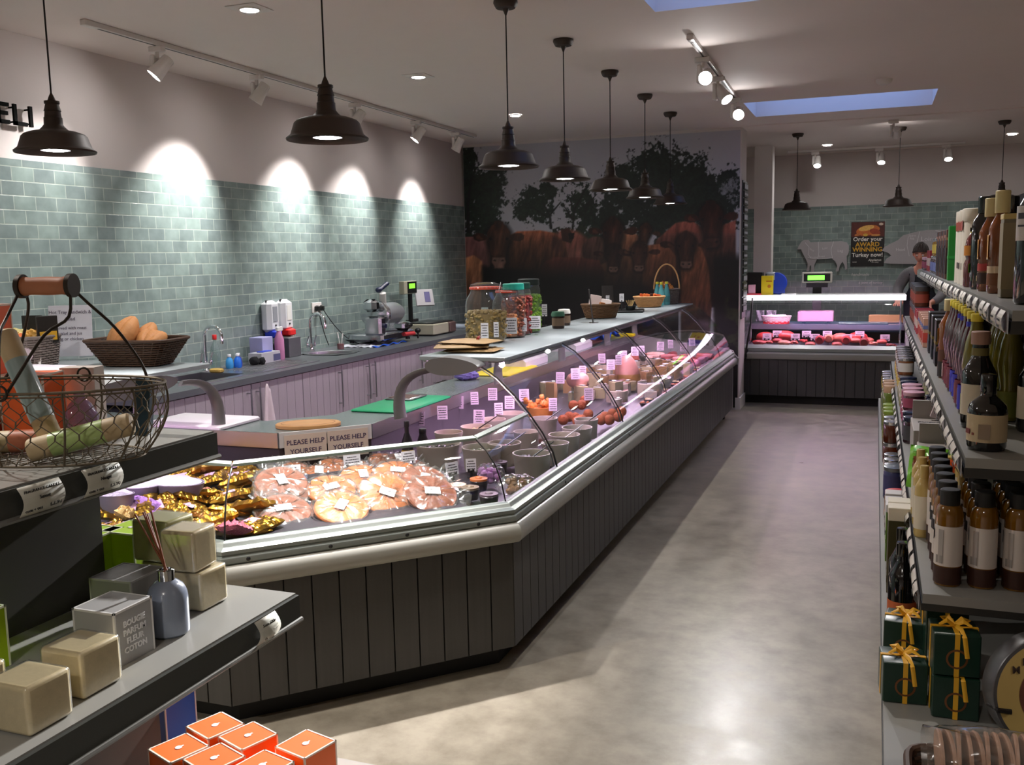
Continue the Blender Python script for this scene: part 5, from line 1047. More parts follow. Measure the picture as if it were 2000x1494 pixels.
# ================================================================ the left serving shelf
BREAD = mat('bread crust', (186, 128, 74), .65, var=.25, scale=14, bump=.4, bscale=50)
t, f = basket('bread_basket', 'dark wicker bread basket with flared sides on the left serving shelf', 'basket', (-3.53, 3.86, ZS), .235, .16, .13, .36, WD, .15, True, 11, 40)
rl = [(-.105, .0, .14, .3, 1.15, 1.3), (-.045, -.04, .155, .1, 1.15, 1.4), (.0, .06, .13, .2, 1.0, 1.15), (.04, .03, .13, .5, .95, 1.1), (.085, .03, .125, .3, .9, 1.0), (.115, .0, .125, .1, .85, 1.0)]
for i, (dx, dy, dz, rz, sx, sy) in enumerate(rl):
    b = MB(); b.grid(lambda u, v: ((math.sin(v*PI)**.6)*.055*math.cos(u*2*PI), (v-.5)*.21, (math.sin(v*PI)**.6)*.045*math.sin(u*2*PI)*(1-.22*math.exp(-((u-.25)/.03)**2))), 40, 18)
    o = b.build('bread_roll', BREAD); o.location = (-3.53+dx, 3.86+dy, ZS+dz); o.scale = (sx, sx, sy); o.rotation_euler = (.9 if i < 3 else .35, .2, rz); tag(o, ['long pale crusty roll at the left of the bread basket', 'split crusty roll standing highest in the bread basket', 'crusty roll behind the split one', 'browner roll in the middle of the bread basket', 'brown roll at the right of the bread basket', 'brown roll lying at the right front of the bread basket'][i], 'bread roll', 'rolls in the bread basket')
t = thing('menu_sign', 'white handwritten notice in a clear stand behind the wire basket', 'sign', (-4.12, 4.0, ZS), .45)
M = Matrix.Rotation(-.12, 4, 'X'); c = MB().box((-.115, -.002, .02), (.115, .0, .30), M=M, bev=0).build('paper', mat('bright paper', (246, 240, 250), .5, var=.01), t, False); MB().box((-.13, -.005, .0), (.13, -.003, .31), M=M).box((-.13, -.06, 0), (.13, .03, .004)).build('stand', CLIPW, t, False)
PK_ = mat('violet pen', (70, 58, 86), .6)
for q, (tx, z, s) in enumerate([('Hot Tray Sandwich &', .262, .026), ('Salad', .225, .026), ('Served with roast', .175, .024), ('salad and jus', .145, .024), ('Pig or chicken', .115, .024)]): text(tx, s, PK_, c, (0, -.0035+z*.12*0, z), (PI/2-.12, 0, 0)).location = M @ Vector((0, -.0028, z))
t = thing('rosette_card', 'white folded card with a grey rosette beside the notice', 'card', (-4.02, 3.62, ZS), .5)
MB().box((-.06, -.001, 0), (.06, .001, .15), M=Matrix.Rotation(-.3, 4, 'X')).build('card', CARD, t, False); MB().lathe([(0, 0), (.03, 0), (.036, .003), (.028, .005), (0, .005)], 24, M=Matrix.Translation((0, -.02, .07)) @ Matrix.Rotation(PI/2-.3, 4, 'X')).box((-.02, -.012, .0), (-.005, -.01, .05)).box((.005, -.012, 0), (.02, -.01, .05)).build('rosette', mat('rosette grey', (168, 150, 156), .5), t)
o = MB().box((-.16, -.14, 0), (.16, .14, .02), bev=.008).build('paper_stack', mat('bright paper', (246, 240, 250), .5)); o.location = (-3.86, 3.5, ZS); tag(o, 'bright white papers lying on the left serving shelf', 'papers')
t = thing('card_stand', 'small dark card stand behind the bread basket', 'stand', (-3.78, 3.98, ZS), .3); MB().box((-.03, -.01, 0), (.03, .01, .12), M=Matrix.Rotation(.2, 4, 'X'), bev=.002).box((-.035, -.04, 0), (.035, .03, .006)).build('stand', mat('slate blue', (58, 60, 76), .4), t, False)
t, f = basket('snack_basket', 'grey brown rectangular wicker basket with snack bags on the left serving shelf', 'basket', (-4.14, 3.70, ZS), .17, .12, .15, .12, WG, .2, True, 12, 36)
for i, (dx, dy, dz, c, sx, sy, rx_, lb) in enumerate([(-.05, .0, .14, (226, 214, 150), .2, .12, .8, 'cream crisp bag lying across the grey basket'), (-.02, -.05, .12, (222, 120, 70), .2, .12, .6, 'orange crisp bag under the cream one'), (.08, .02, .14, (206, 160, 80), .13, .09, .7, 'tan crisp bag at the right of the grey basket')]):
    o = cushion(sx, sy, .05, 90+i).build('crisp_bag', mat('crisp bag %d' % i, c, .35, var=.15)); o.location = (-4.14+dx, 3.70+dy, ZS+dz-.01); o.rotation_euler = (rx_, .1, .3); tag(o, lb, 'snack bag')
for i, (dx, dy, rz_, lb) in enumerate([(.02, .06, .3, 'black and yellow hanging pack standing in the grey basket'), (.15, .03, 1.3, 'black and yellow pack at the basket corner, seen edge on'), (-.16, .0, .5, 'black and yellow pack at the left, half behind the basket handle')]):
    t = thing('snack_pack', lb, 'snack pack', (-4.14+dx, 3.70+dy, ZS+.12), rz_, 'black and yellow snack packs'); MB().box((-.055, -.008, 0), (.055, .008, .14), bev=.003).build('pack', mat('black pack', (26, 24, 22), .4), t); MB().box((-.045, -.0092, .015), (.045, -.008, .06)).build('print', mat('yellow print', (196, 150, 36), .5), t, False)
# ================================================================ far meat counter
def far_counter():
    x0, x1, y0 = -1.40, .33, 10.96
    t = thing('meat_counter', 'far boarded meat counter with bright top shelf and straight glass front', 'display counter', ((x0+x1)/2, y0, 0)); B = t.location.copy()
    def fin(mb, name, m_, smooth=False): mb.v = [(p[0]-B.x, p[1]-B.y, p[2]) for p in mb.v]; return mb.build(name, m_, t, smooth)
    def ext(prof, a=x0, b=x1): n = len(prof); mb = MB(); mb.add([(x, y0+d, z) for x in (a, b) for d, z in prof], [(j, (j+1) % n, n+(j+1) % n, n+j) for j in range(n)]+[tuple(range(n-1, -1, -1)), tuple(range(n, 2*n))]); return mb
    mb = MB(); n = 17
    for j in range(n): a = x0+(x1-x0)*j/n; mb.box((a+.003, y0, .1), (a+(x1-x0)/n-.003, y0+.018, .51))
    mb.box((x0, y0+.015, .1), (x1, y0+.05, .52)); fin(mb, 'front_boards', BOARD)
    fin(MB().box((x0+.02, y0+.09, 0), (x1, y0+.14, .11)), 'plinth', PLINTH)
    fin(ext([(.02, .51), (-.03, .515), (-.045, .545), (-.048, .575), (-.03, .595), (.02, .60)]), 'bumper', CREAM_P, True)
    fin(ext([(.02, .60), (-.02, .60), (-.022, .635), (.0, .65), (.03, .672), (.09, .655), (.09, .60)]), 'rail', ALU, True)
    fin(ext([(.09, .60), (.09, .62), (.92, .66), (.92, .64)]), 'deck', DECK)
    fin(ext([(.60, .80), (.60, .86), (1.0, .86), (1.0, .80)]), 'work_surface', mat('far work surface', (120, 112, 124), .3, .5))
    fin(ext([(.88, .64), (.88, .80), (.90, .80), (.90, .64)]), 'back_lining', INNER)
    fin(ext([(.96, 0), (.96, .8), (1.0, .8), (1.0, 0)]), 'rear_panel', mat('grey rear panel', (120, 120, 122), .5))
    fin(ext([(.34, 1.185), (.34, 1.21), (.80, 1.21), (.80, 1.185)], x0-.02, x1-.01), 'top_shelf', mat('white glass shelf', (238, 236, 238), .3))
    fin(ext([(.30, 1.155), (.30, 1.212), (.345, 1.212), (.345, 1.155)], x0+.02, x1-.01), 'glowing_front', mat('glowing shelf front', (255, 252, 250), .4, emit=1.2, ecol=(1, .95, 1), var=0))  # emission added to the white shelf front for its overexposed look
    fin(MB().tube([(x0+.1, y0+.40, 1.165), (x1-.08, y0+.40, 1.165)], .012, 10), 'light_tube', TUBE_P, True)
    g = [(.03, .672), (.08, .80), (.17, .98), (.31, 1.14)]
    fin(ext(g+[(d-.006, z+.002) for d, z in g[::-1]], x0+.03, x1-.05), 'front_glass', GLASS, True)
    for x in (x0+.06, x1-.06): fin(MB().tube([(x, y0+.36, .66), (x, y0+.36, 1.18)], .010, 8), 'post', CHROME, True)
    e = [(.03, .66), (.03, .68), (.31, 1.14), (.8, 1.185), (.9, .9), (.9, .66)]
    for x in (x0+.02, x1-.04): mb = MB(); mb.add([(x, y0+d, z) for d, z in e]+[(x+.006, y0+d, z) for d, z in e], [(5, 4, 3, 2, 1, 0), (6, 7, 8, 9, 10, 11)]); fin(mb, 'end_glass', GLASS)
    e = [(0, .1), (0, .51), (-.048, .53), (-.05, .59), (.03, .66), (1.0, .86), (1.0, .1)]
    for x in (x0-.03, x1): mb = MB(); mb.add([(xx, y0+d, z) for xx in (x, x+.03) for d, z in e], [(0, 1, 2, 3, 4, 5, 6), (13, 12, 11, 10, 9, 8, 7)]+[(j, (j+1) % 7, 7+(j+1) % 7, 7+j) for j in range(7)]); fin(mb, 'end_cheek', mat('grey end moulding', (150, 146, 146), .4))
    lamp('display_tube_light', 'AREA', ((x0+x1)/2, y0+.42, 1.14), 2.6, PINK, ((x0+x1)/2, y0+.45, 0), shape='RECTANGLE', size=1.5, size_y=.06)
    # contents
    for i, (px, lb, z) in enumerate([(1578, 'hot round spotlight', 0)]): pass
    rr = random.Random(2); MEAT = [(186, 56, 58), (206, 96, 84), (160, 40, 48), (222, 130, 110), (196, 80, 70)]
    for i in range(16):
        x = x0+.16+i*.095; d = .22+.10*(i % 3); c = MEAT[i % 5]; b = MB(); k = [0, 1, 2, 0, 1, 1, 2, 3, 3, 2, 3, 0, 3, 1, 2, 1][i]
        if k == 0: b.ball((0, 0, .03), (.075, .06, .03), 14, 8, jit=.08)
        elif k == 1: [b.ball((rr.uniform(-.04, .04), rr.uniform(-.04, .04), .012+.012*(q % 2)), (.02, .016, .012), 7, 5, jit=.1) for q in range(12)]
        elif k == 2: [b.ball((0, -.03+.02*q, .015+.004*q), (.055, .012, .018), 10, 6, jit=.1) for q in range(4)]
        else: b.lathe([(0, -.06), (.045, -.058), (.052, -.02), (.05, .03), (.035, .06), (0, .062)], 18, M=Matrix.Translation((0, 0, .05)) @ Matrix.Rotation(PI/2, 4, 'X'), wob=.03)
        o = b.build('meat_cut', mat('raw meat %d' % (i % 5), c, .35, var=.35, scale=30)); o.location = (x, y0+d+.05, .632+.004*(i % 3)+d*.05); tag(o, ['flat red steak', 'heap of diced pink meat', 'row of red sliced chops', 'rolled meat joint'][k]+' in the far counter, %s from its left end' % nth(i), 'meat', 'raw meat in the far counter')
    for i, (x, z, s) in enumerate([(-.98, .10, .11), (-.36, .08, .09), (-.17, .09, .10), (-.06, .04, .06), (-1.2, .08, .10)]):
        o = MB().ball((0, 0, z*.7), (s*1.1, s*.8, s*.62), 20, 12, jit=.03).build('meat_joint', mat('joint red %d' % (i % 2), [(200, 66, 66), (214, 110, 96)][i % 2], .35, var=.3, scale=16)); o.location = (x, y0+.62, .65); tag(o, 'large red meat joint in the far counter, '+['behind the second ticket', 'left of the big right pair', 'right of the big right pair', 'small round cut before the right pair', 'at the far left end'][i], 'meat', 'meat joints in the far counter')
    for i, x in enumerate((-1.17, -1.06, -.85, -.73, -.63, -.50, -.28, -.15, .12)):
        ticket((x, y0+.50+.05*(i % 2), .66), .05, .10, .075, 'pink tinted price ticket in the far meat counter, %s from the left' % nth(i), 'black', (206, 180, 196), 'tickets in the far counter', lift=.025+.03*(i % 2), rows=3, seed=i)
    # on its work surface and top
    t2, f = basket('bread_tray', 'oval red and white plastic basket on the far work surface', 'basket', (-1.09, y0+.72, .861), .17, .11, .085, .15, mat('white red basket', (214, 190, 194), .4), rows=7, r=.004)
    MB().lathe([(.99, .0), (1.0, .03)], 32, cap=False, sx=.155, sy=.1).build('red_base', mat('red plastic', (190, 30, 40), .4), t2)
    b = MB(); rr = random.Random(4); [b.ball((rr.uniform(-.11, .11), rr.uniform(-.05, .05), .08), (.035, .03, .025), 8, 6, jit=.25) for _ in range(12)]; o = b.build('paper_bags', mat('crumpled white paper', (220, 216, 222), .7)); o.location = (-1.09, y0+.72, .861); tag(o, 'crumpled white paper in the oval red and white basket', 'paper')
    t3 = thing('counter_scale', 'pink lit scale box with a dark post and green customer display', 'scale', (-.645, y0+.80, .861)); PKB = mat('pink white casing', (180, 140, 166), .4)
    MB().box((-.20, -.1, .02), (.20, .12, .15), bev=.012).build('body', PKB, t3); MB().box((-.05, .13, .02), (.05, .17, .48)).build('post', BLACK, t3, False)
    for s in (-.15, .13): MB().box((s, -.08, 0), (s+.03, .1, .025)).build('foot', BLACK, t3, False)
    h_ = MB().box((-.17, .06, .47), (.17, .14, .60), bev=.008).build('display_head', mat('display casing', (196, 192, 180), .4), t3); MB().box((-.15, .057, .49), (.15, .061, .58)).build('bezel', BLACK, h_, False); MB().box((-.105, .0545, .505), (.085, .058, .56)).build('display', mat('far green display', (96, 230, 60), .4, emit=1.1), h_, False); MB().box((-.12, .06, .42), (.12, .15, .47)).build('neck', mat('neck purple black', (36, 28, 40), .4), t3, False)
    t4 = thing('meat_slab_board', 'long light wooden board on the far work surface', 'board', (.10, y0+.86, .861)); MB().box((-.16, -.02, 0), (.2, .02, .10), bev=.01).build('board', mat('light beech', (176, 136, 84), .5, var=.15), t4)
    o = MB().box((-.27, -.1, 0), (.27, .1, .018), bev=.006).build('steel_tray', METAL); o.location = (-.12, y0+.74, .861); tag(o, 'low flat steel tray beside the scale on the far work surface', 'tray')
    for i, (dx, w_) in enumerate([(-1.30, .10), (-1.17, .12)]):
        b = MB(); b.grid(lambda u, v: ((u-.5)*w_, .02*math.sin(u*9+v*4), v*.14+.0), 10, 8); o = b.build('paper_bag', mat('grey paper', (176, 172, 180), .7), solid=.004); o.location = (dx, y0+.93, .865); tag(o, 'grey paper sheet standing behind the oval basket, '+['left', 'right'][i], 'paper')
    z = 1.211
    t = thing('box', 'yellow box with dark lettering on the far counter top', 'box', (-1.17, y0+.50, z)); MB().box((-.07, -.04, 0), (.06, .04, .22), bev=.002).build('carton', mat('yellow carton', (232, 208, 24), .5), t); MB().lathe([(.0, 0), (.02, 0), (.02, .001), (0, .001)], 16, M=Matrix.Translation((.02, -.0405, .10)) @ Matrix.Rotation(PI/2, 4, 'X')).box((-.015, -.042, .15), (.05, -.0405, .165)).build('print', mat('orange print', (196, 120, 20), .5), t, False)
    t = thing('wipe_dispenser', 'rounded blue dispenser behind the yellow box on the far counter', 'dispenser', (-1.09, y0+.70, z)); MB().lathe([(.12, -.07), (.125, -.05), (.125, .05), (.12, .07), (0, .07)], 32, M=Matrix.Translation((0, 0, .13)) @ Matrix.Rotation(PI/2, 4, 'X')).box((-.1, -.06, 0), (.1, .06, .08), bev=.01).build('body', mat('blue dispenser', (26, 66, 190), .2, coat=.3), t); MB().box((-.125, -.075, .15), (-.0, .0, .262), bev=.02).build('grey_top', mat('dispenser grey', (150, 156, 166), .4), t)
    t = thing('till', 'black box till at the left end of the far counter', 'till', (-1.34, y0+.66, z)); MB().box((-.09, -.1, 0), (.1, .1, .26), bev=.006).build('body', BLACK, t)
    t = thing('leaflet_box', 'small pink and white card box on red leaflets at the counter end', 'box', (-1.36, y0+.44, z)); MB().box((-.02, -.03, .02), (.055, .03, .12)).build('box', mat('pink card', (226, 170, 190), .5), t, False); MB().box((-.05, -.05, 0), (.12, .05, .018)).build('leaflets', mat('red leaflet', (214, 40, 60), .5), t, False)
    o = MB().box((-.07, -.05, 0), (.09, .05, .02), bev=.004).build('tray', mat('white glass shelf', (238, 236, 238), .3)); o.location = (-.93, y0+.36, z+.0); tag(o, 'small flat white tray on the bright counter top', 'tray')
    o = MB().tube([(-1.33, y0-.02, .62), (-1.345, y0-.055, .52), (-1.34, y0-.06, .60), (-1.32, y0-.055, .75), (-1.30, y0+.02, .92), (-1.32, y0+.30, 1.18)], .010, 8).build('hose', BLACK); tag(o, 'black cable running up the left end of the far counter', 'cable')
far_counter()
# ---------------------------------------------------------------- signs on the far tiled wall
YW = YF-.021
def wallsil(name, label, pts, x, z, s, m_, mirror=1):
    t = thing(name, label, 'sign', (x, YW-.03, z)); n = len(pts)
    b = MB(); b.prism([(p[0]*s*mirror, p[1]*s) for p in pts][::mirror], 0, .012, M=Matrix.Rotation(PI/2, 4, 'X')); b.build('board', m_, t, False)
    b = MB(); [b.box((p-.01, 0, q-.01), (p+.01, .03, q+.01)) for p, q in ((-.2*s, 0), (.2*s, 0))]; b.build('spacer', METAL, t, False); return t
CHALK = mat('white chalk', (206, 204, 206), .8); SLB = mat('grey slate sign', (164, 158, 160), .6, var=.06)
def chalk(t, pts, r=.0035): MB().tube([(x, -.0155, z) for x, z in pts], r, 5).build('chalk_line', CHALK, t)
sheep = [(-.50, .20), (-.44, .30), (-.38, .335), (-.30, .33), (-.26, .28), (-.10, .285), (.15, .285), (.35, .29), (.46, .26), (.5, .18), (.5, .05), (.46, -.02), (.47, -.15), (.48, -.28), (.44, -.30), (.42, -.2), (.38, -.13), (.33, -.22), (.31, -.33), (.25, -.33), (.28, -.22), (.24, -.12), (.16, -.06), (-.12, -.07), (-.17, -.18), (-.18, -.33), (-.24, -.33), (-.235, -.2), (-.26, -.2), (-.28, -.32), (-.33, -.32), (-.30, -.17), (-.36, -.04), (-.42, .07), (-.44, .14), (-.52, .14)]
pS = at(1608, 497, y=YW-.03); t = wallsil('sheep_sign', 'flat grey sheep shaped butcher sign on the far tiled wall', sheep, pS.x, pS.z-.015, .66, SLB)
chalk(t, [(-.24, .18), (-.19, .12), (-.20, .02), (-.16, -.03)]); chalk(t, [(-.07, .19), (-.06, .05), (-.07, -.04)]); chalk(t, [(.13, .19), (.10, .08), (.12, -.04)]); chalk(t, [(-.2, -.03), (-.05, -.045), (.12, -.035)])
text('Leg', .05, CHALK, t, (.22, -.0135, .06), (PI/2, 0, 0)); text('Loin', .04, CHALK, t, (.02, -.0135, .10), (PI/2, -.2, 0)); text('Breast', .032, CHALK, t, (-.02, -.0135, -.01), (PI/2, 0, 0)); text('Neck', .032, CHALK, t, (-.15, -.0135, .08), (PI/2, .5, 0)); text('Shoulder', .028, CHALK, t, (-.12, -.0135, -.02), (PI/2, 0, 0))
pig = [(-.50, .02), (-.47, .07), (-.38, .12), (-.30, .16), (-.24, .22), (-.10, .26), (.05, .285), (.25, .285), (.40, .26), (.50, .19), (.55, .08), (.53, -.05), (.47, -.12), (.40, -.15), (.25, -.17), (.0, -.17), (-.25, -.165), (-.38, -.16), (-.47, -.15), (-.44, -.09), (-.38, -.05), (-.42, -.01)]
pP = at(1800, 485, y=YW-.03); t = wallsil('pig_sign', 'flat grey pig shaped butcher sign marked Loin on the far wall', pig, pP.x, pP.z-.04, .98, SLB)
text('Loin', .085, CHALK, t, (.06, -.0135, .16), (PI/2, 0, 0)); text('Head', .055, CHALK, t, (-.26, -.0135, .03), (PI/2, 0, 0)); text('Spare\nRib', .04, CHALK, t, (-.12, -.0135, .19), (PI/2, 0, 0)); text('Leg', .06, CHALK, t, (.35, -.0135, .10), (PI/2, 0, 0))
chalk(t, [(-.17, .20), (-.18, .08), (-.15, -.06)], .004); chalk(t, [(-.03, .26), (-.06, .12), (-.04, 0)], .004); chalk(t, [(.16, .265), (.24, .25), (.31, .24)], .005); chalk(t, [(.24, .24), (.2, .12)], .004)
for s, px, py in ((.09, 1680, 536), (.075, 1700, 552)): text(['handmade', 'a joint of turkey'][s < .08], s*.62, CHALK, None, at(px, py, y=YW-.002), (PI/2, 0, 0), sh=.2, name='chalk_writing')
for i, o in enumerate([o for o in C.objects if o.name.startswith('chalk_writing')]): tag(o, 'faint chalk handwriting on the far tiles, '+['upper line', 'lower line'][i], 'writing')
pc0, pc1 = at(1662, 434, y=YW-.004), at(1727, 520, y=YW-.004)
t = thing('turkey_poster', 'black poster reading Order your award winning Turkey now on the far wall', 'poster', ((pc0.x+pc1.x)/2, YW-.003, (pc0.z+pc1.z)/2)); hw, hh = .213, .300
MB().box((-hw, -.001, -hh), (hw, .002, hh)).build('sheet', mat('black poster', (26, 25, 24), .35), t, False)
MB().box((-hw+.004, -.0018, .10), (hw-.004, -.001, hh-.004)).build('photo_ground', mat('roast ground', (84, 30, 20), .4, var=.6, scale=20), t, False)
def blob(name, cx, cz, rx, rz, c, y, rot=0): 
    n = 26; rr = random.Random(cx*99+cz); b = MB(); b.add([(cx+math.cos(rot)*rx*math.cos(a)-math.sin(rot)*rz*math.sin(a), y, cz+math.sin(rot)*rx*math.cos(a)+math.cos(rot)*rz*math.sin(a)) for a in [2*PI*i/n for i in range(n)]], [tuple(range(n))]); b.build(name, mat('print %s' % (c,), c, .4, var=.4, scale=40), t, False)
blob('bird', .0, .185, .15, .07, (196, 104, 40), -.0022, .15); blob('bird', -.02, .215, .10, .035, (236, 176, 90), -.0024, .2); blob('bird', .09, .165, .07, .04, (156, 60, 28), -.0026, -.3); blob('garnish', -.03, .125, .03, .018, (210, 170, 60), -.0028); blob('garnish', -.13, .13, .04, .016, (190, 110, 50), -.0028, .2); blob('garnish', .1, .12, .06, .014, (206, 140, 70), -.0028); blob('badge', .165, .265, .028, .018, (210, 190, 170), -.003)
PW = mat('poster white', (232, 228, 220), .4); PG = mat('poster gold', (214, 160, 40), .4)
text('Order your', .078, PW, t, (0, -.003, .067), (PI/2, 0, 0), bold=.0016); text('AWARD', .082, PG, t, (0, -.003, -.005), (PI/2, 0, 0), bold=.0022); text('WINNING', .082, PG, t, (0, -.003, -.073), (PI/2, 0, 0), bold=.0022); text('Turkey now!', .076, PW, t, (0, -.003, -.145), (PI/2, 0, 0), bold=.0016); text('Appleton', .044, PW, t, (.095, -.003, -.215), (PI/2, 0, 0), sh=.3, bold=.0006); text('farm shop', .022, PW, t, (.10, -.003, -.245), (PI/2, 0, 0), sh=.3); text('hello@', .018, PW, t, (-.16, -.003, -.238), (PI/2, 0, 0))

# ---------------------------------------------------------------- the assistant behind the far counter
def skin(name, pts, edges, m_, parent, root=0, lev=2):
    me = bpy.data.meshes.new(name); me.from_pydata([p[:3] for p in pts], edges, []); o = bpy.data.objects.new(name, me); C.objects.link(o); o.parent = parent
    me.materials.append(m_); sk = o.modifiers.new('skin', 'SKIN'); sk.use_smooth_shade = True
    for i, p in enumerate(pts):
        v = me.skin_vertices[0].data[i]; r = p[3]; v.radius = r if isinstance(r, tuple) else (r, r); v.use_root = (i == root)
    s = o.modifiers.new('sub', 'SUBSURF'); s.levels = lev; s.render_levels = lev; return o
P = thing('person', 'person in a grey jumper and dark lettered apron looking down behind the far counter', 'person', (.52, 12.42, 0), -.15)
SKN = mat('skin', (206, 140, 116), .5, var=.05); JUM = mat('grey jumper', (118, 116, 118), .9, var=.12, scale=60, bump=.4, bscale=200); APR = mat('dark apron', (30, 32, 40), .7); TRS = mat('dark trousers', (38, 38, 44), .8); HAIR = mat('dark brown hair', (46, 34, 30), .6, var=.3, scale=60, bump=.6, bscale=120)
pel = (0, .0, .98)
pts = [(0, .05, .96, .12), (0, .03, 1.15, .125), (0, -.03, 1.33, .135), (0, -.08, 1.44, .08), (0, -.12, 1.51, .052), (0, -.165, 1.575, .05),
       (-.17, -.05, 1.41, .062), (-.25, -.08, 1.24, .05), (-.23, -.26, 1.12, .040), (-.20, -.42, 1.13, .030), (.17, -.05, 1.41, .062), (.26, -.10, 1.24, .05), (.22, -.32, 1.13, .040), (.14, -.46, 1.08, .030),
       (-.10, .04, .88, .092), (-.11, .0, .50, .062), (-.11, .04, .10, .042), (-.11, -.10, .04, .04), (.10, .04, .88, .092), (.11, 0, .50, .062), (.11, .04, .10, .042), (.11, -.10, .04, .04)]
ed = [(0, 1), (1, 2), (2, 3), (3, 4), (4, 5), (3, 6), (6, 7), (7, 8), (8, 9), (3, 10), (10, 11), (11, 12), (12, 13), (0, 14), (14, 15), (15, 16), (16, 17), (0, 18), (18, 19), (19, 20), (20, 21)]
# hands grown on the same body: palm, four fingers, thumb
for w_, sx, dz in ((9, -1, -.02), (13, 1, -.03)):
    b = pts[w_]; n0 = len(pts); pts.append((b[0]+.0, b[1]-.05, b[2]+dz, (.034, .018))); ed.append((w_, n0)); pts.append((b[0], b[1]-.085, b[2]+dz*1.8, (.036, .015))); ed.append((n0, n0+1))
    for q, (ox, ln) in enumerate(((-.030, .05), (-.011, .062), (.011, .058), (.030, .045))):
        n1 = len(pts); pts.append((b[0]+ox, b[1]-.105-ln*.4, b[2]+dz*2.2-.01, .009)); pts.append((b[0]+ox*1.1, b[1]-.105-ln, b[2]+dz*2.2-.03, .0075)); ed += [(n0+1, n1), (n1, n1+1)]
    n1 = len(pts); pts.append((b[0]-sx*.04, b[1]-.07, b[2]+dz-.01, .011)); pts.append((b[0]-sx*.055, b[1]-.11, b[2]+dz-.03, .009)); ed += [(n0, n1), (n1, n1+1)]
skin('body', pts, ed, SKN, P)
jp = [(0, .05, .93, .155), (0, .03, 1.15, .155), (0, -.03, 1.33, .165), (0, -.085, 1.455, .085), (-.175, -.05, 1.405, .082), (-.255, -.08, 1.24, .066), (-.235, -.26, 1.12, .054), (-.21, -.38, 1.128, .042), (.175, -.05, 1.405, .082), (.265, -.10, 1.24, .066), (.225, -.32, 1.13, .054), (.17, -.42, 1.095, .042)]
skin('jumper', jp, [(0, 1), (1, 2), (2, 3), (3, 4), (4, 5), (5, 6), (6, 7), (3, 8), (8, 9), (9, 10), (10, 11)], JUM, P)
skin('trousers', [(0, .05, .98, .14), (-.10, .04, .86, .11), (-.11, .0, .50, .08), (-.11, .04, .10, .065), (.10, .04, .86, .11), (.11, 0, .50, .08), (.11, .04, .10, .065)], [(0, 1), (1, 2), (2, 3), (0, 4), (4, 5), (5, 6)], TRS, P)
for s in (-1, 1): MB().box((s*.11-.05, -.2, 0), (s*.11+.05, .1, .08), bev=.03).build('shoe', BLACK, P)
b = MB(); b.grid(lambda u, v: ((u-.5)*(.26+.14*min(1, max(0, (v-.22)*5)))*(1), .05-.205-.06*math.sin(v*PI*.5+.4)*(1-.0)+.22*(u-.5)**2*2+.06*v, 1.40-.72*v), 16, 24); b.build('apron', APR, P, solid=.006)
MB().tube([(-.12, -.15, 1.40), (-.10, -.08, 1.49), (-.06, -.01, 1.52), (.06, -.01, 1.52), (.10, -.08, 1.49), (.12, -.15, 1.40)], .012, 6, flat=.4).build('apron_strap', APR, P)
text('FARM', .06, mat('apron print', (150, 150, 160), .7), P, (0, -.21, 1.27), (PI/2, 0, 0)); text('Fresh', .06, mat('apron print', (150, 150, 160), .7), P, (.02, -.225, 1.18), (PI/2, 0, 0), sh=.3)
# head tilted down
HM = Matrix.Translation((0, -.205, 1.655)) @ Matrix.Rotation(.42, 4, 'X')
def hs(p): return HM @ Vector(p)
b = MB()
def headf(u, v):
    a = 2*PI*u; t_ = PI*v; x, y, z = math.sin(t_)*math.cos(a), math.sin(t_)*math.sin(a), -math.cos(t_)
    jaw = .72+.28*min(1, (z+1)/.9); X_, Y_, Z_ = x*.078*jaw, y*.098*(.82+.18*min(1, (z+1)/.9)), z*.118
    f = max(0, -y)
    Y_ -= f*.018*math.exp(-(x/.20)**2)*math.exp(-((z+.12)/.22)**2)*1.6; Y_ += f*.010*(math.exp(-((abs(x)-.38)/.16)**2)*math.exp(-((z-.08)/.12)**2)); Y_ -= f*.006*math.exp(-(x/.3)**2)*math.exp(-((z+.48)/.08)**2); Y_ -= f*.006*math.exp(-(x/.35)**2)*math.exp(-((z+.85)/.12)**2)
    return hs((X_, Y_, Z_))
b.grid(headf, 40, 28); hd = b.build('head', SKN, P)
for s in (-1, 1):
    MB().ball(hs((s*.031, -.083, .010)), .012, 10, 8).build('eye', mat('eye white', (220, 216, 212), .3), hd); MB().ball(hs((s*.031, -.093, .008)), .0052, 8, 6).build('iris', BLACK, hd)
    MB().ball(hs((s*.08, .0, -.005)), (.010, .018, .028), 10, 8).build('ear', SKN, hd); MB().tube([hs((s*.016, -.094, .036)), hs((s*.034, -.094, .041)), hs((s*.052, -.082, .034))], .004, 6).build('eyebrow', HAIR, hd)
MB().tube([hs((-.022, -.090, -.058)), hs((0, -.098, -.055)), hs((.022, -.090, -.058))], [.003, .005, .003], 8).build('mouth', mat('lips', (168, 90, 84), .5), hd)
b = MB()
def hairf(u, v):
    a = 2*PI*u; back = .5+.5*math.sin(a); t_ = PI*(1-v*(.36+.24*back)); x, y, z = math.sin(t_)*math.cos(a), math.sin(t_)*math.sin(a), -math.cos(t_); n_ = 1+.03*math.sin(a*11+v*9)+.02*math.sin(a*23)
    return hs((x*.088*n_, y*.108*n_+.002, z*.130*n_))
b.grid(hairf, 44, 14); b.build('hair', HAIR, hd, solid=.008)
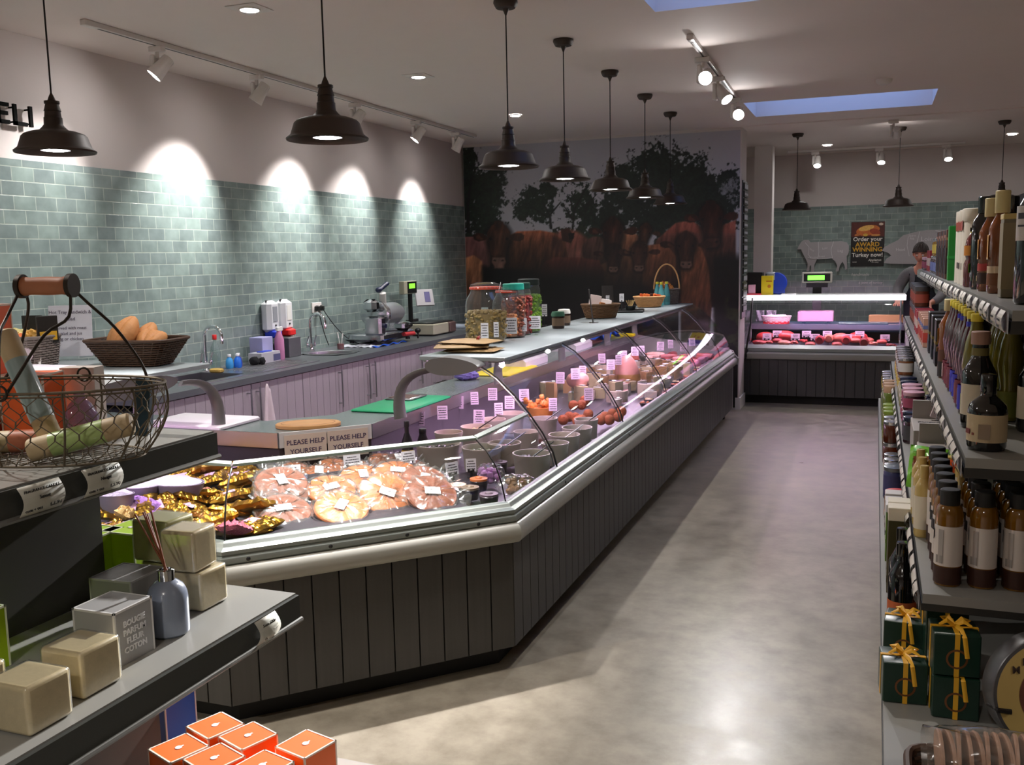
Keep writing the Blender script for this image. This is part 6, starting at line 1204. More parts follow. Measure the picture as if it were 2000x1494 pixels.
# ================================================================ gift shelving at the near left
SHM = mat('grey shelf paint', (150, 150, 146), .38, .1, var=.04); LIP = mat('dark grey shelf lip', (62, 64, 61), .45, .2, var=.06); PAN = mat('dark back panel', (52, 49, 45), .6, var=.1)
t = thing('shelving', 'dark grey stepped gift shelving at the near left', 'shelving', (-1.5, .45, 0)); B = t.location.copy()
def fin(mb, name, m_, par=None, smooth=False): mb.v = [(p[0]-B.x, p[1]-B.y, p[2]) for p in mb.v]; return mb.build(name, m_, par or t, smooth)
Y0, Y1 = -.6, 1.5
fin(MB().box((-1.405, Y0, .95), (-1.38, 1.38, 1.325)), 'back_panel', PAN)
fin(MB().box((-1.93, Y0, .95), (-1.90, 1.40, 1.325)).box((-1.52, Y0, .95), (-1.50, 1.30, 1.325)), 'rear_panel', PAN)
fin(MB().box((-1.93, Y0, 0), (-1.38, Y1-.004, .95)), 'base_cabinet', mat('brown base panel', (70, 58, 50), .6))
for k, (x0, x1, z, ye, th) in enumerate([(-1.93, -1.20, 1.376, Y1, .05), (-1.495, -1.03, 1.066, Y1, .052), (-1.38, -.80, .665, 1.62, .05)]):
    s = fin(MB().box((x0, Y0, z-.02), (x1, ye, z)), 'shelf', SHM)
    fin(MB().box((x1-.02, Y0, z-th), (x1-.0005, ye-.001, z-.0205)).box((x0, ye-.02, z-th), (x1-.021, ye-.001, z-.0205)).box((x1, Y0, z-th), (x1+.008, ye, z-.003)), 'lip', LIP, s)
    fin(MB().tube([(x1+.008, Y0, z-th), (x1+.008, ye+.004, z-th)], .005, 8), 'lip_rail', mat('lip rail', (110, 110, 106), .4, .3), s, True)
def shelf_label(x, y, z, w_, h_, lines, label, rz=PI/2):
    q = thing('shelf_label', label, 'price label', (x, y, z), rz, 'curved price labels on the gift shelving')
    b = MB(); b.grid(lambda u, v: ((u-.5)*w_, -.012*math.sin(v*PI)-.001, (v-.5)*h_), 2, 8); b.build('card', mat('label card', (196, 190, 180), .5), q, solid=.001)
    b = MB(); b.grid(lambda u, v: ((u-.5)*(w_+.006), -.012*math.sin(v*PI)-.0035, (v-.5)*(h_+.004)), 2, 8); b.build('clear_cover', GLASS, q)
    for (tx, s, dx, dz) in lines: yy = -.012*math.sin((dz/h_+.5)*PI)-.0024; text(tx, s, INK, q, (dx, yy, dz), (PI/2, 0, 0), bold=.00005)
    return q
for (px, py, lb, nm2, pr_) in [(75, 965, 'left of the two curved labels under the wire basket', 'Sunset', '£2.90'), (195, 931, 'right of the two curved labels under the wire basket', 'Nougat', '£3.90')]:
    p = at(px, py, x=-1.19); shelf_label(-1.190, p.y, 1.350, .078, .046, [('FRAGRANCE CANDLE', .0068, 0, .015), (nm2, .0078, 0, .004), ('code + 003', .007, -.018, -.014), (pr_, .010, .022, -.012)], 'curved price label reading fragrance candle, '+lb)
p = at(517, 1222, x=-1.02); shelf_label(-1.020, p.y, 1.040, .062, .046, [('Soap 500g', .009, 0, .012), ('15', .008, -.01, -.014)], 'curved price label on the end of the lower gift shelf')
ZL = 1.0665
SOAP = mat('speckled beige soap', (216, 200, 160), .32, var=.14, scale=90, coat=.3, bump=.1, bscale=30); SOAPG = mat('olive soap', (176, 172, 112), .42, var=.14, scale=60)
def soap(x, y, z, sx, sy, sz, label, m_=SOAP, rz=0):
    q = thing('soap_block', label, 'soap', (x, y, z), rz, 'film wrapped soap blocks'); so = MB().box((-sx/2, -sy/2, 0), (sx/2, sy/2, sz)).build('soap', m_, q); bv = so.modifiers.new('round', 'BEVEL'); bv.width = .006; bv.segments = 3
    b = MB().box((-sx/2-.0015, -sy/2-.0015, 0), (sx/2+.0015, sy/2+.0015, sz+.002)); so = b.build('film', glass('soap film', (.97, .97, .95), 2.0, .18, 1.5, body=.06), q); bv = so.modifiers.new('round', 'BEVEL'); bv.width = .007; bv.segments = 3
soap(-1.094, .938, ZL, .080, .076, .070, 'beige wrapped soap block nearest the camera on the gift shelf')
soap(-1.110, 1.050, ZL, .080, .078, .072, 'beige wrapped soap block beside the nearest one')
soap(-1.205, .93, ZL, .075, .075, .070, 'beige wrapped soap block half hidden at the left frame edge')
soap(-1.170, 1.395, ZL, .070, .075, .072, 'beige soap block under the stacked one behind the diffuser'); soap(-1.180, 1.385, ZL+.0745, .072, .070, .076, 'beige soap block stacked on top behind the diffuser', rz=.08)
soap(-1.265, 1.43, ZL, .075, .075, .072, 'beige soap block at the rear under the lit stack', SOAPG); soap(-1.268, 1.42, ZL+.0745, .085, .075, .080, 'olive sided soap block on the rear stack, top brightly lit', SOAPG)
def giftbox(name, label, x, y, z, s, h, col, edge=(226, 222, 214), rz=0, logo=True, group=None, words=None, lidtxt=False):
    q = thing(name, label, 'box', (x, y, z), rz, group); MB().box((-s/2, -s/2, 0), (s/2, s/2, h)).build('carton', mat('box %s' % (col,), col, .45, var=.03), q, False)
    e = MB(); w_ = .0028; o_ = .0006
    for sx in (-1, 1):
        for sy in (-1, 1): e.box((sx*(s/2+o_), sy*(s/2+o_), 0), (sx*(s/2-w_), sy*(s/2-w_), h+o_))
        e.box((sx*(s/2+o_), -s/2, h-w_), (sx*(s/2-w_), s/2, h+o_)).box((-s/2, sx*(s/2+o_), h-w_), (s/2, sx*(s/2-w_), h+o_))
    e.build('white_edge', mat('edge %s' % (edge,), edge, .5), q, False)
    if logo: MB().lathe([(0, h+.0008), (.007, h+.0008)], 14, cap=False).box((-.002, .006, h+.0006), (.002, .011, h+.001)).build('emblem', CARD, q, False)
    if words:
        for k, wd in enumerate(words): text(wd, .0135, mat('pale embossing', (226, 226, 228), .5), q, (s/2+.0006, 0, h*.72-k*.0145), (PI/2, 0, PI/2), bold=.0004)
    return q
giftbox('candle_box', 'grey cube candle box lettered BOUGIE COTON with a lit lid', -1.147, 1.157, ZL, .084, .090, (160, 160, 160), (214, 213, 212), 0, False, None, ['BOUGIE', 'PARFUM', 'FLEUR', 'COTON'])
giftbox('candle_box', 'second grey cube candle box behind the lettered one', -1.235, 1.285, ZL, .088, .090, (120, 119, 118), (150, 149, 148), .05, False)
for i, (x, y, z, lb) in enumerate([(-1.432, 1.405, ZL, 'front lime green box behind the grey candle boxes'), (-1.375, 1.452, ZL, 'right lime green box behind the grey candle boxes'), (-1.325, 1.03, ZL, 'shaded lime green box at the left frame edge')]): giftbox('gift_box', lb, x, y, z, .084, .115 if i < 2 else .10, (170, 208, 28), (232, 240, 206), 0, True, 'lime green gift boxes')
# reed diffuser
t = thing('reed_diffuser', 'grey blue glass reed diffuser with brown sticks on the gift shelf', 'diffuser', (-1.128, 1.262, ZL))
MB().lathe([(0, 0), (.030, 0), (.034, .004), (.0345, .01), (.0345, .062), (.033, .074), (.028, .085), (.02, .092), (.0135, .096), (.013, .098)], 40).build('bottle', mat('grey blue glass', (128, 138, 156), .22, coat=.5, var=.03), t)
MB().lathe([(.0145, .096), (.0145, .1135), (.010, .1145), (.0095, .110)], 28).build('collar', CHROME, t)
b = MB()
for k, (dx, dy, L_) in enumerate([(-.048, -.01, .105), (-.042, .012, .100), (-.036, -.004, .108), (-.030, .01, .104), (-.022, .0, .110), (-.040, .004, .106)]): b.tube([(dx*-.12, dy*-.2, .105), (dx, dy, .105+L_)], .0016, 6)
b.build('reeds', mat('brown reeds', (128, 66, 34), .6), t)
# orange boxes on the low shelf
ZO = .6655
for i, (px, py, lb) in enumerate([(420, 1416, 'back left of the block of four'), (484, 1436, 'back right of the block of four'), (349, 1460, 'front left of the block of four'), (418, 1480, 'front right of the block of four'), (597, 1452, 'brightly lit, standing apart at the right'), (512, 1494, 'brightly lit, second, cut by the frame bottom')]):
    p = at(px, py, z=ZO+.095); giftbox('gift_box', 'orange cube gift box, '+lb, p.x, p.y, ZO, .083, .095, (240, 104, 24), (232, 214, 200), -.35+(.1 if i > 3 else 0), True, 'orange gift boxes on the low shelf')
p = at(345, 1420, z=ZO+.07); giftbox('gift_box', 'blue box with a white band beside the orange boxes', p.x-.065, p.y+.06, ZO, .075, .125, (30, 84, 190), (200, 205, 215), -.3, False); o = C.objects[-1]
# ---------------------------------------------------------------- wire egg basket with candles on the top shelf
ZT = 1.3765; WIRE = mat('rusty wire', (104, 94, 78), .6, .6, var=.3, scale=80)
t = thing('wire_basket', 'oval rusty chicken wire egg basket with wooden handle on the top gift shelf', 'basket', (-1.312, 1.212, ZT), .27)
def ov(a, u):
    "body of the basket: u 0 base edge, 1 rim"
    q = .80+.20*math.sin(u*PI/2)+.05*math.sin(u*PI); return (.205*q*math.cos(a), .120*q*math.sin(a), .004+.122*u)
b = MB()
for u, r in ((1, .0024), (0, .002)): b.tube([ov(2*PI*k/72, u) for k in range(72)], r, 6, closed=True)
b.tube([(p[0], p[1], p[2]-.006) for p in [ov(2*PI*k/72, 1) for k in range(72)]], .0016, 6, closed=True); b.build('rim_wire', WIRE, t)
b = MB()
for k in range(10): a = 2*PI*(k+.25)/10; b.tube([ov(a, u/8) for u in range(9)], .0019, 6)
for x in (-.1, 0, .1): b.tube([(x, -.085*math.sqrt(1-(x/.17)**2), .004), (x, .085*math.sqrt(1-(x/.17)**2), .004)], .0016, 5)
b.build('rib_wire', WIRE, t)
b = MB(); NU, NV = 32, 5
def hexp(i, j): return ov(2*PI*((i+(.5 if j % 2 else 0))/NU), min(1, max(0, j/NV)))
for j in range(NV+1):
    for i in range(NU):
        # honeycomb: short twisted uprights joined by slanting wires
        a0 = 2*PI*(i+(.5 if j % 2 else 0))/NU; lo, hi = (j-.18)/NV, (j+.18)/NV; rr = random.Random(i*31+j); ja = rr.uniform(-.012, .012)
        p, q = ov(a0+ja, max(0, lo)), ov(a0-ja, min(1, hi)); b.tube([p, q], .0013, 4, cap=False)
        if j < NV:
            for s in (-.5, .5):
                a1 = 2*PI*(i+(.5 if j % 2 else 0)+s)/NU; b.tube([q, ov(a1, (j+1-.18)/NV)], .0009, 4, cap=False)
for i in range(-9, 10):      # flat mesh floor
    for j in range(-5, 6):
        x, y = i*.019+(.0095 if j % 2 else 0), j*.0165
        for s in (-.5, .5):
            x2, y2 = x+s*.019, y+.0165
            if all((X_/.165)**2+(Y_/.097)**2 < 1 for X_, Y_ in ((x, y), (x2, y2))): b.tube([(x, y, .005), (x2, y2, .005)], .0007, 4, cap=False)
b.build('wire_mesh', WIRE, t, False)
hz = .292; gx0, gx1 = -.026, .058; HW = mat('handle wire', (52, 44, 36), .5, .6)
for s in (-1, 1):      # four wires from the rim to the grip
    for gx, ex in ((gx0, -.135), (gx1, .135)):
        a = ov(math.atan2(s*.9, ex/.205), 1)
        q = [(gx, 0, hz), (gx+(ex-gx)*.12, s*.035, hz-.03), (gx+(ex-gx)*.45, s*.075, .215), (gx+(ex-gx)*.8, s*.1, .155), (ex, s*.094, .124)] if s > 0 else [(gx, 0, hz), (gx+.012*(1 if gx > 0 else -1), -.03, hz-.05), (gx*.9, -.075, .215), (gx*.35, -.108, .150), (gx*.1, -.122, .120)]
        pp = [Vector(q[0])]
        for i in range(len(q)-1):
            for f_ in (.25, .5, .75, 1):
                p0_, p1_, p2_, p3_ = [Vector(q[min(max(i+o_, 0), len(q)-1)]) for o_ in (-1, 0, 1, 2)]
                pp.append(.5*((2*p1_)+(-p0_+p2_)*f_+(2*p0_-5*p1_+4*p2_-p3_)*f_**2+(-p0_+3*p1_-3*p2_+p3_)*f_**3))
        MB().tube(pp, .0026, 8).build('handle_wire', HW, t)
MB().lathe([(.003, -.052), (.0145, -.051), (.0165, -.045), (.0145, -.03), (.0155, 0), (.0145, .025), (.0165, .036), (.0145, .040), (.003, .041)], 28, M=Matrix.Translation((.020, 0, hz)) @ Matrix.Rotation(PI/2, 4, 'Y')).build('grip', mat('turned wood grip', (178, 112, 76), .5, var=.25, scale=30), t)
for gx in (gx0, gx1+.004): MB().lathe([(.002, -.004), (.020, -.004), (.020, .004), (.002, .004)], 24, M=Matrix.Translation((gx, 0, hz)) @ Matrix.Rotation(PI/2, 4, 'Y')).build('grip_washer', HW, t)
for s in (-1, 1): MB().tube([(.0+.012*math.cos(a), s*.123, .128+.012*math.sin(a)) for a in np.linspace(0, 2*PI, 16, endpoint=False)], .002, 6, closed=True).build('eye_ring', HW, t)
CANW = mat('candle beige', (190, 168, 130), .55, var=.15, scale=30)
def candle(label, a, b_, col, r=.0195):
    a, b_ = Vector(a), Vector(b_); L_ = (b_-a).length; q = thing('wrapped_candle', label, 'candle', a, 0, 'tube candles in the wire basket'); q.rotation_euler = (b_-a).to_track_quat('Z', 'Y').to_euler()
    MB().lathe([(0, 0), (r*.9, .001), (r, .004), (r, L_-.004), (r*.8, L_), (r*.3, L_+.001), (0, L_-.003)], 28).build('candle', CANW, q); MB().lathe([(r*1.03, L_*.22), (r*1.03, L_*.74)], 28, cap=False).build('paper_band', mat('band %s' % (col,), col, .35, var=.12, scale=12, coat=.3), q)
def tb(x, y, z): return t.matrix_basis @ Vector((x, y, z)) if False else Matrix.Translation(t.location) @ Matrix.Rotation(.27, 4, 'Z') @ Vector((x, y, z))
candle('beige tube candle with silver blue band leaning up out of the wire basket', tb(.020, -.02, .024), tb(-.088, .035, .212), (140, 160, 160))
candle('beige tube candle with lime green band lying in the wire basket', tb(-.005, -.052, .022), tb(.155, -.010, .060), (170, 196, 120))
candle('beige tube candle with pale green band at the left frame edge', tb(-.085, -.058, .022), tb(-.165, .0, .11), (160, 184, 130))
candle('beige tube candle lying low across the wire basket floor', tb(-.12, .02, .022), tb(.04, .045, .024), (200, 120, 90))
# stock standing behind the wire basket
for i, (x, y, z, lb, rz) in enumerate([(-1.495, 1.352, ZT, 'orange box with white edges behind the wire basket, right one below', .35), (-1.575, 1.315, ZT, 'orange box with white edges behind the wire basket, left one below', .35), (-1.585, 1.322, ZT+.1245, 'orange box with white edges stacked on top behind the wire basket', .30)]):
    giftbox('gift_box', lb, x, y, z, .083, .124 if i < 2 else .13, (240, 100, 22), (232, 214, 200), rz, True, 'orange boxes on the top gift shelf')
t = thing('gift_carton', 'pale cream carton standing right of the orange boxes', 'box', (-1.475, 1.455, ZT), .3); MB().box((-.035, -.02, 0), (.035, .02, .125)).build('carton', mat('cream carton', (206, 196, 190), .5), t, False)
t = thing('scent_bottle', 'clear lilac and pink scent bottle seen through the wire basket', 'bottle', (-1.405, 1.375, ZT)); MB().lathe([(0, 0), (.028, 0), (.032, .01), (.032, .04), (.02, .065), (.01, .075), (.01, .088)], 24).build('bottle', glass('lilac glass', (.72, .68, .80), 1.6, .05, body=.25, bodycol=(170, 150, 196)), t); MB().lathe([(0, .002), (.029, .002), (.030, .022), (0, .022)], 20).build('pink_liquid', mat('pink liquid', (206, 140, 140), .3), t)
t = thing('gift_carton', 'narrow dark teal carton leaning inside reach of the wire basket', 'box', (-1.31, 1.43, ZT), .35); MB().box((-.014, -.012, 0), (.014, .012, .11), M=Matrix.Rotation(.12, 4, 'Y')).build('carton', mat('dark teal carton', (22, 52, 66), .4), t, False)
# ================================================================ grocery shelving along the right of the aisle
t = thing('shelving', 'long grey stepped grocery shelving on the right of the aisle', 'shelving', (.5, 4, 0)); B = t.location.copy()
YE = 6.3
SHR = mat('grey shelf paint', (150, 150, 146), .38)
fin(MB().box((.76, 1.7, .08), (.80, YE, 2.0)), 'back_panel', mat('black back panel', (24, 23, 22), .6))
SH = {}
for nm_, x0, z, th, ys in (('A', .24, 1.583, .045, 2.0), ('B', .171, 1.298, .04, 2.0), ('C', .104, 1.017, .035, 2.0), ('D', .037, .785, .05, 1.45)):
    s = fin(MB().box((x0+.002, ys, z-.02), (.76, YE, z)), 'shelf', SHR); SH[nm_] = (x0, z, s)
    fin(MB().box((x0, ys, z-th), (x0+.02, YE, z-.0205)).box((x0+.02, ys, z-th), (.76, ys+.02, z-.0205)), 'lip', mat('dark lip', (44, 43, 40), .5), s)
    # curved price holders along the lip
    if nm_ != 'D':
        strip = MB(); strip.add([(x0-.004, y, zz) for y in (ys, YE) for zz in (z-th, z-.004)], [(0, 1, 3, 2)]); fin(strip, 'price_rail', mat('pale price rail', (150, 148, 150), .4), s)
        rr = random.Random(ord(nm_)); y = ys+.03; n = 0
        while y < YE-.1 and n < 30:
            w_ = rr.choice((.06, .075, .09)); b = MB(); b.grid(lambda u, v: (x0-.006-.008*math.sin(v*PI), y+u*w_, z-th+.001+v*(th-.004)), 2, 6); pl_ = fin(b, 'price_label', mat('shelf label', (204, 198, 188), .5, var=.06), s); n += 1
            y += w_+rr.choice((.012, .03, .09))
        b = MB(); [b.box((x0-.0155, ys+.05+k*.11, z-th+.010+.012*q), (x0-.0149, ys+.05+k*.11+.035, z-th+.014+.012*q)) for k in range(36) for q in range(2)]; fin(b, 'label_print', INK, s)
for k in range(3): fin(MB().box((.10, 1.75+k*2.2, 0), (.76, 1.78+k*2.2, .74)), 'leg_panel', mat('dark lip', (44, 43, 40), .5))
# ---- kinds of goods: each builder makes one, the rest of its row are copies
PROTO = {}
def lab(b_, col, r, z0, z1, seg=28, name='label'): return MB().lathe([(r, z0), (r, z1)], seg, cap=False).build(name, mat('label %s' % (col,), col, .55, var=.04), b_)
def round_item(name, prof, m_, cap=None, labels=(), marks=(), sticker=None):
    def mk(label, cat, group):
        o = thing(name, label, cat, (0, 0, 0), 0, group); MB().lathe(prof, 28).build('body', m_, o)
        if cap: r, z0, z1, cm = cap; MB().lathe([(r, z0), (r*1.03, z0+.002), (r*1.03, z1-.002), (r*.93, z1), (0, z1+.0005)], 24).build('cap', cm, o)
        for c, r, z0, z1 in labels: lab(o, c, r, z0, z1)
        for (c, w_, h_, z, a, r) in marks:
            M = Matrix.Rotation(a, 4, 'Z'); MB().box((r, -w_/2, z-h_/2), (r+.0008, w_/2, z+h_/2), M=M).build('print', mat('ink %s' % (c,), c, .5, var=.02), o, False)
        return o
    return mk
def box_item(name, sx, sy, sz, col, bands=(), lid=None):
    def mk(label, cat, group):
        o = thing(name, label, cat, (0, 0, 0), 0, group); MB().box((-sx/2, -sy/2, 0), (sx/2, sy/2, sz), bev=.0015).build('carton', mat('carton %s' % (col,), col, .45, var=.05), o, False)
        for c, z0, z1 in bands: MB().box((-sx/2-.0008, -sy/2-.0008, z0), (sx/2+.0008, sy/2+.0008, z1)).build('print', mat('ink %s' % (c,), c, .5, var=.04), o, False)
        if lid: MB().box((-sx/2-.001, -sy/2-.001, sz-lid[1]), (sx/2+.001, sy/2+.001, sz+.001), bev=.0015).build('lid', mat('carton %s' % (lid[0],), lid[0], .5), o, False)
        return o
    return mk
BK = mat('black bottle glass', (14, 14, 16), .08, spec=.6, coat=.4); AMB = mat('amber liquid', (120, 62, 16), .12, coat=.5, var=.1); GLDL = mat('golden liquid', (120, 80, 16), .12, coat=.5); DKR = mat('dark red glass', (66, 14, 28), .1, coat=.5); OLV = mat('green gold glass', (120, 112, 40), .1, coat=.5); BLU = mat('deep blue sleeve', (30, 38, 150), .2); CRC = mat('cream stopper', (214, 200, 150), .5); BCAP = mat('matte black cap', (20, 21, 21), .5); YCAP = mat('yellow cap', (226, 208, 60), .35); GREYM = mat('grey green tin', (128, 118, 96), .35, .5); WINEC = mat('foil pinkish', (170, 132, 116), .45)
def bot(r, h, neck=.013, sh=.62, nk=.78): return [(0, .002), (r*.9, 0), (r, .006), (r, h*sh), (r*.8, h*(sh+.06)), (neck*1.2, h*nk), (neck, h*(nk+.05)), (neck, h*.97), (0, h*.98)]
WAVE = [(0, 0), (.026, .002), (.028, .03), (.022, .08), (.030, .13), (.024, .18), (.014, .215), (.012, .235)]
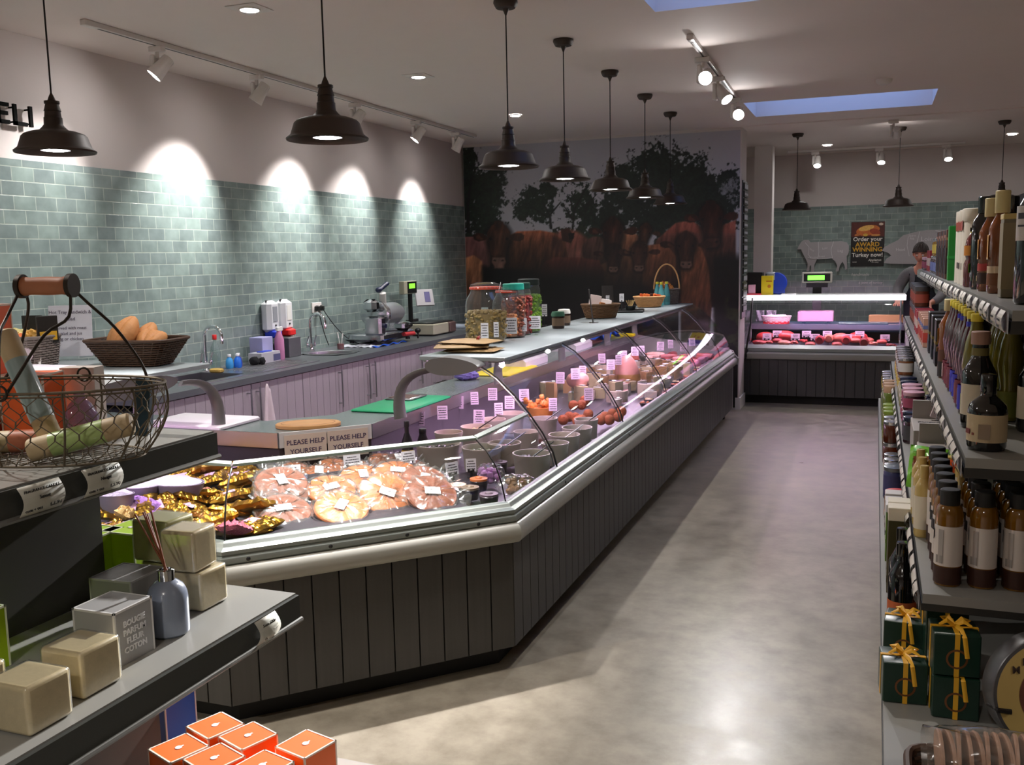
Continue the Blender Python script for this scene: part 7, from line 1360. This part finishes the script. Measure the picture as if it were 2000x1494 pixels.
K = {
 'wine': ('bottle', round_item('wine_bottle', bot(.042, .31, .015, .62, .8), BK, (.0165, .255, .312, BK), [((214, 208, 206), .0424, .13, .20)], [((60, 60, 70), .02, .012, .18, PI+.6, .0425), ((60, 60, 70), .02, .004, .16, PI+.6, .0425)])),
 'tin': ('bottle', box_item('oil_flask', .05, .06, .19, (128, 118, 96), [((146, 132, 100), .02, .17)], ((214, 190, 120), .012))),
 'rapeseed': ('bottle', round_item('oil_bottle', bot(.03, .24, .012, .66, .8), AMB, (.0175, .20, .25, CRC), [((60, 34, 26), .0304, .02, .05), ((170, 50, 44), .0304, .055, .075)], [((230, 170, 90), .02, .05, .115, PI, .0304), ((230, 190, 150), .03, .006, .09, PI, .0304), ((220, 200, 160), .008, .014, .035, PI, .0306)])),
 'rapeseed2': ('bottle', round_item('oil_bottle', bot(.03, .25, .012, .66, .8), AMB, (.0175, .205, .262, CRC), [((120, 70, 34), .0304, .02, .05), ((214, 190, 160), .0304, .052, .07)], [((236, 180, 100), .02, .06, .12, PI, .0304), ((230, 200, 160), .03, .006, .09, PI, .0304)])),
 'blackgreen': ('bottle', round_item('oil_bottle', bot(.031, .26, .012, .70, .82), BK, (.016, .215, .262, BK), [], [((120, 206, 50), .032, .026, .06, PI-.5, .0305), ((90, 80, 40), .03, .012, .17, PI-.5, .0305)])),
 'miniature': ('bottle', round_item('spirit_bottle', [(0, 0), (.028, 0), (.03, .004), (.03, .07), (.024, .085), (.030, .11), (.024, .145), (.012, .165)], mat('dark maple', (90, 24, 26), .15, coat=.5), (.013, .16, .18, YCAP), [((190, 120, 30), .0305, .095, .125)])),
 'tube': ('tube', round_item('white_tube', [(0, 0), (.045, 0), (.045, .24), (0, .241)], mat('white tube card', (222, 216, 204), .5, var=.03), (.0455, .20, .242, mat('white tube card', (222, 216, 204), .5)), [], [((150, 70, 60), .03, .03, .19, PI, .0457), ((70, 60, 60), .01, .02, .06, PI, .0452)])),
 'greenbox': ('box', box_item('green_carton', .10, .05, .20, (26, 130, 44), [((40, 150, 60), .08, .09)])),
 'tallbox': ('box', box_item('slim_carton', .09, .035, .19, (92, 60, 52), [((52, 30, 34), .02, .12), ((150, 110, 90), .15, .16)])),
 'tallbox2': ('box', box_item('slim_carton', .09, .035, .19, (60, 56, 66), [((30, 32, 44), .02, .13), ((170, 130, 120), .16, .17)])),
 'jarblue': ('jar', round_item('preserve_jar', [(0, 0), (.032, 0), (.034, .006), (.034, .06), (.028, .072)], mat('dark jam', (54, 30, 40), .12, coat=.4), (.032, .068, .083, mat('silver lid', (196, 196, 200), .2, .8)), [((110, 120, 176), .0344, .012, .054)])),
 'jaryel': ('jar', round_item('preserve_jar', [(0, 0), (.032, 0), (.034, .006), (.034, .06), (.028, .072)], mat('chutney', (150, 110, 40), .12, coat=.4), (.032, .068, .083, mat('silver lid', (196, 196, 200), .2, .8)), [((206, 180, 70), .0344, .012, .054)])),
 'jarpink': ('jar', round_item('preserve_jar', [(0, 0), (.036, 0), (.038, .006), (.038, .05), (.032, .06)], mat('plum jam', (70, 20, 36), .12, coat=.4), (.037, .056, .072, mat('pink lid', (206, 160, 176), .3)), [((150, 60, 90), .0384, .012, .048)])),
 'jardark': ('jar', round_item('preserve_jar', [(0, 0), (.036, 0), (.038, .006), (.038, .07), (.032, .082)], mat('dark jam', (54, 30, 40), .12), (.036, .078, .095, mat('dark blue lid', (30, 36, 60), .25)), [((60, 60, 66), .0384, .012, .064)])),
 'cask': ('jar', round_item('mustard_jar', [(0, 0), (.040, 0), (.044, .01), (.046, .05), (.040, .075), (.03, .085)], mat('pale mustard', (160, 156, 120), .2, coat=.3), (.036, .082, .10, mat('dark blue lid', (30, 36, 60), .25)))),
 'pottop': ('jar', round_item('spice_jar', [(0, 0), (.034, 0), (.036, .004), (.036, .08)], mat('brown spice', (110, 60, 44), .25), (.037, .08, .105, mat('grey lid', (90, 88, 88), .35, .3)), [((176, 80, 60), .0365, .02, .065)])),
 'carton': ('box', box_item('black_gift_carton', .10, .10, .16, (34, 32, 34), [((120, 104, 40), .075, .085), ((24, 30, 44), .01, .05)])),
 'colourbox': ('box', box_item('printed_carton', .08, .05, .12, (196, 150, 130), [((190, 70, 60), .02, .06), ((110, 120, 170), .075, .09)])),
 'redbox': ('box', box_item('printed_carton', .08, .05, .11, (170, 50, 60), [((226, 200, 190), .03, .07)])),
 'amberfront': ('bottle', round_item('oil_bottle', bot(.030, .235, .013, .68, .8), AMB, (.0175, .20, .235, CRC), [((96, 54, 30), .0304, .05, .085), ((28, 20, 18), .0304, .004, .05)], [((236, 186, 100), .022, .045, .125, PI-.4, .0304), ((226, 206, 176), .03, .014, .085, PI-.4, .0306), ((220, 200, 160), .008, .014, .03, PI-.4, .0306)])),
 'cordial': ('bottle', round_item('cordial_bottle', WAVE, DKR, (.0135, .232, .25, YCAP), [((120, 40, 60), .0285, .01, .07)], [((226, 190, 190), .008, .04, .04, PI-.4, .029)])),
 'cordialblue': ('bottle', round_item('cordial_bottle', WAVE, DKR, (.0135, .232, .25, YCAP), [((50, 50, 190), .0285, .01, .07), ((40, 46, 190), .0145, .19, .225)], [((200, 200, 226), .008, .04, .04, PI-.4, .029)])),
 'cordialgreen': ('bottle', round_item('cordial_bottle', WAVE, OLV, (.0135, .232, .25, YCAP), [((120, 124, 44), .0285, .01, .07)], [((220, 220, 160), .008, .04, .04, PI-.4, .029)])),
 'squat': ('bottle', round_item('squat_bottle', [(0, .002), (.034, 0), (.037, .008), (.037, .075), (.034, .09), (.022, .102), (.015, .108), (.0135, .115), (.0135, .15)], BK, (.0145, .112, .152, BK), [((196, 178, 144), .0374, .018, .073)], [((120, 40, 40), .016, .010, .038, PI+.35, .0376), ((120, 50, 40), .005, .005, .034, PI+.75, .0376), ((150, 130, 110), .022, .03, .04, PI+1.35, .0376)])),
 'port': ('bottle', round_item('port_bottle', bot(.036, .215, .017, .58, .72), BK, (.0195, .188, .217, WINEC), [((206, 196, 176), .0364, .03, .10), ((120, 110, 60), .0178, .158, .18)])),
 'sauce': ('bottle', round_item('dressing_bottle', [(0, .002), (.025, 0), (.0265, .006), (.0265, .145), (.024, .16), (.018, .168)], GLDL, (.0185, .155, .198, BCAP), [((216, 208, 202), .0269, .042, .125), ((54, 24, 12), .0268, .004, .040)], [((30, 26, 30), .018, .022, .105, PI-.1, .0271), ((170, 164, 160), .010, .07, .083, PI+.95, .0271), ((150, 146, 142), .014, .016, .056, PI+.85, .0271)])),
 'saucered': ('bottle', round_item('dressing_bottle', [(0, .002), (.025, 0), (.0265, .006), (.0265, .145), (.024, .16), (.018, .168)], mat('dark amber', (96, 34, 16), .12, coat=.5), (.0185, .155, .198, BCAP), [((206, 200, 196), .0269, .042, .125)])),
 'slimgold': ('bottle', round_item('cordial_bottle', bot(.02, .17, .009, .7, .82), mat('pale gold', (206, 180, 110), .15, coat=.4), (.010, .14, .172, mat('pale gold', (206, 180, 110), .15)), [((224, 216, 196), .0204, .02, .10)])),
 'oilbox': ('box', box_item('olive_oil_carton', .055, .055, .235, (62, 58, 22), [((56, 50, 20), .03, .05)], ((222, 216, 200), .035))),
 'greencarton': ('box', box_item('green_front_carton', .05, .05, .15, (84, 116, 34), [((96, 128, 40), .05, .06)], ((220, 218, 222), .02))),
 'whitecarton': ('box', box_item('white_grey_carton', .07, .06, .12, (206, 202, 200), [((60, 56, 66), .03, .045)])),
 'jamred': ('jar', round_item('preserve_jar', [(0, 0), (.038, 0), (.040, .006), (.040, .07), (.034, .08)], mat('piccalilli', (170, 104, 24), .15, coat=.4), (.038, .076, .092, mat('gingham red lid', (190, 50, 64), .4)), [((206, 120, 60), .0404, .004, .024)])),
 'jamblue': ('jar', round_item('preserve_jar', [(0, 0), (.040, 0), (.042, .006), (.042, .10), (.036, .11)], mat('blue label jar', (48, 50, 92), .3), (.040, .106, .122, mat('grey blue lid', (110, 116, 126), .3, .4)), [((54, 54, 100), .0424, .03, .09)])),
 'jamdk': ('jar', round_item('preserve_jar', [(0, 0), (.036, 0), (.038, .006), (.038, .07), (.032, .08)], mat('marmalade', (76, 32, 16), .12, coat=.5), (.036, .076, .092, mat('silver lid', (196, 196, 200), .2, .8)))),
 'jarwhite': ('jar', round_item('preserve_jar', [(0, 0), (.034, 0), (.036, .006), (.036, .06), (.03, .07)], mat('brown pickle', (110, 64, 34), .12, coat=.4), (.034, .066, .080, mat('silver lid', (196, 196, 200), .2, .8)), [((206, 200, 196), .0364, .014, .056)])),
 'corkjar': ('jar', round_item('cork_topped_jar', [(0, 0), (.034, 0), (.036, .006), (.036, .07), (.03, .08)], mat('pesto', (96, 112, 36), .15, coat=.4), (.030, .078, .115, mat('cork', (196, 160, 130), .7, var=.15)))),
 'olivejar': ('jar', round_item('preserve_jar', [(0, 0), (.036, 0), (.038, .006), (.038, .06), (.032, .07)], mat('green relish', (120, 130, 40), .15, coat=.4), (.036, .066, .082, mat('olive lid', (130, 150, 60), .3)))),
 'wineduo': ('bottle', round_item('dark_bottle', bot(.033, .21, .014, .6, .76), BK, (.016, .18, .212, BK), [((190, 96, 50), .0334, .03, .07)])),
}
CNT = {}
def put(k, shelf, y, label, x=None, rz=0, group=None, lift=0, sc=1):
    x0, z, s_ = SH[shelf]; x = x0+.055 if x is None else x
    g = group or 'goods on the %s shelf' % {'A': 'top', 'B': 'upper middle', 'C': 'lower middle', 'D': 'bottom'}[shelf]
    if k not in PROTO: o = K[k][1](label, K[k][0], g); PROTO[k] = o
    else: o = dup(PROTO[k], (0, 0, 0), 0, label, g)
    o.location = (x, y, z+.0006+lift); o.rotation_euler = (0, 0, rz); o.scale = (sc,)*3; return o
def row(k, shelf, y0, dy, n, desc, x=None, g=None, **kw):
    for i in range(n): put(k, shelf, y0+i*dy, '%s, %s from the near end' % (desc, nth(i)) if len(desc.split()) < 12 else '%s, %s' % (desc, nth(i)), x, rz=.3*i if K[k][0] != 'box' else 0, group=g or desc+'s', **kw)
# top shelf, near to far
put('wine', 'A', 2.22, 'large dark wine bottle with pale label at the near end of the top shelf', .31)
put('wine', 'A', 2.22, 'dark wine bottle behind the large near one on the top shelf', .43)
put('tin', 'A', 2.52, 'grey gold flat flask second along the top shelf', .30, sc=1.02); put('tin', 'A', 2.62, 'grey gold flat flask third along the top shelf', .335)
put('rapeseed2', 'A', 2.76, 'amber bottle with cream stopper and script on the top shelf, nearest', .30); put('rapeseed', 'A', 2.90, 'amber bottle with cream stopper and red label on the top shelf, farther', .29); put('rapeseed2', 'A', 2.66, 'tall amber bottle with cream stopper in the second row of the top shelf', .41)
put('blackgreen', 'A', 3.05, 'black bottle with a lime green square label on the top shelf', .285); put('blackgreen', 'A', 3.07, 'black bottle in the second row of the top shelf', .36)
put('miniature', 'A', 3.22, 'faceted amber bottle with yellow cap on the top shelf', .28); put('miniature', 'A', 3.23, 'amber bottle in the second row behind the faceted one', .35)
row('tube', 'A', 3.38, .13, 3, 'white cardboard bottle tube on the top shelf', .30)
put('tube', 'A', 3.95, 'white cardboard tube farther back on the top shelf', .42)
put('greenbox', 'A', 3.92, 'bright green carton on the top shelf', .30)
row('tallbox', 'A', 4.06, .17, 4, 'slim dark brown carton on the top shelf', .295); row('tallbox2', 'A', 4.14, .17, 4, 'slim dark blue grey carton on the top shelf', .295)
row('jarblue', 'A', 4.85, .14, 4, 'silver lidded jar with blue label on the top shelf', .29); row('jaryel', 'A', 4.85, .14, 3, 'silver lidded jar with yellow label stacked on the top shelf', .29, lift=.0845); row('jaryel', 'A', 4.92, .16, 3, 'yellow labelled jar in the second row of the top shelf', .37)
row('redbox', 'A', 5.45, .12, 3, 'red printed carton on the top shelf', .30); row('jarpink', 'A', 5.85, .13, 3, 'pink lidded jar at the far end of the top shelf', .29); row('carton', 'A', 5.5, .2, 3, 'black carton at the back of the top shelf', .45)
# upper middle shelf
put('squat', 'B', 2.10, 'squat black bottle with cream label at the near end', .218)
row('port', 'B', 2.36, .10, 1, 'dark bottle with pinkish foil top behind the squat one', .225); put('port', 'B', 2.33, 'dark bottle with pinkish foil top, middle of the second row', .335); put('port', 'B', 2.26, 'dark bottle with pinkish foil top at the right of the second row', .45); put('squat', 'B', 2.14, 'black bottle half hidden at the right of the squat one', .37)
for j, (k, d) in enumerate([('cordialgreen', 'green gold yellow capped bottle'), ('cordialblue', 'blue sleeved yellow capped bottle'), ('cordial', 'dark red yellow capped bottle')]):
    row(k, 'B', 2.46+.10*j, .0, 1, d+' at the front', .225)
row('cordialgreen', 'B', 2.47, .085, 4, 'green gold yellow capped bottle in the second row', .30); row('cordialblue', 'B', 2.78, .09, 2, 'blue sleeved yellow capped bottle', .228); row('cordial', 'B', 2.95, .09, 3, 'dark red yellow capped bottle', .225); row('cordial', 'B', 2.5, .09, 4, 'dark red yellow capped bottle in the third row', .375); row('cordialgreen', 'B', 2.42, .09, 4, 'yellow capped bottle in the fourth row', .45)
put('amberfront', 'B', 3.26, 'amber bottle with cream stopper and script on the upper middle shelf', .222, sc=1.05); put('wineduo', 'B', 3.3, 'dark bottle behind the amber one on the upper middle shelf', .31, sc=1.1)
row('carton', 'B', 3.62, .22, 3, 'black gift carton with gold band on the upper middle shelf', .25); row('carton', 'B', 3.62, .22, 3, 'black gift carton, second row, upper middle shelf', .39)
row('colourbox', 'B', 4.28, .12, 5, 'small printed carton on the upper middle shelf', .23); put('miniature', 'B', 4.15, 'dark topped bottle on the upper middle shelf before the spice jars', .31)
row('redbox', 'B', 4.95, .12, 3, 'red and cream carton on the upper middle shelf', .23); row('pottop', 'B', 4.5, .13, 6, 'grey lidded spice jar on the upper middle shelf', .34); row('pottop', 'B', 5.4, .13, 6, 'grey lidded jar at far end, upper middle shelf', .23); row('pottop', 'B', 5.4, .13, 6, 'grey lidded jar stacked at far end, upper middle shelf', .23, lift=.106)
# lower middle shelf
for r_ in range(4): row('sauce' if r_ < 3 else 'saucered', 'C', 2.08+.005*r_, .075, 7 if r_ == 0 else 4, 'black capped dressing bottle with white label, '+['front row', 'second row', 'third row', 'fourth row'][r_], .155+.064*r_)
row('slimgold', 'C', 2.42, .10, 3, 'slim pale gold bottle left of the black capped ones', .122); row('slimgold', 'C', 2.56, .09, 3, 'slim pale gold bottle right of the black capped ones', .225)
for i, (x, y, c, lb) in enumerate([(.15, 2.86, (120, 196, 50), 'lime green and clear bag at the left of the snack group'), (.25, 2.9, (120, 196, 50), 'lime green and clear bag at the right of the snack group'), (.185, 2.76, (214, 196, 120), 'cream ribboned packet in the snack group'), (.14, 2.72, (150, 86, 50), 'brown biscuit packet in the snack group'), (.215, 2.70, (230, 90, 30), 'orange ribboned packet in the snack group')]):
    o = cushion(.10, .12, .05, 120+i).build('snack_packet', mat('snack bag %d' % i, c, .3, var=.25)); o.location = (x, y, 1.017+.07); o.rotation_euler = (1.25, .1, .2*i); tag(o, lb, 'packet', 'snack packets on the lower middle shelf')
t2 = thing('carton', 'grey cardboard display carton lettered ENJOY on the lower middle shelf', 'carton', (.235, 3.32, 1.0176)); MB().box((-.11, -.13, 0), (.11, .13, .12), bev=.002).box((-.105, .11, .12), (.105, .13, .18)).build('carton', mat('grey carton', (158, 152, 148), .6), t2, False); text('ENJOY', .022, INK, t2, (-.06, .03, .1206), (0, 0, 0), bold=.0006); text('ANTIPASTI', .014, INK, t2, (.03, .03, .1206), (0, 0, 0)); MB().box((-.08, -.1306, .02), (.08, -.13, .07)).build('print', mat('carton print', (190, 150, 120), .5), t2, False)
t2 = thing('carton', 'second grey cardboard carton before the lettered one', 'carton', (.235, 3.08, 1.0176)); MB().box((-.10, -.09, 0), (.10, .09, .09), bev=.002).box((-.095, .07, .09), (.095, .09, .15)).build('carton', mat('grey carton', (158, 152, 148), .6), t2, False)
o = MB().box((-.04, -.01, 0), (.03, .01, .11), M=Matrix.Rotation(.3, 4, 'Y')).build('tissue', mat('pink tissue', (214, 196, 200), .6), None, False); o.location = (.22, 3.40, 1.1385); tag(o, 'white card flap standing on the lettered carton', 'card')
row('jardark', 'C', 3.62, .12, 2, 'small dark lidded jar on the lower middle shelf', .145); row('jarpink', 'C', 3.90, .11, 4, 'pink lidded jar on the lower middle shelf', .15); row('jarpink', 'C', 3.90, .11, 3, 'pink lidded jar stacked on the lower middle shelf', .15, lift=.074); row('jardark', 'C', 3.7, .12, 5, 'dark lidded jar, second row, lower middle shelf', .24)
row('cask', 'C', 4.45, .13, 3, 'pale mustard jar with dark lid, lower middle shelf', .155); row('cask', 'C', 4.45, .13, 3, 'pale mustard jar, second row, lower middle shelf', .26); row('jaryel', 'C', 4.95, .12, 8, 'small jar at far end, lower middle shelf', .15); row('jarwhite', 'C', 4.95, .12, 6, 'small jar stacked at far end, lower middle shelf', .15, lift=.0845)
# bottom shelf
GREENB = (22, 52, 40)
def ribbonbox(x, y, z, label, rz=0, s=.085, h=.085):
    q = thing('ribboned_box', label, 'gift box', (x, y, z), rz, 'dark green boxes with yellow bows'); MB().box((-s/2, -s/2, 0), (s/2, s/2, h), bev=.002).build('box', mat('dark green card', GREENB, .35, var=.15), q); MB().lathe([(.016, 0), (.02, .0006), (.016, .001)], 20, cap=False, M=Matrix.Translation((0, -s/2-.0006, h*.42)) @ Matrix.Rotation(PI/2, 4, 'X')).build('emblem', mat('bronze print', (110, 66, 30), .4), q)
    R_ = mat('yellow ribbon', (236, 178, 46), .35, var=.1); b = MB(); b.box((-.0045, -s/2-.0012, 0), (.0045, s/2+.0012, h+.0012)).box((-s/2-.0012, -.0045, 0), (s/2+.0012, .0045, h+.0012)).build('ribbon', R_, q, False); b = MB()
    for a in (.5, 2.2, -.6, -2.6): b.tube([(0, 0, h+.002), (.018*math.cos(a), .018*math.sin(a), h+.016), (.034*math.cos(a), .034*math.sin(a), h+.010), (.02*math.cos(a), .02*math.sin(a), h+.004), (0, 0, h+.003)], .0045, 6, flat=.25)
    b.tube([(0, 0, h+.004), (.008, -.03, h+.006), (.012, -s/2-.004, h-.004), (.018, -s/2-.004, h-.045)], .0042, 6, flat=.25); b.build('bow', R_, q)
ZD = .7858
ribbonbox(.075, 2.03, ZD, 'dark green box with yellow bow, front left of the bottom shelf stack', .1); ribbonbox(.168, 1.99, ZD, 'dark green box with yellow bow, lower right of the bottom shelf stack', .03); ribbonbox(.165, 1.99, ZD+.088, 'dark green box with yellow bow, upper right of the bottom shelf stack', .08); ribbonbox(.085, 2.22, ZD+.0, 'dark green box with yellow bow, behind the front left one', -.1, h=.10); ribbonbox(.16, 2.19, ZD+.0, 'dark green box with yellow bow, tallest at the back of the stack', .1, h=.19)
put('wineduo', 'D', 2.42, 'dark bottle with orange label behind the ribboned boxes, left', .082); put('wineduo', 'D', 2.43, 'dark bottle with orange label behind the ribboned boxes, right', .162); put('wineduo', 'D', 2.55, 'dark bottle in the second row, left', .085); put('wineduo', 'D', 2.56, 'dark bottle in the second row, right', .165)
for j in range(2):
    for i in range(2): put('oilbox', 'D', 2.68+.065*i, 'tall olive carton with white top on the bottom shelf, %s %s' % (['front', 'rear'][i], ['left', 'right'][j]), .078+.062*j, group='olive oil cartons')
for o_ in [o for o in C.objects if o.name.startswith('olive_oil_carton') and o.location.y < 2.7]:
    b = MB().lathe([(.004, 0), (.016, .0006), (.018, .0008)], 20, M=Matrix.Translation((0, -.0286, .075)) @ Matrix.Rotation(PI/2, 4, 'X')).box((-.006, -.0292, .03), (.006, -.0286, .062)); b.build('emblem', mat('pale emblem', (196, 196, 180), .5), o_)
put('greencarton', 'D', 2.96, 'green fronted white topped carton on the bottom shelf, left', .078, sc=1.15); put('greencarton', 'D', 2.93, 'green fronted white topped carton on the bottom shelf, right', .134, sc=1.05)
row('whitecarton', 'D', 3.14, .09, 3, 'white carton with dark print on the bottom shelf', .085); put('jamred', 'D', 3.46, 'jar with red gingham lid on the bottom shelf', .09); put('jamred', 'D', 3.47, 'jar with red gingham lid behind the front one', .18); put('jamblue', 'D', 3.72, 'jar with dark blue label on the bottom shelf', .09); put('jamblue', 'D', 3.74, 'jar with dark blue label in the second row', .19)
row('jarwhite', 'D', 3.96, .10, 3, 'white labelled jar on the bottom shelf', .088); row('jamdk', 'D', 4.35, .11, 3, 'dark marmalade jar with silver lid on the bottom shelf', .088); row('jamdk', 'D', 4.35, .11, 2, 'dark marmalade jar stacked on the bottom shelf', .088, lift=.094); row('olivejar', 'D', 4.75, .11, 3, 'olive green lidded jar on the bottom shelf', .088); row('olivejar', 'D', 4.75, .11, 3, 'olive green lidded jar stacked on the bottom shelf', .088, lift=.084); row('corkjar', 'D', 5.15, .11, 3, 'cork topped jar on the bottom shelf', .085); row('corkjar', 'D', 5.15, .11, 3, 'cork topped jar stacked on the bottom shelf', .085, lift=.118); row('corkjar', 'D', 5.6, .11, 5, 'cork topped jar at the far end of the bottom shelf', .085); row('jaryel', 'D', 5.6, .11, 5, 'yellow labelled jar stacked at far end, bottom shelf', .085, lift=.1178)
# round gift tin standing on edge at the near end
q = thing('round_tin', 'large round gold tin standing on edge at the near end of the bottom shelf', 'tin', (.318, 1.88, .786+.116), .25); M = Matrix.Rotation(PI/2-.14, 4, 'X')
MB().lathe([(.146, -.04), (.152, -.038), (.153, .03), (.150, .034), (.142, .035)], 64, M=M, cap=False).build('rim', mat('dull grey tin', (92, 92, 94), .35, .6), q); MB().lathe([(0, .0355), (.142, .0345), (.146, .030)], 64, M=M, cap=False).build('lid', mat('tin gold face', (184, 158, 96), .4, .2, var=.12), q); MB().lathe([(0, .0362), (.088, .0358)], 48, M=M, cap=False).build('picture', mat('brown picture', (96, 54, 40), .5, var=.7, scale=30), q); MB().lathe([(0, -.04), (.150, -.039)], 48, M=M, cap=False).build('back', mat('dull grey tin', (92, 92, 94), .35, .6), q)
for k, (ch, a) in enumerate(zip('MILL FARM', np.linspace(2.55, .6, 9))): text(ch, .026, mat('dark brown ink', (50, 34, 26), .5), q, M @ Vector((.115*math.cos(a), .115*math.sin(a), .0372)), (M.to_euler().x, 0, 0), bold=.0006)
MB().tube([M @ Vector((-.152, -.035, .0)), M @ Vector((-.140, -.037, .040)), M @ Vector((-.11, -.040, .041))], [.004, .006, .007], 8).build('clasp', mat('black clasp', (30, 26, 24), .4, .5), q); MB().box((-.03, -.002, .04), (.02, .002, .07), M=Matrix.Translation((-.01, 0, .09))).build('sticker', CARD, q, False)
# film wrapped packs of biscuits at the bottom of the frame
q.scale = (.71,)*3; q.location.z = .786+.109
WOODT = mat('dark table', (70, 66, 60), .5)
tb_ = thing('display_table', 'low dark display table in the near right corner', 'table', (.25, 1.05, 0)); MB().box((-.42, -.5, .66), (.45, .38, .70), bev=.004).build('top', WOODT, tb_)
for sx in (-.38, .41):
    for sy in (-.46, .34): MB().box((sx-.02, sy-.02, 0), (sx+.02, sy+.02, .66)).build('leg', WOODT, tb_, False)
def discs(label, p0_, p1_, r, n, col):
    p0_, p1_ = Vector(p0_), Vector(p1_); q = thing('biscuit_pack', label, 'biscuit pack', p0_, 0, 'film wrapped packs of round biscuits'); d = (p1_-p0_).normalized(); R_ = d.to_track_quat('Z', 'Y').to_matrix().to_4x4(); L_ = (p1_-p0_).length
    cm = mat('biscuit %s' % (col,), col, .5, var=.3, scale=40)
    for k in range(n): MB().lathe([(0, 0), (r*.96, .0005), (r, .003), (r*.96, .007), (0, .0075)], 28, M=R_ @ Matrix.Translation((0, 0, L_*k/n)) @ Matrix.Rotation(.12*math.sin(k*2.1), 4, 'Y')).build('biscuit', cm, q)
    b = MB(); b.grid(lambda u, v: R_ @ Vector(((r+.004+.004*math.sin(u*40+v*17)+.003*math.sin(v*60+u*9))*math.cos(2*PI*u)*(1 if .06 < v < .94 else .85), (r+.004+.004*math.sin(u*31-v*13))*math.sin(2*PI*u), -.02+v*(L_+.04))), 48, 30); b.build('film', WRAP, q); return q
discs('film wrapped row of pale brown biscuits at the bottom right corner', (.118, 1.64, .862), (.36, 1.66, .872), .045, 17, (176, 136, 112))
discs('film wrapped row of dark biscuits left of the pale ones', (-.03, 1.37, .80), (.085, 1.38, .868), .050, 12, (98, 84, 78))
o = MB().lathe([(0, 0), (.08, .0), (.11, .03), (.12, .055), (.115, .06)], 14, wob=.08).build('paper_tray', mat('brown paper', (168, 124, 86), .8, var=.15, bump=.5), None, False, solid=.003); o.location = (-.05, 1.33, .7005); tag(o, 'crumpled brown paper in the near right corner below the biscuits', 'paper')
t3, f = basket('wicker_tray', 'shallow dark wicker tray holding the pale wrapped biscuits', 'basket', (.24, 1.65, .786), .165, .085, .04, .1, WD, .0, True, 4, 36)
